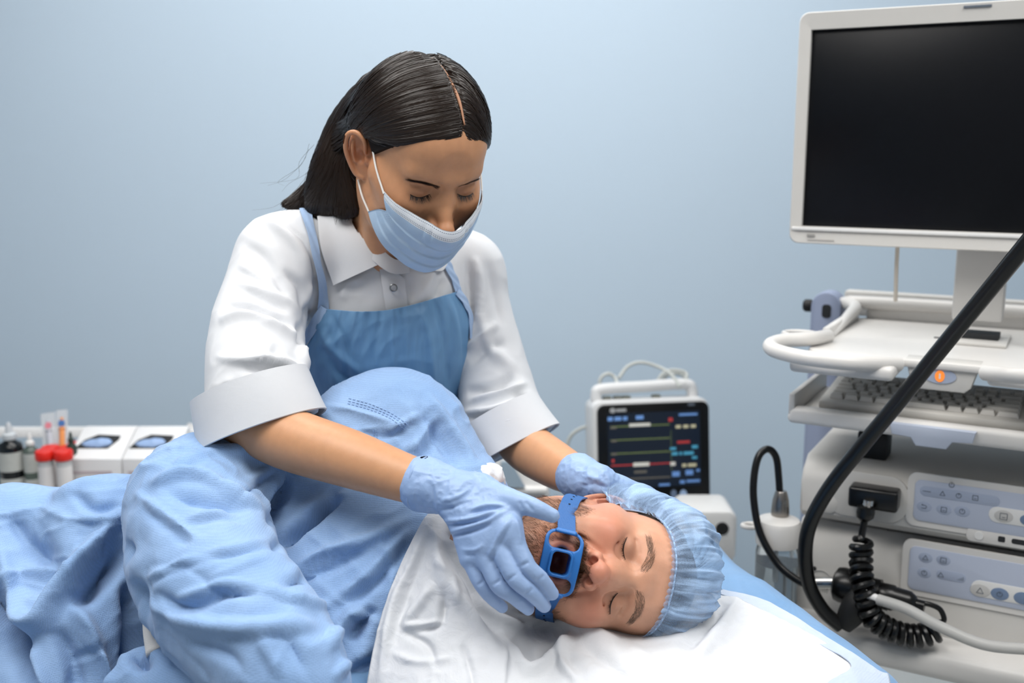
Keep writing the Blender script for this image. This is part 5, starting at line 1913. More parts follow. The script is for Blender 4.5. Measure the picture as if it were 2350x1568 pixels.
def strands(side, n):
    """combed strands: from the part over the shell, behind the ear and down"""
    V, Fs, base = [], [], 0
    s = RNG.random(n) ** .9
    fr = np.stack([np.full(n, -.0045), np.interp(s, [0, .25, .6, 1], [.082, .058, .0, -.075]), np.interp(s, [0, .25, .6, 1], [.090, .113, .125, .100])], 1)
    fr[:, 0] += side * RNG.uniform(.0048, .0075, n)
    j = RNG.normal(0, 1, (n, 3)) * .0022
    if side > 0:
        P1 = np.stack([np.interp(s, [0, 1], [.046, .055]), np.interp(s, [0, .5, 1], [.062, .01, -.08]), np.interp(s, [0, .5, 1], [.066, .100, .075])], 1)
        P2 = np.stack([np.interp(s, [0, 1], [.078, .080]), np.interp(s, [0, .5, 1], [.018, -.030, -.085]), np.interp(s, [0, .5, 1], [.036, .056, .035])], 1)
        P3 = np.stack([np.full(n, .079), np.interp(s, [0, .5, 1], [-.036, -.060, -.095]), np.interp(s, [0, .5, 1], [.020, .020, -.01])], 1)
    else:
        P1 = np.stack([np.interp(s, [0, 1], [-.048, -.055]), np.interp(s, [0, .5, 1], [.064, .01, -.08]), np.interp(s, [0, .5, 1], [.070, .100, .075])], 1)
        P2 = np.stack([np.interp(s, [0, 1], [-.080, -.080]), np.interp(s, [0, .5, 1], [.026, -.030, -.085]), np.interp(s, [0, .5, 1], [.028, .056, .035])], 1)
        P3 = np.stack([np.full(n, -.082), np.interp(s, [0, .5, 1], [-.02, -.055, -.095]), np.interp(s, [0, .5, 1], [-.01, .005, -.01])], 1)
    pl = [fr, P1 + j, P2 + j, P3 + j]
    if side > 0:
        r = RNG.random((n, 1))
        t1 = (FALL[1] + A(.020, -.008, 0)) * (1 - r) + (FALL[1] + A(.0, -.055, .01)) * r
        e0, e1, e2 = wl((828, 478, 1.455), (760, 492, 1.468), (655, 462, 1.50))
        tip = np.where(r < .5, e0 * (1 - 2 * r) + e1 * (2 * r), e1 * (2 - 2 * r) + e2 * (2 * r - 1)) + RNG.normal(0, 1, (n, 3)) * A(.005, .006, .008)
        pl += [t1 + j * 2, t1 * .45 + tip * .55 + j * 2, tip]
    Q = np.stack(pl, 1)
    m = 34
    # catmull for all strands at once
    K = Q.shape[1]
    Qe = np.concatenate([2 * Q[:, :1] - Q[:, 1:2], Q, 2 * Q[:, -1:] - Q[:, -2:-1]], 1)
    out = []
    for u in np.linspace(0, K - 1 - 1e-6, m):
        i = int(u); f = u - i
        p0, p1, p2, p3 = Qe[:, i], Qe[:, i + 1], Qe[:, i + 2], Qe[:, i + 3]
        out.append(.5 * (2 * p1 + (-p0 + p2) * f + (2 * p0 - 5 * p1 + 4 * p2 - p3) * f * f + (-p0 + 3 * p1 - 3 * p2 + p3) * f ** 3))
    X = np.stack(out, 1)
    off = RNG.random(n) ** 2 * .0022 + .0004
    flat = X.reshape(-1, 3)
    d = HR.sample(flat); g = HR.grad(flat)
    w = np.repeat(off, m)
    far = np.clip(1 - np.maximum(d - .02, 0) / .02, 0, 1)
    flat = flat - ((d - w) * far)[:, None] * g
    d = HR.sample(flat); flat = flat - ((d - w) * far)[:, None] * HR.grad(flat)
    X = flat.reshape(n, m, 3)
    X[:, 1:-1] = (X[:, :-2] + 2 * X[:, 1:-1] + X[:, 2:]) / 4
    G = HR.grad(X.reshape(-1, 3)).reshape(n, m, 3)
    T = np.gradient(X, axis=1); T /= np.linalg.norm(T, axis=2, keepdims=True) + 1e-9
    S_ = np.cross(T, G); S_ /= np.linalg.norm(S_, axis=2, keepdims=True) + 1e-9
    wd = (.00055 * (1 - .75 * np.linspace(0, 1, m) ** 4))[None, :, None] * RNG.uniform(.6, 1.3, (n, 1, 1))
    tilt = RNG.normal(0, .35, (n, 1, 1))
    S2 = S_ + tilt * G
    V = np.stack([X - S2 * wd, X + S2 * wd], 2).reshape(-1, 3)
    b = (np.arange(n) * m * 2)[:, None] + (np.arange(m - 1) * 2)[None]
    b = b.ravel()
    return V, np.stack([b, b + 1, b + 3, b + 2], 1)


M_STRAND = NT('hair_strand')
M_STRAND.set(Base_Color=srgb('#21160F'), Roughness=.34)
M_STRAND.b.inputs['Specular IOR Level'].default_value = .35
M_STRAND = M_STRAND.m
for sd, nn in ((1, 2500), (-1, 1500)):
    v, f = strands(sd, nn)
    props(mesh_obj('hair_strands', xf(MW, v), f, M_STRAND, HAIR), kind='stuff')


def combed(guides, n, width):
    """strands combed along guide curves, laid on the hair surface"""
    G = np.array(guides, float)                      # 3 x K x 2
    t = RNG.random(n) * 1.14 - .07; m = 40
    K = G.shape[1]
    w0 = 2 * (t - .5) * (t - 1); w1 = -4 * t * (t - 1); w2 = 2 * t * (t - .5)
    Q = w0[:, None, None] * G[0] + w1[:, None, None] * G[1] + w2[:, None, None] * G[2]
    Q = Q + RNG.normal(0, 1, (n, K, 2)) * np.linspace(1.0, 5.0, K)[None, :, None] + RNG.normal(0, 1, (n, 1, 2)) * 1.5
    Qe = np.concatenate([2 * Q[:, :1] - Q[:, 1:2], Q, 2 * Q[:, -1:] - Q[:, -2:-1]], 1)
    out = []
    for u in np.linspace(0, K - 1 - 1e-6, m):
        i = int(u); f = u - i
        p0, p1, p2, p3 = Qe[:, i], Qe[:, i + 1], Qe[:, i + 2], Qe[:, i + 3]
        out.append(.5 * (2 * p1 + (-p0 + p2) * f + (2 * p0 - 5 * p1 + 4 * p2 - p3) * f * f + (-p0 + 3 * p1 - 3 * p2 + p3) * f ** 3))
    X = np.stack(out, 1)                             # n x m x 2
    px, py = X[..., 0].ravel(), X[..., 1].ravel()
    R = FW[None] + ((px - 1175.0) / F_PX)[:, None] * RT - ((py - 784.0) / F_PX)[:, None] * UPV
    o = xf(MWi, CAM + R * 1.16); d = R @ MWi[:3, :3].T
    off = np.repeat(RNG.random(n) ** 2 * .0026 + .0003, m)
    p, hit = HR.cast(o, d, off, .5)
    ok = (hit & (np.abs(HR.sample(p) - off) < .003)).reshape(n, m)
    p = p.reshape(n, m, 3)
    jump = np.concatenate([np.zeros((n, 1)), np.linalg.norm(np.diff(p, axis=1), axis=2)], 1)
    run = ok & (jump < .022)
    p[:, 1:-1] = np.where((run[:, :-2] & run[:, 1:-1] & run[:, 2:])[..., None], (p[:, :-2] + 2 * p[:, 1:-1] + p[:, 2:]) / 4, p[:, 1:-1])
    Gd = HR.grad(p.reshape(-1, 3)).reshape(n, m, 3)
    T = np.gradient(p, axis=1); T /= np.linalg.norm(T, axis=2, keepdims=True) + 1e-9
    S_ = np.cross(T, Gd); S_ /= np.linalg.norm(S_, axis=2, keepdims=True) + 1e-9
    wd = (width * (1 - .7 * np.linspace(0, 1, m) ** 5))[None, :, None] * RNG.uniform(.6, 1.3, (n, 1, 1))
    S2 = S_ + RNG.normal(0, .35, (n, 1, 1)) * Gd
    V = np.stack([p - S2 * wd, p + S2 * wd], 2).reshape(-1, 3)
    b = (np.arange(n) * m * 2)[:, None] + (np.arange(m - 1) * 2)[None]
    b = b[(run[:, :-1] & run[:, 1:])]
    return V, np.stack([b, b + 1, b + 3, b + 2], 1)


G0 = [(1060, 303), (985, 318), (905, 325), (840, 308), (797, 312), (787, 390), (803, 450), (818, 492)]
GM = [(1042, 222), (955, 240), (880, 265), (820, 305), (783, 355), (765, 410), (750, 455), (742, 494)]
GT_ = [(990, 112), (915, 132), (845, 185), (790, 255), (750, 328), (720, 390), (685, 438), (640, 470)]
H0 = [(1066, 303), (1082, 312), (1102, 332), (1116, 352), (1124, 372)]
HM = [(1052, 225), (1080, 240), (1106, 275), (1124, 320), (1130, 366)]
HT = [(1000, 112), (1050, 132), (1098, 180), (1128, 260), (1136, 345)]
for gd, nn in (((G0, GM, GT_), 7000), ((H0, HM, HT), 2600)):
    v, f = combed(gd, nn, .00050)
    props(mesh_obj('hair_strands', xf(MW, v), f, M_STRAND, HAIR), kind='stuff')
# loose wisps
mb = MB()
for k in range(14):
    x0, y0 = RNG.uniform(700, 800), RNG.uniform(330, 440)
    q = [(x0, y0, 1.46), (x0 - RNG.uniform(10, 40), y0 + 40, 1.465), (x0 - RNG.uniform(30, 90), y0 + RNG.uniform(60, 100), 1.47), (x0 - RNG.uniform(50, 130), y0 + RNG.uniform(80, 120), 1.475)]
    mb.tube([P(*a) for a in q], [.00016, .00016, .00012, .00007], 4, True, 5)
for k in range(14):
    x0 = RNG.uniform(765, 800)
    mb.tube([P(x0, 470, 1.448), P(x0 + RNG.uniform(-6, 6), 492, 1.446), P(x0 + RNG.uniform(-10, 6), RNG.uniform(500, 520), 1.446)], [.0003, .0003, .0001], 4, True, 5)
props(mb.build('loose_hairs', M_STRAND, HAIR), kind='stuff')

part = pp[pp[:, 2] > .078]; part = part + WS.grad(part) * .0045
v, f = tube(part, [.0010] + [.0021] * (len(part) - 2) + [.0012], 8, True, 6)
mesh_obj('hair_part', xf(MW, v), f, mat('scalp_skin', '#A97B60', .6), HAIR)
# ------------------------------------------------------------------ the endoscopy tower
T_YAW = math.radians(29)
E1 = A(math.cos(T_YAW), -math.sin(T_YAW), 0); E2 = A(math.sin(T_YAW), math.cos(T_YAW), 0); E3 = A(0, 0, 1.)
TO = P(1840, 1050, 1.75); TO[2] = 0
MT = frame(TO, E1, E2, E3)


def ft(px, py, Y=0.0):
    """tower-local (X, Z) of a pixel on the plane Y"""
    r = FW + (px - 1175.0) / F_PX * RT - (py - 784.0) / F_PX * UPV
    t = ((TO + E2 * Y - CAM) @ E2) / (r @ E2)
    q = CAM + r * t
    return (q - TO) @ E1, q[2]


def fz(px, py, Z):
    q = PZ(px, py, Z)
    return (q - TO) @ E1, (q - TO) @ E2


def fp(px, py, Y=0.0):
    x, z = ft(px, py, Y)
    return A(x, Y, z)


M_WHITE = mat('device_white', '#CFCDC9', .38, spec=.45, noise_amt=.02, bump=.05, bump_scale=300)
M_WHITE2 = mat('cart_white', '#DAD8D5', .35, spec=.5, noise_amt=.02)
M_GREY = mat('device_grey', '#C4C3C1', .4)
M_BLUEGREY = mat('post_bluegrey', '#97A2BC', .45)
M_BLACK = mat('black_rubber', '#0B0B0C', .28, spec=.5)
M_BLACKM = mat('black_matte', '#121213', .55)
M_SCREEN = mat('screen_glass', '#090B10', .3, spec=.25)
M_CHROME = mat('chrome', '#C9C7C4', .22, 1.0)
M_PANEL = mat('panel_membrane', '#B7C0D3', .4)
M_PANEL2 = mat('panel_key', '#A7B2C8', .4)
M_INK = mat('panel_ink', '#5B6470', .5)
M_LIGHTKEY = mat('panel_button', '#E4E4E3', .35)
M_DARKGAP = mat('gap_dark', '#26282B', .7)

CART = thing('equipment_cart', TO, 'white medical equipment cart with bluish post, tray shelf and curved handles', 'cart')
# -- top tray shelf
ZS = ft(2150, 832, -.02)[1]                  # front lip height
xl = fz(1868, 772, ZS + .012)
X0 = xl[0]
X1 = X0 + .58
YF = fz(2150, 832, ZS)[1]
YB = YF + .40
mb = MB()
mb.prism(rrect(X1 - X0, YB - YF, .04, 6, (X0 + X1) / 2, (YF + YB) / 2), ZS - .012, ZS, bev=.004)
shelf = mb.build('tray_shelf', M_WHITE2, CART, M=MT)
mb = MB()
mb.tube([(X0 + .012, YF + .15, ZS + .002), (X0 + .012, YB - .05, ZS + .022), (X0 + .03, YB - .012, ZS + .03), (X1 - .03, YB - .012, ZS + .03), (X1 - .012, YB - .05, ZS + .022), (X1 - .012, YF + .15, ZS + .002)], [.006, .012, .013, .013, .012, .006], 10, True, 5)
mb.box(((X0 + X1) / 2, YB - .004, ZS + .012), (X1 - X0 - .05, .016, .045), .006)
mb.box((X0 + .008, (YF + YB) / 2 + .05, ZS + .006), (.014, YB - YF - .14, .028), .006)
mb.build('tray_rim', M_WHITE2, shelf, M=MT)
for px, py in ((2152, 776), (2252, 782)):
    x, y = fz(px, py, ZS)
    MB().box((x, y, ZS + .0005), (.012, .006, .002), .0005).build('tray_slot', M_DARKGAP, shelf, M=MT)


def handle(pl, drop, Xs):
    q = np.array([[*fz(px, py, ZS + dz), ZS + dz] for px, py, dz in pl])
    MB().tube(q, [.0118] * len(q), 16, True, 6).build('handle', M_WHITE2, CART, M=MT)


handle([(2062, 836, -.004), (1960, 834, .004), (1850, 822, .008), (1782, 806, .008), (1768, 792, .010), (1800, 782, .012), (1862, 778, .012), (1900, 772, .008)], 0, 0)
handle([(2262, 856, -.004), (2320, 862, .004), (2400, 866, .008), (2520, 880, .008), (2570, 870, .010), (2540, 850, .010)], 0, 0)
# handle skirts under the loops
for a, b in (((1800, 838), (2060, 860)), ((2258, 868), (2480, 890))):
    xa, ya = fz(a[0], a[1], ZS - .012); xb, yb = fz(b[0], b[1], ZS - .012)
    MB().box(((xa + xb) / 2, (ya + yb) / 2 + .045, ZS - .013), (abs(xb - xa) * .94, .09, .022), .008, seg=3).build('handle_base', M_WHITE2, CART, M=MT)
# cup ring behind the left handle
x, y = fz(1838, 772, ZS)
a = np.linspace(0, 2 * math.pi, 25)
MB().tube(np.stack([x + .030 * np.cos(a), y + .024 * np.sin(a), np.full(25, ZS + .004)], 1), .004, 8, False).build('cup_ring', M_WHITE2, CART, M=MT)
# status module under the shelf
xm, zm = ft(2158, 862, YF + .01)
MB().prism([(-.052, .022), (.056, .022), (.045, -.016), (.036, -.024), (-.032, -.024), (-.042, -.016)], -.03, .012, bev=.004,
           M=MT @ frame(A(xm, YF + .018, zm), A(1, 0, 0), A(0, 0, 1), A(0, -1, 0))).build('status_module', M_WHITE, CART)
el = [(.0235 * math.cos(a), .0115 * math.sin(a)) for a in np.linspace(0, 2 * math.pi, 32, endpoint=False)]
FLED = MT @ frame(A(xm, YF + .0055, zm), A(1, 0, 0), A(0, 0, 1), A(0, -1, 0))
ov = MB().prism(el, -.001, .0014, M=FLED).build('power_button', M_PANEL2, CART)
MB().prism([(.007 * math.cos(a), .009 * math.sin(a)) for a in np.linspace(0, 2 * math.pi, 24, endpoint=False)], .0014, .0024, M=FLED).build(
    'orange_lamp', mat('orange_lamp', '#F08A3C', .3, emit='#FF8A30', emit_s=.55), ov)
MB().prism([(-.0012, -.004), (.0012, -.004), (.0012, .004), (-.0012, .004)], .0024, .0028, M=FLED).build('lamp_mark', M_LIGHTKEY, ov)

# -- keyboard tray and keyboard
ZK = ft(2080, 985, YF - .03)[1]
kfl = fz(1806, 950, ZK); kfr = fz(2350, 1014, ZK)
YK = (kfl[1] + kfr[1]) / 2
XK = kfl[0]
KW, KD = .66, .235
mb = MB()
mb.box((XK + KW / 2, YK + KD / 2, ZK - .006), (KW, KD, .012), .004)
mb.box((XK + KW / 2, YK + .012, ZK - .002), (KW, .026, .028), .008, seg=3)
tray = mb.build('keyboard_tray', M_WHITE2, CART, M=MT)
MB().box((XK + .006, YK + KD / 2, ZK + .016), (.010, KD, .036), .003).build('tray_side', M_GREY, tray, M=MT)
# release lever below the tray
lx, lz = ft(2140, 990, YK)
MB().prism([(-.062, .012), (.062, .012), (.058, -.006), (.030, -.008), (.022, -.020), (-.022, -.020), (-.030, -.008), (-.058, -.006)], 0, .03, bev=.003,
           M=MT @ frame(A(lx, YK + .02, lz - .004), A(1, 0, 0), A(0, 0, 1), A(0, -1, 0))).build('release_lever', mat('lever_bluegrey', '#BCC5D6', .4), CART)
KB = thing('keyboard', xf(MT, A(XK + .28, YK + .1, ZK)[None])[0], 'white computer keyboard on the slide-out tray', 'keyboard')
KBX0, KBY0 = XK + .045, YK + .042
tilt = math.radians(6)
MKB = MT @ frame(A(KBX0, KBY0, ZK + .008), A(1, 0, 0), A(0, math.cos(tilt), math.sin(tilt)), A(0, -math.sin(tilt), math.cos(tilt)))
M_KBASE = mat('keyboard_base', '#D7D4CE', .5)
M_KEY = mat('key_plastic', '#DEDBD5', .45)
MB().box((.23, .080, .004), (.47, .168, .016), .005).build('case', M_KBASE, KB, M=MKB)
key_mesh = {}


def key(w, x, y):
    w = round(w, 4)
    if w not in key_mesh:
        V, Fc = rbox((w - .0022, .0158, .0085), .0018, 2)
        V = V.copy()
        up = V[:, 2] > 0
        V[up, 0] *= 1 - .0042 / w; V[up, 1] *= .80
        me = bpy.data.meshes.new('key')
        me.from_pydata(V.tolist(), [], Fc); me.update()
        me.materials.append(M_KEY)
        key_mesh[w] = me
    o = bpy.data.objects.new('key', key_mesh[w])
    COL.objects.link(o)
    set_parent(o, KB)
    o.matrix_basis = Matrix((MKB @ frame(A(x + w / 2, y, .0155), A(1, 0, 0), A(0, 1, 0), A(0, 0, 1))).tolist())


u_ = .019
rows = [(.020, [1.25, 1.25, 1.25, 5.75, 1.25, 1.25, 1.25, 1.75]), (.039, [2.25] + [1] * 10 + [2.75]), (.058, [1.75] + [1] * 11 + [2.25]),
        (.077, [1.5] + [1] * 12 + [1.5]), (.096, [1] * 13 + [2]), (.124, [1, -1, 1, 1, 1, 1, -.5, 1, 1, 1, 1, -.5, 1, 1, 1, 1])]
for y, ws in rows:
    x = .008
    for w in ws:
        if w > 0: key(w * u_, x, y)
        x += abs(w) * u_
    x = .008 + 15.3 * u_
    for k in range(3):
        if y in (.020, .077, .096, .124) or (y == .039 and k == 1): key(u_, x + k * u_, y)
    x += 3.3 * u_
    for k in range(4):
        if y != .124: key(u_, x + k * u_, y)

# -- posts
def post(px0, px1, Y, ztop, name):
    xa, _ = ft(px0, 720, Y); xb, _ = ft(px1, 720, Y)
    w = xb - xa
    pl = [(w / 2 * math.cos(t), w / 2 * math.sin(t)) for t in np.linspace(0, math.pi, 13)]
    pl = pl + [(-w / 2, -(ztop - .10)), (w / 2, -(ztop - .10))]
    c = A((xa + xb) / 2, Y, ztop - w / 2)
    MB().prism(pl, 0, .05, bev=.004, M=MT @ frame(c, A(1, 0, 0), A(0, 0, 1), A(0, -1, 0))).build(name, M_BLUEGREY, CART)
    return c, w


PY = YB + .02
c, w = post(1873, 1941, PY, ft(1905, 664, PY)[1], 'post')
MB().prism(rrect(.017, .026, .006), 0, .052, M=MT @ frame(A(c[0] + .002, PY, ft(1902, 706, PY)[1]), A(1, 0, 0), A(0, 0, 1), A(0, -1, 0))).build('post_slot', M_DARKGAP, CART)
kx, kz = ft(1864, 697, PY)
MB().lathe([(.006, 0), (.010, .004), (.0125, .010), (.0125, .020), (.009, .024)], 20, M=MT @ frame(A(kx + .014, PY - .03, kz), A(0, 1, 0), A(0, 0, 1), A(-1, 0, 0))).build('clamp_knob', M_BLACKM, CART)
MB().box((c[0] + .02 + .30, PY + .03, ZS + .02), (.60, .03, .05), .006).build('rear_rail', M_WHITE, CART, M=MT)
post_r = MB().box((c[0] + .62, PY, .62), (.06, .05, 1.1), .01).build('post', M_BLUEGREY, CART, M=MT)
# -- lower shelf and base
ZL = ft(2140, 1490, -.03)[1]
mb = MB().box((.30, .16, ZL - .012), (.72, .46, .045), .015, seg=3)
mb.build('lower_shelf', M_WHITE2, CART, M=MT)
MB().box((.30, .18, .11), (.66, .44, .05), .015).build('base', M_WHITE2, CART, M=MT)
for x in (.02, .58):
    for y in (0, .36):
        MB().tube([(x - .012, y, .045), (x + .012, y, .045)], .045, 20, M=MT).build('castor', M_BLACKM, CART)

# -- monitor
YM = .13
MON = thing('monitor', xf(MT, A(ft(2250, 560, YM)[0], YM + .05, ft(2250, 560, YM)[1])[None])[0], 'large dark flat screen in a white frame above the cart', 'monitor')
tl, bl = fp(1838, 31, YM), fp(1814, 556, YM)
s_tl, s_bl, s_br = fp(1861, 70, YM), fp(1843, 518, YM), fp(2349, 547, YM)
ML, MTP, MBt = bl[0], tl[2], bl[2]
MWD = .60
cx, cz = ML + MWD / 2, (MTP + MBt) / 2
FM = MT @ frame(A(cx, YM, cz), A(1, 0, 0), A(0, 0, 1), A(0, -1, 0))
H = MTP - MBt
sl, st_, sb_ = s_bl[0] - cx, s_tl[2] - cz, s_bl[2] - cz
sr = -sl
bm_ = MB()
# bezel as a frame: four bars with rounded outer corners around the screen opening
outer = rrect(MWD, H, .016, 6)
V, Fc = [], []
inner = [(min(max(x, sl), sr), min(max(z, sb_), st_)) for x, z in outer]
m = len(outer)
lay = [([(x, z, -.030) for x, z in outer]), ([(x, z, .010) for x, z in outer]), ([(x * .992, z * .99, .016) for x, z in outer]), ([(x, z, .012) for x, z in inner]), ([(x, z, .002) for x, z in inner])]
V = np.array(sum(lay, []))
Fc = [tuple(f) for f in grid_faces(5, m, True)] + [tuple(range(m - 1, -1, -1))]
bez = mesh_obj('bezel', xf(FM, V), Fc, M_WHITE, MON, True, angle=35)
MB().box(((sl + sr) / 2, (st_ + sb_) / 2, .001), (sr - sl + .004, st_ - sb_ + .004, .004), .0005, M=FM).build('screen', M_SCREEN, MON)
MB().box((0, sb_ - .004, .0155), (MWD * .985, .006, .004), .0015, M=FM).build('lower_trim', M_LIGHTKEY, bez)
x, z = ft(2246, 17, YM); MB().box((x - cx, z - cz, .0165), (.040, .0035, .002), .0005, M=FM).build('vent_slot', M_INK, bez)
mb = MB()
x, z = ft(1866, 539, YM); mb.box((x - cx, z - cz, .0162), (.013, .004, .0012), 0, M=FM)
mb.build('maker_mark', mat('mark_grey', '#9C9A97', .5), bez)
mb = MB(); x, z = ft(1888, 549, YM); mb.box((x - cx, z - cz, .0162), (.045, .0022, .0012), 0, M=FM)
mb.build('model_line', mat('mark_pale', '#C2BFBB', .5), bez)
sx, sz = ft(2250, 650, YM + .08)
wst = ft(2308, 650, YM + .08)[0] - ft(2191, 650, YM + .08)[0]
MB().box((sx, YM + .08, (ZS + cz) / 2 + .02), (wst, .045, cz - ZS - .03), .006, M=MT).build('stand', M_GREY, MON)
MB().box((sx, YM + .08, ZS + .008), (wst * .92, .046, .014), .001, M=MT).build('stand_slot', M_DARKGAP, MON)
MB().box((sx, YM + .08, ZS + .003), (wst * 1.3, .12, .006), .002, M=MT).build('stand_foot', M_WHITE, MON)
q = [fp(2060, 560, YM + .03), fp(2057, 620, YM + .04), fp(2055, 690, YM + .08)]
MB().tube(q, .0035, 8, True, 6, M=MT).build('video_cable', mat('cable_beige', '#C9C2B8', .6), MON)


# -- processors
def proc_box(name, label, y0, y1, depth, inset, xs=0.0):
    z1, z0 = ft(1840, y0)[1], ft(1840, y1)[1]
    t = thing(name, xf(MT, A(.3, .2, z0)[None])[0], label, 'processor')
    h = z1 - z0
    # profile: front face slopes back towards the top edge
    prof = [(0.012, 0), (0.0, .012), (0.0, h * .62), (.010, h * .82), (.040, h), (depth, h), (depth, 0)]
    V, Fc = prism(prof, 0, .56, .006, 3)
    b = mesh_obj('housing', xf(MT @ frame(A(xs, 0, z0), A(0, 1, 0), A(0, 0, 1), A(1, 0, 0)), V), Fc, M_WHITE, t, True, angle=35)
    return t, z0, z1, b


PR1, z10, z11, h1 = proc_box('video_processor', 'white video processor box with plugged black connector, upper of two', 1052, 1186, .42, 0)
PR2, z20, z21, h2 = proc_box('light_source', 'white light source box below the video processor', 1204, 1424, .42, 0, -.004)


def panel(par, x0p, y0p, x1, y1p, icons, name='control_panel'):
    a = ft(x0p, y0p); b = ft(x0p, y1p)
    w = .245
    c = A(a[0] + w / 2, -.0022, (a[1] + b[1]) / 2)
    Fp = MT @ frame(c, A(1, 0, 0), A(0, 0, 1), A(0, -1, 0))
    hh = a[1] - b[1]
    o = MB().prism(rrect(w, hh, .010), 0, .0022, bev=.0008, M=Fp).build(name, M_PANEL, par)
    MB().prism(rrect(w + .022, hh + .020, .014), -.004, .0004, M=Fp).build('panel_bezel', M_WHITE2, par)
    return o, Fp, c


def disc(Fp, c, px, py, r, hgt, mat_, par, name, sx=1.0, ring=False):
    x, z = ft(px, py)
    if ring:
        a = np.linspace(0, 2 * math.pi, 25)
        return MB().tube(np.stack([x - c[0] + r * sx * np.cos(a), z - c[2] + r * np.sin(a), np.full(25, hgt)], 1), .0006, 6, False, M=Fp).build(name, mat_, par)
    return MB().prism([(x - c[0] + r * sx * math.cos(a), z - c[2] + r * math.sin(a)) for a in np.linspace(0, 2 * math.pi, 28, endpoint=False)], .0018, hgt, bev=.0004, M=Fp).build(name, mat_, par)


def pill(Fp, c, p0, p1, r, hgt, mat_, par, name):
    x0, z0 = ft(*p0); x1, z1 = ft(*p1)
    cx_, cz_ = (x0 + x1) / 2 - c[0], (z0 + z1) / 2 - c[2]
    return MB().prism(rrect(abs(x1 - x0) + 2 * r, 2 * r, r * .98, 8, cx_, cz_), .0018, hgt, bev=.0003, M=Fp).build(name, mat_, par)


def icon(Fp, c, px, py, kind, par, s=.0035, hgt=.0030):
    x, z = ft(px, py)
    x -= c[0]; z -= c[2]
    mb = MB()
    L = lambda p, q: mb.tube([(x + p[0] * s, z + p[1] * s, hgt), (x + q[0] * s, z + q[1] * s, hgt)], .0004, 4, True, M=Fp)
    if kind == 'box':
        for p, q in (((-1, -1), (1, -1)), ((1, -1), (1, 1)), ((1, 1), (-1, 1)), ((-1, 1), (-1, -1)), ((-.5, -.3), (.5, -.3))): L(p, q)
    elif kind == 'ring':
        pts_ = [(math.cos(t), math.sin(t)) for t in np.linspace(0, 2 * math.pi, 13)]
        for p, q in zip(pts_, pts_[1:]): L(p, q)
        L((0, 1), (0, 0))
    elif kind == 'tri':
        for p, q in (((-1, -.8), (1, -.8)), ((1, -.8), (0, 1)), ((0, 1), (-1, -.8))): L(p, q)
    elif kind == 'back':
        for p, q in (((-1, .6), (.6, .6)), ((.6, .6), (.9, 0)), ((.9, 0), (.6, -.6)), ((.6, -.6), (-1, -.6)), ((-1, .6), (-.5, 1))): L(p, q)
    elif kind == 'bars':
        for k in range(4): L((-1 + k * .65, -.8), (-1 + k * .65, -.5 + k * .45))
    elif kind == 'line':
        L((-2, 0), (2, 0))
    mb.build('panel_icon', M_INK, par)


p1, FP1, c1 = panel(PR1, 2102, 1098, 0, 1192, None)
pill(FP1, c1, (2125, 1128), (2282, 1146), .0085, .0026, M_PANEL2, p1, 'key_strip')
for px, py, k in ((2128, 1126, 'line'), (2164, 1131, 'tri'), (2201, 1136, 'ring'), (2239, 1141, 'box'), (2185, 1111, 'ring')):
    icon(FP1, c1, px, py, k, p1, .0038 if k != 'line' else .003)
for px, py, k in ((2122, 1161, 'back'), (2167, 1168, 'box'), (2209, 1172, 'ring')):
    disc(FP1, c1, px, py, .0085, .0026, M_PANEL2, p1, 'panel_key', 1.35); icon(FP1, c1, px, py, k, p1, .004)
pill(FP1, c1, (2290, 1180), (2400, 1196), .0125, .0030, M_LIGHTKEY, p1, 'start_strip')
disc(FP1, c1, 2304, 1183, .0095, .0036, M_GREY, p1, 'start_key', 1.4); icon(FP1, c1, 2304, 1183, 'box', p1, .005, .004)
disc(FP1, c1, 2358, 1192, .0085, .0036, mat('key_slate', '#6F84A2', .4), p1, 'set_key', 1.2)
M_SLATE = mat('key_slate_blue', '#7488A6', .4)
# lower slot strip of the first processor
xs_, zs_ = ft(2230, 1222)
Fs = MT @ frame(A(xs_ + .10, -.001, zs_ - .002), A(1, 0, 0), A(0, 0, 1), A(0, -1, 0))
sp_ = MB().prism(rrect(.215, .022, .008), -.002, .003, bev=.001, M=Fs).build('card_strip', M_WHITE2, PR1)
MB().prism([(-.089 + .0065 * math.cos(a), .0065 * math.sin(a)) for a in np.linspace(0, 6.283, 24, endpoint=False)], .003, .0045, M=Fs).build('eject_key', M_LIGHTKEY, sp_)
MB().prism(rrect(.010, .009, .002, 4, -.057, 0), .003, .0036, M=Fs).build('port', M_DARKGAP, sp_)
MB().prism(rrect(.13, .008, .003, 4, .022, 0), .003, .0036, M=Fs).build('card_slot', M_DARKGAP, sp_)
p2, FP2, c2 = panel(PR2, 2090, 1250, 0, 1350, None)
for px, py, k in ((2125, 1278, 'tri'), (2166, 1284, 'box'), (2122, 1313, 'ring')):
    disc(FP2, c2, px, py, .0085, .0026, M_PANEL2, p2, 'panel_key', 1.25); icon(FP2, c2, px, py, k, p2, .0042)
pill(FP2, c2, (2162, 1316), (2205, 1325), .0080, .0026, M_PANEL2, p2, 'key_strip')
icon(FP2, c2, 2160, 1317, 'tri', p2, .0042); icon(FP2, c2, 2205, 1326, 'bars', p2, .0040)
pill(FP2, c2, (2250, 1353), (2400, 1372), .0135, .0030, M_LIGHTKEY, p2, 'start_strip')
disc(FP2, c2, 2250, 1353, .0105, .0036, M_GREY, p2, 'start_key', 1.4); icon(FP2, c2, 2250, 1353, 'tri', p2, .005, .004)
disc(FP2, c2, 2295, 1361, .0100, .0036, M_SLATE, p2, 'set_key', 1.3); icon(FP2, c2, 2295, 1361, 'ring', p2, .004, .004)
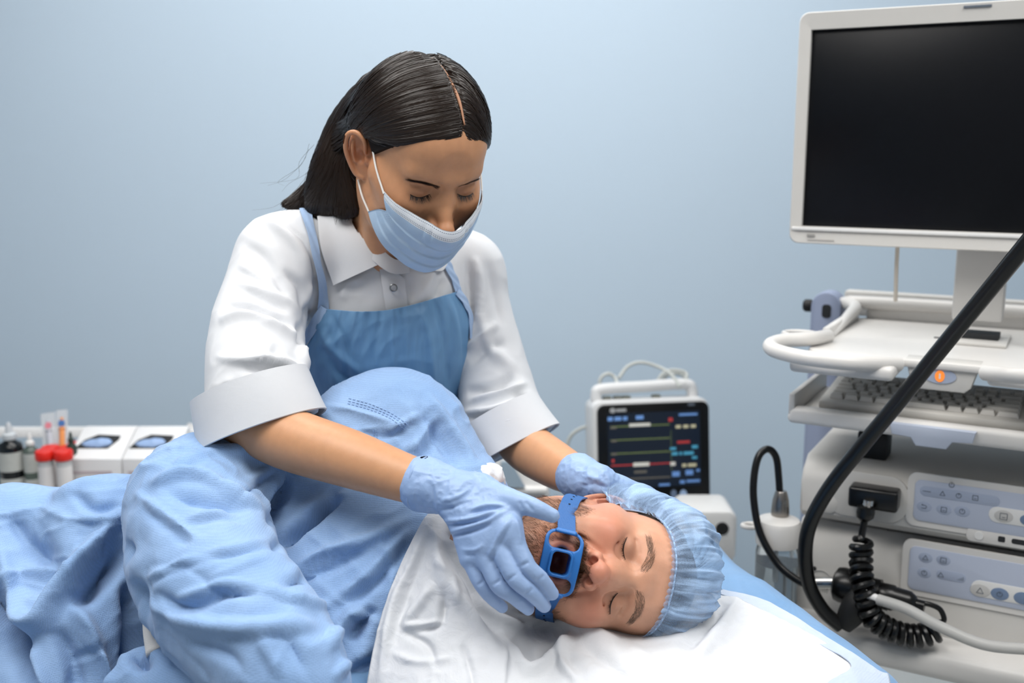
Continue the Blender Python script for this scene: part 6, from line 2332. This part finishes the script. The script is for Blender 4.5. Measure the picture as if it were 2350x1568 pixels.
disc(FP2, c2, 2348, 1371, .0100, .0036, M_SLATE, p2, 'set_key', 1.3)
for px, py, r in ((1901, 1156, .0165),):
    x, z = ft(px, py)
    MB().lathe([(r, 0), (r, .002), (r - .0015, .003), (.001, .003)], 32, M=MT @ frame(A(x, -.0005, z), A(1, 0, 0), A(0, 0, 1), A(0, -1, 0))).build('round_cover', M_WHITE, PR1)
x, z = ft(1870, 1305); MB().lathe([(.004, 0), (.004, .001)], 16, M=MT @ frame(A(x - .001, -.0008, z), A(1, 0, 0), A(0, 0, 1), A(0, -1, 0))).build('screw_hole', M_DARKGAP, PR2)
x, z = ft(1884, 1332)
a = np.linspace(0, 2 * math.pi, 33)
MB().tube(np.stack([x + .018 * np.cos(a), np.full(33, -.001), z + .018 * np.sin(a)], 1), .0009, 6, False, M=MT).build('port_ring', M_GREY, PR2)
# connector surround on the first processor
x, z = ft(2000, 1140)
MB().prism(rrect(.13, .078, .030, 8), -.003, .003, bev=.002, M=MT @ frame(A(x - .008, 0, z), A(1, 0, 0), A(0, 0, 1), A(0, -1, 0))).build('connector_surround', M_WHITE, PR1)
# rubber feet between tray and processor
x, z = ft(2004, 1008, .06)
MB().box((x, .075, z11 + .022), (.048, .05, .046), .004, M=MT).build('support_block', M_BLACKM, CART)

# -- video plug with coiled cable
PLUG = thing('video_plug', xf(MT, A(ft(2005, 1140)[0], -.03, z10 + .05)[None])[0], 'black video plug with tightly coiled black cable', 'cable')
x, z = ft(2006, 1142, -.02)
MB().box((x, -.018, z), (.076, .036, .034), .005, M=MT, seg=3).build('plug_body', M_BLACK, PLUG)
p0 = fp(1993, 1152, -.04); p1_ = fp(1986, 1180, -.05)
MB().lathe([(.010, 0), (.012, .003), (.012, .012), (.0085, .016), (.0085, .030)], 20, M=MT @ frame(p1_ + A(0, 0, -.008), A(1, 0, 0), A(0, 1, 0), A(.1, .25, 1))).build('plug_collar', M_CHROME, PLUG)
MB().lathe([(.0075, -.012), (.0135, -.006), (.0145, .002), (.0135, .010), (.010, .012)], 20, M=MT @ frame(fp(1986, 1178, -.052), A(1, 0, 0), A(0, 1, 0), A(.05, .1, 1))).build('strain_relief', M_BLACK, PLUG)
axis = [fp(1986, 1182, -.052), fp(1981, 1210, -.056), fp(1977, 1235, -.060), fp(1976, 1280, -.065), fp(1978, 1330, -.085), fp(1988, 1375, -.095), fp(2000, 1415, -.095), fp(2035, 1442, -.085), fp(2080, 1458, -.075), fp(2120, 1458, -.065), fp(2152, 1446, -.055)]
ax_ = catmull(axis, 60)
L = np.concatenate([[0], np.cumsum(np.linalg.norm(np.diff(ax_, axis=0), axis=1))])
start = np.interp(2 * 60, np.arange(len(ax_)), L)
T, N, B = frames(ax_, (0, -1, 0.2))
s = np.linspace(0, L[-1], 1500)
AX = np.stack([np.interp(s, L, ax_[:, i]) for i in range(3)], 1)
NN = unit_rows(np.stack([np.interp(s, L, N[:, i]) for i in range(3)], 1)); BB = unit_rows(np.stack([np.interp(s, L, B[:, i]) for i in range(3)], 1))
turns = np.maximum(s - start, 0) / .0128
rr = .0138 * smooth01(0, .012, s - start + .004)
cpts = AX + NN * (rr * np.cos(turns * 2 * math.pi))[:, None] + BB * (rr * np.sin(turns * 2 * math.pi))[:, None]
MB().tube(cpts, .0056, 8, True, 0, M=MT).build('coiled_cable', M_BLACK, PLUG)
q = [cpts[-1], fp(2166, 1425, -.05), fp(2158, 1400, -.05), fp(2135, 1388, -.055), fp(2112, 1384, -.06)]
MB().tube(q, .0042, 10, True, 8, M=MT).build('cable_tail', M_BLACK, PLUG)

# -- endoscope: connector housing, boot, umbilical tube
SCOPE = thing('endoscope', xf(MT, fp(1960, 1360, -.05)[None])[0], 'black endoscope connector with thick glossy umbilical tube running up to the right', 'endoscope')
axd = ft(2060, 1362, -.055)[0] - ft(1950, 1340, -.055)[0]
a0, a1 = fp(1915, 1338, -.05), fp(2122, 1392, -.06)
dx = (a1 - a0) / np.linalg.norm(a1 - a0); dy = np.cross(A(0, 0, 1), dx); dy /= np.linalg.norm(dy); dz = np.cross(dx, dy)
LL = np.linalg.norm(a1 - a0)
FE = MT @ frame(a0, dy, dz, dx)
MB().lathe([(.020, 0), (.027, .004), (.029, .012), (.029, .030), (.026, .040), (.024, .060), (.024, .072)], 32, M=FE).build('connector_housing', M_BLACK, SCOPE)
MB().lathe([(.0195, .070), (.0205, .074), (.0205, LL * .66), (.0185, LL * .68), (.0175, LL * .84), (.012, LL * .90), (.0085, LL * .91), (.0085, LL)], 32, M=FE).build('connector_barrel', M_BLACK, SCOPE)
g_ = MB()
for k in range(3):
    an = math.radians(200 + 40 * k)
    g_.box((.0205 * math.cos(an), .0205 * math.sin(an), LL * .55), (.003, .003, LL * .16), .001, M=FE)
g_.build('index_marks', mat('mark_silver', '#A8A6A2', .35, 0.6), SCOPE)
b0 = fp(1865, 1334, -.03)
MB().tube([fp(1868, 1339, -.045), a0 + A(.004, 0, 0)], .0105, 20, True, M=MT).build('light_pin', M_CHROME, SCOPE)
mb = MB()
for k in range(5):
    c_ = fp(1880 + 5 * k, 1342 + k * 1.4, -.045)
    V, Fc = tube([c_, c_ + A(.0016, 0, -.0003)], .0112, 20)
    mb.add(V, Fc)
mb.build('pin_rings', M_CHROME, SCOPE, M=MT)
MB().tube([fp(1985, 1360, -.070), fp(1968, 1388, -.078), fp(1950, 1415, -.085), fp(1934, 1440, -.09)], [.020, .0235, .020, .0135], 24, True, 6, M=MT).build('rubber_boot', M_BLACKM, SCOPE)
U = [fp(1930, 1438, -.092), fp(1890, 1402, -.10), fp(1858, 1345, -.11), fp(1848, 1270, -.12), fp(1860, 1200, -.125), fp(1905, 1118, -.13), fp(1980, 1022, -.14), fp(2060, 925, -.15), fp(2140, 825, -.16), fp(2250, 690, -.18), fp(2360, 555, -.20), fp(2420, 480, -.21)]
MB().tube(U, [.0115] * len(U), 20, True, 12, M=MT).build('umbilical_tube', M_BLACK, SCOPE)
# suction tube (translucent)
SUC = [fp(2015, 1376, -.10), fp(2080, 1398, -.11), (fp(2160, 1440, -.12)), fp(2260, 1480, -.12), fp(2380, 1492, -.11)]
t_ = thing('suction_tube', xf(MT, SUC[2][None])[0], 'milky translucent silicone tube crossing in front of the light source', 'tube')
M_SIL = mat('silicone_tube', '#CFCFCD', .35, trans=.35, spec=.5, ior=1.3)
MB().tube(SUC, .0085, 16, True, 10, M=MT).build('silicone_tube', M_SIL, t_)
x = MB().tube([SUC[0] + A(-.02, 0, .006), SUC[0] + A(.004, 0, -.001)], .0065, 12, True, M=MT).build('tube_connector', M_LIGHTKEY, t_)

# -- water bottle with air tube
WB = P(1783, 1290, 1.78)
BOT = thing('water_bottle', (WB[0], WB[1], P(1783, 1345, 1.78)[2]), 'clear water bottle with white screw cap and ring lugs beside the tower', 'bottle')
zt, zc, zb_ = P(1783, 1182, 1.78)[2], P(1783, 1238, 1.78)[2], P(1783, 1400, 1.78)[2]
M_CLEAR = mat('clear_plastic', '#DDE6EC', .08, trans=.85, ior=1.25, spec=.5)
FB = frame(A(WB[0], WB[1], 0), A(1, 0, 0), A(0, 1, 0), A(0, 0, 1))
MB().lathe([(.034, zb_), (.036, zb_ + .004), (.036, zc - .018), (.032, zc - .004), (.029, zc)], 36, M=FB).build('bottle_body', M_CLEAR, BOT)
MB().lathe([(.032, zb_ + .004), (.034, zb_ + .006), (.034, P(1783, 1290, 1.78)[2]), (.001, P(1783, 1290, 1.78)[2])], 36, M=FB).build('water', mat('water', '#D5E2EA', .05, trans=.9, ior=1.33), BOT)
a = np.linspace(0, 2 * math.pi, 73)[:-1]
capv, capf = lathe([(.037, zc - .004), (.0375, zc), (.0375, zt - .010), (.034, zt - .003), (.022, zt), (.001, zt)], 72)
capv[:, :2] *= (1 + .012 * np.sign(np.sin(np.arctan2(capv[:, 1], capv[:, 0]) * 36)) * ((capv[:, 2] > zc) & (capv[:, 2] < zt - .008)))[:, None]
cap_o = mesh_obj('screw_cap', xf(FB, capv), capf, M_WHITE2, BOT, True, angle=40)
for px, q in ((1722, -1), (1822, 1)):
    c_ = P(px, 1207, 1.78)
    ring = np.stack([c_[0] + .013 * np.cos(np.linspace(0, 6.2832, 25)), np.full(25, c_[1]) + .010 * np.sin(np.linspace(0, 6.2832, 25)), np.full(25, c_[2])], 1)
    MB().tube(ring, .0042, 8, False).tube([c_ + A(-q * .012, 0, 0), A(WB[0] + q * .034, WB[1], c_[2])], .005, 8).build('lug_ring', M_WHITE2, cap_o)
MB().lathe([(.0145, 0), (.0155, .008), (.0135, .030), (.0100, .044), (.0085, .046)], 24, M=frame(P(1790, 1186, 1.78), A(1, 0, 0), A(0, 1, 0), A(0, 0, 1))).build('metal_fitting', mat('steel_brushed', '#9B9691', .3, 1.0), BOT)
AIR = [P(1790, 1150, 1.78), P(1787, 1095, 1.775), P(1781, 1050, 1.77), P(1763, 1031, 1.765), P(1742, 1046, 1.76), P(1731, 1090, 1.755), P(1730, 1150, 1.75), P(1745, 1225, 1.74), P(1785, 1295, 1.725), P(1830, 1332, 1.71), P(1862, 1345, 1.70)]
MB().tube(AIR, .0062, 14, True, 10).build('air_tube', M_BLACK, BOT)
# dip tube
MB().tube([P(1783, 1210, 1.78), P(1780, 1330, 1.78)], .003, 8).build('dip_tube', M_LIGHTKEY, BOT)
# ------------------------------------------------------------------ background: patient monitor on its stand
PMD = 2.45
yw = math.radians(9)
PE1 = A(math.cos(yw), math.sin(yw), 0); PE2 = A(-math.sin(yw), math.cos(yw), 0)
PC = P(1501, 1044, PMD)
pmz = P(1501, 1215, PMD)[2]
PM = thing('patient_monitor', (PC[0], PC[1] + .05, P(1501, 1162, PMD)[2]), 'patient monitor with black bezel, carry handle and vital-sign traces', 'monitor')
tiltb = math.radians(8)
FPM = frame(PC, PE1, A(0, 0, 1) * math.cos(tiltb) + PE2 * math.sin(tiltb), np.cross(PE1, A(0, 0, 1) * math.cos(tiltb) + PE2 * math.sin(tiltb)))
k_ = PMD / F_PX
pw, ph = 264 * k_, 238 * k_
M_PMW = mat('monitor_shell', '#DADBDC', .4)
MB().prism(rrect(pw + .010, ph + .012, .020, 8, -.004, .002), -.09, -.004, bev=.006, M=FPM).build('shell', M_PMW, PM)
bz = MB().prism(rrect(pw, ph, .018, 8), -.006, .004, bev=.002, M=FPM).build('front_bezel', mat('bezel_black', '#0A0A0B', .25), PM)
U2 = lambda px, py: ((px - 1501) * k_, (1044 - py) * k_)
sc0, sc1 = U2(1392, 945), U2(1610, 1118)
scr = MB().box(((sc0[0] + sc1[0]) / 2, (sc0[1] + sc1[1]) / 2, .0042), (sc1[0] - sc0[0], sc0[1] - sc1[1], .001), 0, M=FPM).build(
    'display', mat('display_dark', '#0A111B', .3, emit='#13243A', emit_s=.35), bz)


def lit(name, col, s):
    return mat(name, col, .5, emit=col, emit_s=s * .3)


ML_ = {'w': lit('trace_white', '#D9D8D0', .5), 'b': lit('trace_blue', '#6F9AD8', .5), 'y': lit('trace_olive', '#6B7A4A', .35), 'r': lit('trace_red', '#B83A3A', .5), 'c': lit('trace_cyan', '#4FA6C8', .5), 'g': lit('trace_grey', '#6A665E', .4), 'k': lit('trace_cream', '#C9C3A2', .5)}


def bar(x0, y0, x1, y1, m, name, h=.0049):
    a, b = U2(x0, y0), U2(x1, y1)
    MB().box(((a[0] + b[0]) / 2, (a[1] + b[1]) / 2, h), (abs(b[0] - a[0]), abs(a[1] - b[1]) * .72, .0006), 0, M=FPM).build(name, ML_[m], scr)


for x0, y0, x1, y1, m in ((1392, 951, 1404, 963, 'b'), (1408, 951, 1424, 963, 'b'), (1428, 951, 1438, 963, 'b'), (1458, 950, 1476, 962, 'b'), (1560, 950, 1604, 957, 'b'), (1535, 958, 1545, 970, 'r'), (1398, 974, 1412, 981, 'g'), (1442, 968, 1492, 978, 'w'),
                          (1400, 1004, 1412, 1011, 'g'), (1400, 1034, 1412, 1041, 'g'), (1400, 1048, 1406, 1058, 'r'), (1400, 1080, 1412, 1088, 'g'), (1452, 1077, 1482, 1085, 'g'),
                          (1450, 1058, 1488, 1070, 'w'), (1552, 976, 1564, 986, 'k'), (1570, 976, 1582, 986, 'k'), (1588, 976, 1600, 986, 'k'), (1555, 1013, 1585, 1021, 'r'), (1538, 1027, 1552, 1035, 'c'), (1590, 1024, 1604, 1034, 'c'),
                          (1542, 1038, 1556, 1048, 'c'), (1560, 1038, 1566, 1048, 'c'), (1570, 1038, 1594, 1048, 'c'), (1590, 1050, 1602, 1058, 'c'), (1538, 1060, 1550, 1072, 'w'), (1566, 1066, 1576, 1076, 'k'), (1580, 1066, 1600, 1076, 'k'),
                          (1542, 1082, 1560, 1098, 'b'), (1574, 1080, 1592, 1096, 'b'), (1600, 1080, 1608, 1088, 'b'), (1560, 1104, 1572, 1114, 'b'), (1576, 1104, 1608, 1112, 'b'), (1510, 1110, 1536, 1117, 'b')):
    bar(x0, y0, x1, y1, m, 'readout')
for y, m in ((975, 'y'), (1006, 'y'), (1037, 'y'), (1064, 'r'), (1096, 'g')):
    bar(1398, y - 2, 1538, y + 2, m, 'trace', .0047)
bar(1540, 970, 1541, 1100, 'y', 'divider', .0047)
mb = MB()
for px in (1570,):
    a_ = U2(px, 1142)
mb = MB(); a_ = U2(1568, 1140); mb.prism([(a_[0] + .009 * math.cos(t), a_[1] + .013 * math.sin(t)) for t in np.linspace(0, 6.283, 20, endpoint=False)], .003, .0055, M=FPM)
mb.build('alarm_key', lit('key_glow', '#9DB6D8', .35), bz)
mb = MB(); a_ = U2(1545, 1136); mb.prism([(a_[0] + .007 * math.cos(t), a_[1] + .010 * math.sin(t)) for t in np.linspace(0, 6.283, 20, endpoint=False)], .003, .0055, M=FPM)
mb.build('menu_key', lit('key_glow_dim', '#6E7F99', .25), bz)
mb = MB(); a_ = U2(1404, 938); mb.prism([(a_[0] + .007 * math.cos(t), a_[1] + .006 * math.sin(t)) for t in np.linspace(0, 6.283, 20, endpoint=False)], .003, .0052, M=FPM)
mb.box((U2(1424, 938)[0], U2(1424, 938)[1], .0045), (.024, .007, .0012), 0, M=FPM)
mb.build('maker_badge', mat('badge_grey', '#A9ABAD', .4), bz)
mb = MB(); mb.box((U2(1590, 931)[0], U2(1590, 931)[1], .0045), (.016, .006, .001), 0, M=FPM); mb.build('model_badge', M_INK, bz)
# handle
h0, h1, h2 = U2(1376, 935), U2(1382, 892), U2(1604, 886)
hp = [(*U2(1380, 935), -.045), (*U2(1378, 905), -.045), (*U2(1392, 893), -.045), (*U2(1490, 890), -.045), (*U2(1590, 888), -.045), (*U2(1607, 900), -.045), (*U2(1610, 932), -.045)]
MB().tube(hp, .0135, 14, True, 6, M=FPM).build('carry_handle', M_PMW, PM)
M_PORT = mat('port_grey', '#7d8078', .5)
for px in (1405, 1430, 1450, 1522): MB().box((*U2(px, 915), -.05), (.02, .010, .02), .003, M=FPM).build('cable_port', M_PORT, PM)
CB = thing('monitor_leads', P(1440, 880, PMD + .06), 'pale monitor leads looping above and beside the patient monitor', 'cable')
M_LEAD = mat('lead_pale', '#BFC3C0', .55)
for q, nm in (([(1375, 900, .05), (1378, 870, .05), (1395, 858, .05), (1412, 868, .05), (1418, 890, .03)], 'lead'), ([(1420, 868, .06), (1440, 842, .07), (1470, 832, .07), (1510, 842, .07), (1540, 860, .05), (1560, 888, .03)], 'lead'),
              ([(1505, 880, .06), (1525, 855, .06), (1550, 850, .06), (1575, 858, .06), (1570, 882, .04)], 'lead'), ([(1515, 885, .08), (1530, 862, .08), (1560, 858, .08), (1580, 875, .06)], 'lead'),
              ([(1370, 975, .05), (1330, 985, .06), (1305, 1010, .07), (1300, 1060, .08), (1310, 1120, .08)], 'lead')):
    MB().tube([P(a, b, PMD + c) for a, b, c in q], .0045, 8, True, 8).build(nm, M_LEAD, CB)
# stand / cart below the monitor
ST = thing('monitor_stand', (PC[0], PC[1] + .1, 0), 'white rolling stand with box base under the patient monitor', 'stand')
M_STW = mat('stand_white', '#DFDFDE', .4)
zt_ = P(1501, 1165, PMD)[2]
MB().box((PC[0] + .02, PC[1] + .09, zt_ - .012), (.26, .2, .022), .008).build('platform', M_STW, ST)
MB().box((PC[0] + .02, PC[1] + .1, zt_ / 2), (.07, .07, zt_ - .02), .01).build('column', M_STW, ST)
for s_ in (0, 1, 2, 3, 4):
    an = math.radians(72 * s_ + 20)
    MB().tube([(PC[0] + .02, PC[1] + .1, .09), (PC[0] + .02 + .26 * math.cos(an), PC[1] + .1 + .26 * math.sin(an), .06)], [.025, .018], 12).build('foot', M_STW, ST)
bx0, bx1 = P(1560, 1215, 2.25), P(1692, 1215, 2.25)
bxc = (bx0 + bx1) / 2
zb0, zb1 = P(1620, 1300, 2.25)[2], P(1620, 1172, 2.25)[2]
GB = thing('gas_unit', (bxc[0], bxc[1] + .06, zb0), 'white rounded unit with a round black port behind the patient\'s cap', 'device')
MB().prism(rrect(bx1[0] - bx0[0], zb1 - zb0, .022, 8), 0, .12, bev=.008, M=frame(A(bxc[0], bxc[1] + .12, (zb0 + zb1) / 2), A(1, 0, 0), A(0, 0, 1), A(0, -1, 0))).build('housing', M_STW, GB)
q = P(1657, 1213, 2.25)
MB().lathe([(.014, 0), (.014, .003), (.010, .004)], 24, M=frame(A(q[0], bxc[1], q[2]), A(1, 0, 0), A(0, 0, 1), A(0, -1, 0))).build('port', M_BLACKM, GB)
MB().box((bxc[0], bxc[1] + .08, zb0 / 2), (.06, .06, zb0), .008).build('pedestal', M_STW, GB)
# small white unit between the nurse and the patient monitor
d_ = 2.35
wc = P(1165, 1110, d_)
WU = thing('white_machine', (wc[0], wc[1] + .1, 0), 'white machine with a slanted grey display window between nurse and monitor', 'device')
wz1 = P(1165, 1040, d_)[2]
MB().box((wc[0], wc[1] + .1, wz1 / 2), (.19, .16, wz1), .012).build('housing', M_STW, WU)
wd = [P(1150, 1060, d_ - .003), P(1172, 1060, d_ - .003), P(1205, 1118, d_ - .003), P(1145, 1118, d_ - .003)]
fwd = A(0, -.004, 0)
V = np.array([p + fwd for p in wd] + [p - fwd * 2 for p in wd])
mesh_obj('display_window', V, [(0, 1, 2, 3), (7, 6, 5, 4), (0, 4, 5, 1), (1, 5, 6, 2), (2, 6, 7, 3), (3, 7, 4, 0)], mat('window_grey', '#8FA0AE', .25), WU, False)
MB().box((wc[0] + .01, wc[1] + .012, P(1165, 1128, d_)[2]), (.16, .03, .012), .004).build('ledge', M_STW, WU)

# ------------------------------------------------------------------ background: dressing trolley
TD = 2.45
tz = P(200, 1128, TD)[2]
TR0, TR1 = P(-420, 1128, TD), P(440, 1128, TD)
TRO = thing('dressing_trolley', (TR0[0] + .4, TR0[1] + .12, 0), 'white dressing trolley with a guard rail behind the patient', 'trolley')
M_TRW = mat('trolley_white', '#E9E9E9', .35)
ty = TR0[1] + .12
MB().box(((TR0[0] + TR1[0]) / 2, ty, tz - .012), (TR1[0] - TR0[0], .42, .024), .008).build('table_top', M_TRW, TRO)
zr = P(200, 988, TD + .3)[2]
yr = ty + .18
xe = (445 - 1175) / F_PX * (TD + .28)
MB().box(((TR0[0] + xe) / 2 - .02, yr, zr), (xe - TR0[0], .022, .028), .008).build('guard_rail', M_TRW, TRO)
e0, e1 = P(446, 960, TD + .27), P(372, 1075, TD + .05)
MB().tube([A(xe, yr, zr + .02), A(xe - .01, yr - .02, zr), A(xe - .04, ty - .02, tz + .07), A(xe - .05, ty - .05, tz)], [.016, .018, .016, .014], 10, True, 5).build('rail_end', M_TRW, TRO)
for x in (TR0[0] + .06, TR1[0] - .06):
    for y in (ty - .17, ty + .17):
        MB().box((x, y, tz / 2), (.03, .03, tz), .005).build('leg', M_TRW, TRO)
MB().box(((TR0[0] + TR1[0]) / 2, ty, .25), (TR1[0] - TR0[0] - .06, .38, .02), .004).build('under_shelf', M_TRW, TRO)
kk = TD / F_PX


def at_t(px, d=TD):
    q = P(px, 1128, d)
    return A(q[0], q[1], tz)


def zz(py, d=TD):
    return P(200, py, d)[2]


# dropper bottles
M_AMBER = mat('bottle_dark', '#14171A', .15, spec=.5)
M_LAB = mat('paper_label', '#B9BCB8', .6, noise_amt=.1, noise_scale=120)
M_LABDK = mat('label_band', '#101214', .5)
M_DROP = mat('dropper_cap', '#C9CED2', .3)


def bottle(px, w, top, sh, label, col, capm, bands):
    c = at_t(px)
    t = thing('bottle', c, label, 'bottle', 'small bottles on the trolley')
    r = w / 2 * kk
    h = zz(sh) - tz
    F_ = frame(c, A(1, 0, 0), A(0, 1, 0), A(0, 0, 1))
    MB().lathe([(r * .96, .0), (r, .004), (r, h * .86), (r * .9, h * .93), (r * .42, h * 1.0), (r * .4, h * 1.06)], 32, M=F_).build('glass', col, t)
    H = zz(top) - tz
    MB().lathe([(r * .55, h * 1.02), (r * .58, h * 1.05), (r * .55, h + (H - h) * .35), (r * .30, h + (H - h) * .45), (r * .25, h + (H - h) * .8), (r * .12, H)], 24, M=F_).build('dropper_cap', capm, t)
    for a, b, m in bands:
        MB().lathe([(r * 1.012, h * a), (r * 1.012, h * b)], 32, M=F_).build('label', m, t)


bottle(33, 54, 962, 1004, 'dark dropper bottle with pale label and clear pointed cap on the trolley', M_AMBER, M_DROP, ((.08, .30, M_LAB), (.44, .80, M_LAB)))
bottle(78, 34, 988, 1018, 'slim grey-green bottle with white cap beside the dark dropper bottle', mat('bottle_grey', '#56625C', .25), mat('cap_white', '#E4E4E2', .4), ((.06, .30, M_LAB), (.45, .86, M_LAB)))
bottle(172, 24, 984, 1010, 'bottle with dark green cap standing behind the red-capped tubes', mat('bottle_green', '#2E3A33', .3), mat('cap_green', '#26332B', .4), ())
bottle(2, 20, 1000, 1012, 'teal bottle at the left edge of the trolley', mat('bottle_teal', '#1F5568', .25), mat('cap_teal', '#16313c', .4), ())
# red-capped specimen tubes
M_RED = mat('cap_red', '#E0261A', .4)
M_TUBE = mat('tube_clear', '#DCDFE0', .25, trans=.2, ior=1.2)
names_t = ['front left', 'front right', 'rear left', 'rear right', 'rearmost left', 'rearmost right']
for i, (px, d, y0) in enumerate(((110, TD - .06, 1032), (152, TD - .06, 1032), (124, TD + .02, 1022), (164, TD + .02, 1022), (138, TD + .10, 1013), (176, TD + .10, 1013))):
    q = P(px, 1128, d); c = A(q[0], q[1], tz)
    t = thing('specimen_tube', c, 'red-capped specimen tube with paper label, %s of its cluster' % names_t[i], 'tube', 'red-capped tubes on the trolley')
    F_ = frame(c, A(1, 0, 0), A(0, 1, 0), A(0, 0, 1))
    h = P(px, y0 + 18, d)[2] - tz
    MB().lathe([(.012, 0), (.0165, .006), (.0170, h)], 24, M=F_).build('tube_body', M_TUBE, t)
    MB().lathe([(.0173, h * .15), (.0173, h * .85)], 24, M=F_).build('label', mat('tube_label', '#E6E3E2', .6) if i == 0 else bpy.data.materials['tube_label'], t)
    MB().lathe([(.0205, h), (.0212, h + .002), (.0212, h + .018), (.019, h + .021)], 28, M=F_).build('screw_cap', M_RED, t)
# syringes in clear pouches, standing behind the tubes
M_POUCH = mat('pouch_film', '#E3E8EC', .25, trans=.0, alpha=.55)
for i, (px, top, col, lab) in enumerate(((112, 948, '#E88A9A', 'pouch with a pink marked syringe standing among the tubes'), (140, 941, '#E58A4A', 'pouch with an orange syringe and blue mark among the tubes'))):
    b = P(px + (6 if i == 0 else 4), 1060, TD + .03); tq = P(px - 2 if i == 0 else px + 2, top, TD + .05)
    t = thing('syringe_pouch', A(b[0], b[1], tz), lab, 'syringe', 'syringe pouches on the trolley')
    up = (tq - b); Lh = np.linalg.norm(up); up /= Lh
    xx = unit_rows(np.cross(A(0, 1, 0)[None], up[None]))[0]; yy = np.cross(up, xx)
    F_ = frame(b, xx, yy, up)
    w_ = 34 * kk if i == 0 else 26 * kk
    MB().prism(rrect(w_, Lh + .06, .002, 2, 0, Lh / 2 - .03), -.0015, .0015, M=frame(b, xx, up, -yy)).build('pouch', M_POUCH, t)
    sy = MB().lathe([(.006, -.04), (.007, -.03), (.007, Lh * .62), (.009, Lh * .63), (.009, Lh * .65), (.004, Lh * .66), (.004, Lh * .85)], 16, M=F_).build('syringe', mat('syringe_%d' % i, '#C6CCD6' if i == 0 else '#F0A060', .3), t)
    MB().prism([(.008 * math.cos(a), .008 * math.sin(a) + Lh * .74) for a in np.linspace(0, 6.283, 18, endpoint=False)], -.004, -.0025, M=frame(b, xx, up, yy)).build('mark', mat('mark_%d' % i, '#E58B98' if i == 0 else '#4E79B8', .5), sy)


# glove boxes
def glove_box(px0, px1, label):
    a, b = at_t(px0), at_t(px1)
    w = b[0] - a[0]; dpt = .11
    h1, h2 = zz(1044) - tz, zz(1010) - tz + .02
    c = A((a[0] + b[0]) / 2, a[1] - .02, tz)
    t = thing('glove_box', c, label, 'box', 'glove boxes on the trolley')
    prof = [(0, 0), (0, h1), (dpt * .95, h1 + .045), (dpt * 1.15, h1 + .045), (dpt * 1.15, 0)]
    V, Fc = prism(prof, -w / 2, w / 2, .001)
    Fx = frame(c, A(0, 1, 0), A(0, 0, 1), A(1, 0, 0))
    mesh_obj('carton', xf(Fx, V), Fc, mat('carton_white', '#E8E8E9', .5) if 'carton_white' not in bpy.data.materials else bpy.data.materials['carton_white'], t, True, angle=30)
    sl = unit_rows(A(0, dpt * .95, .045)[None])[0]; nn = np.cross(A(1, 0, 0), sl)
    cc = c + A(-.004, dpt * .50, h1 + .0245)
    Fo = frame(cc, A(1, 0, 0), sl, nn)
    pl = [(-.052, -.022), (.024, -.022), (.040, .010), (.040, .024), (-.014, .028), (-.040, .008)]
    MB().prism(pl, -.002, .0012, M=Fo).build('opening', M_DARKGAP, t)  # flat dark patch for the black-lined hole; inner shade put into its colour
    gl = Sdf((-.06, -.03, -.02), (.06, .04, .03), .003)
    gl.add(ell((-.012, -.006, -.001), (.030, .014, .009))); gl.add(ell((.008, -.004, .002), (.020, .012, .009)), .01)
    v, f = gl.mesh(); v = v + vnormals(v, f) * (.0015 * ridged(v * 90, 5))[:, None]
    mesh_obj('blue_gloves', xf(Fo, v), f, M_GLOVE, t)
    mb = MB()
    mb.box((c[0] - .005, c[1] - .0006, tz + h1 * .62), (w * .72, .0008, .007), 0)
    mb.build('print_line', mat('print_mauve', '#BFB3B8', .6) if 'print_mauve' not in bpy.data.materials else bpy.data.materials['print_mauve'], t)
    mb = MB()
    for k in range(3): mb.box((c[0] - .02, c[1] - .0006, tz + h1 * (.42 - .1 * k)), (w * .5, .0008, .003), 0)
    mb.build('small_print', mat('print_grey', '#CFCACC', .6) if 'print_grey' not in bpy.data.materials else bpy.data.materials['print_grey'], t)


glove_box(168, 290, 'white glove box next to the red-capped tubes, blue gloves in its opening')
glove_box(293, 412, 'white glove box nearest the rail end, blue gloves in its opening')
# folded paper towels in front of the boxes
tw = thing('paper_towels', at_t(262, TD - .12), 'stack of folded white paper towels before the glove boxes', 'towels')
c = at_t(262, TD - .12)
for k in range(5):
    V, Fc = rbox((.15 - .006 * k, .10, .011), .004, 2)
    mesh_obj('towel', V + c + A(.006 * math.sin(k * 2.1), .004 * math.cos(k), .006 + .011 * k), Fc, mat('towel_%d' % k, '#EFEFEF', .85, bump=.3, bump_scale=150), tw)
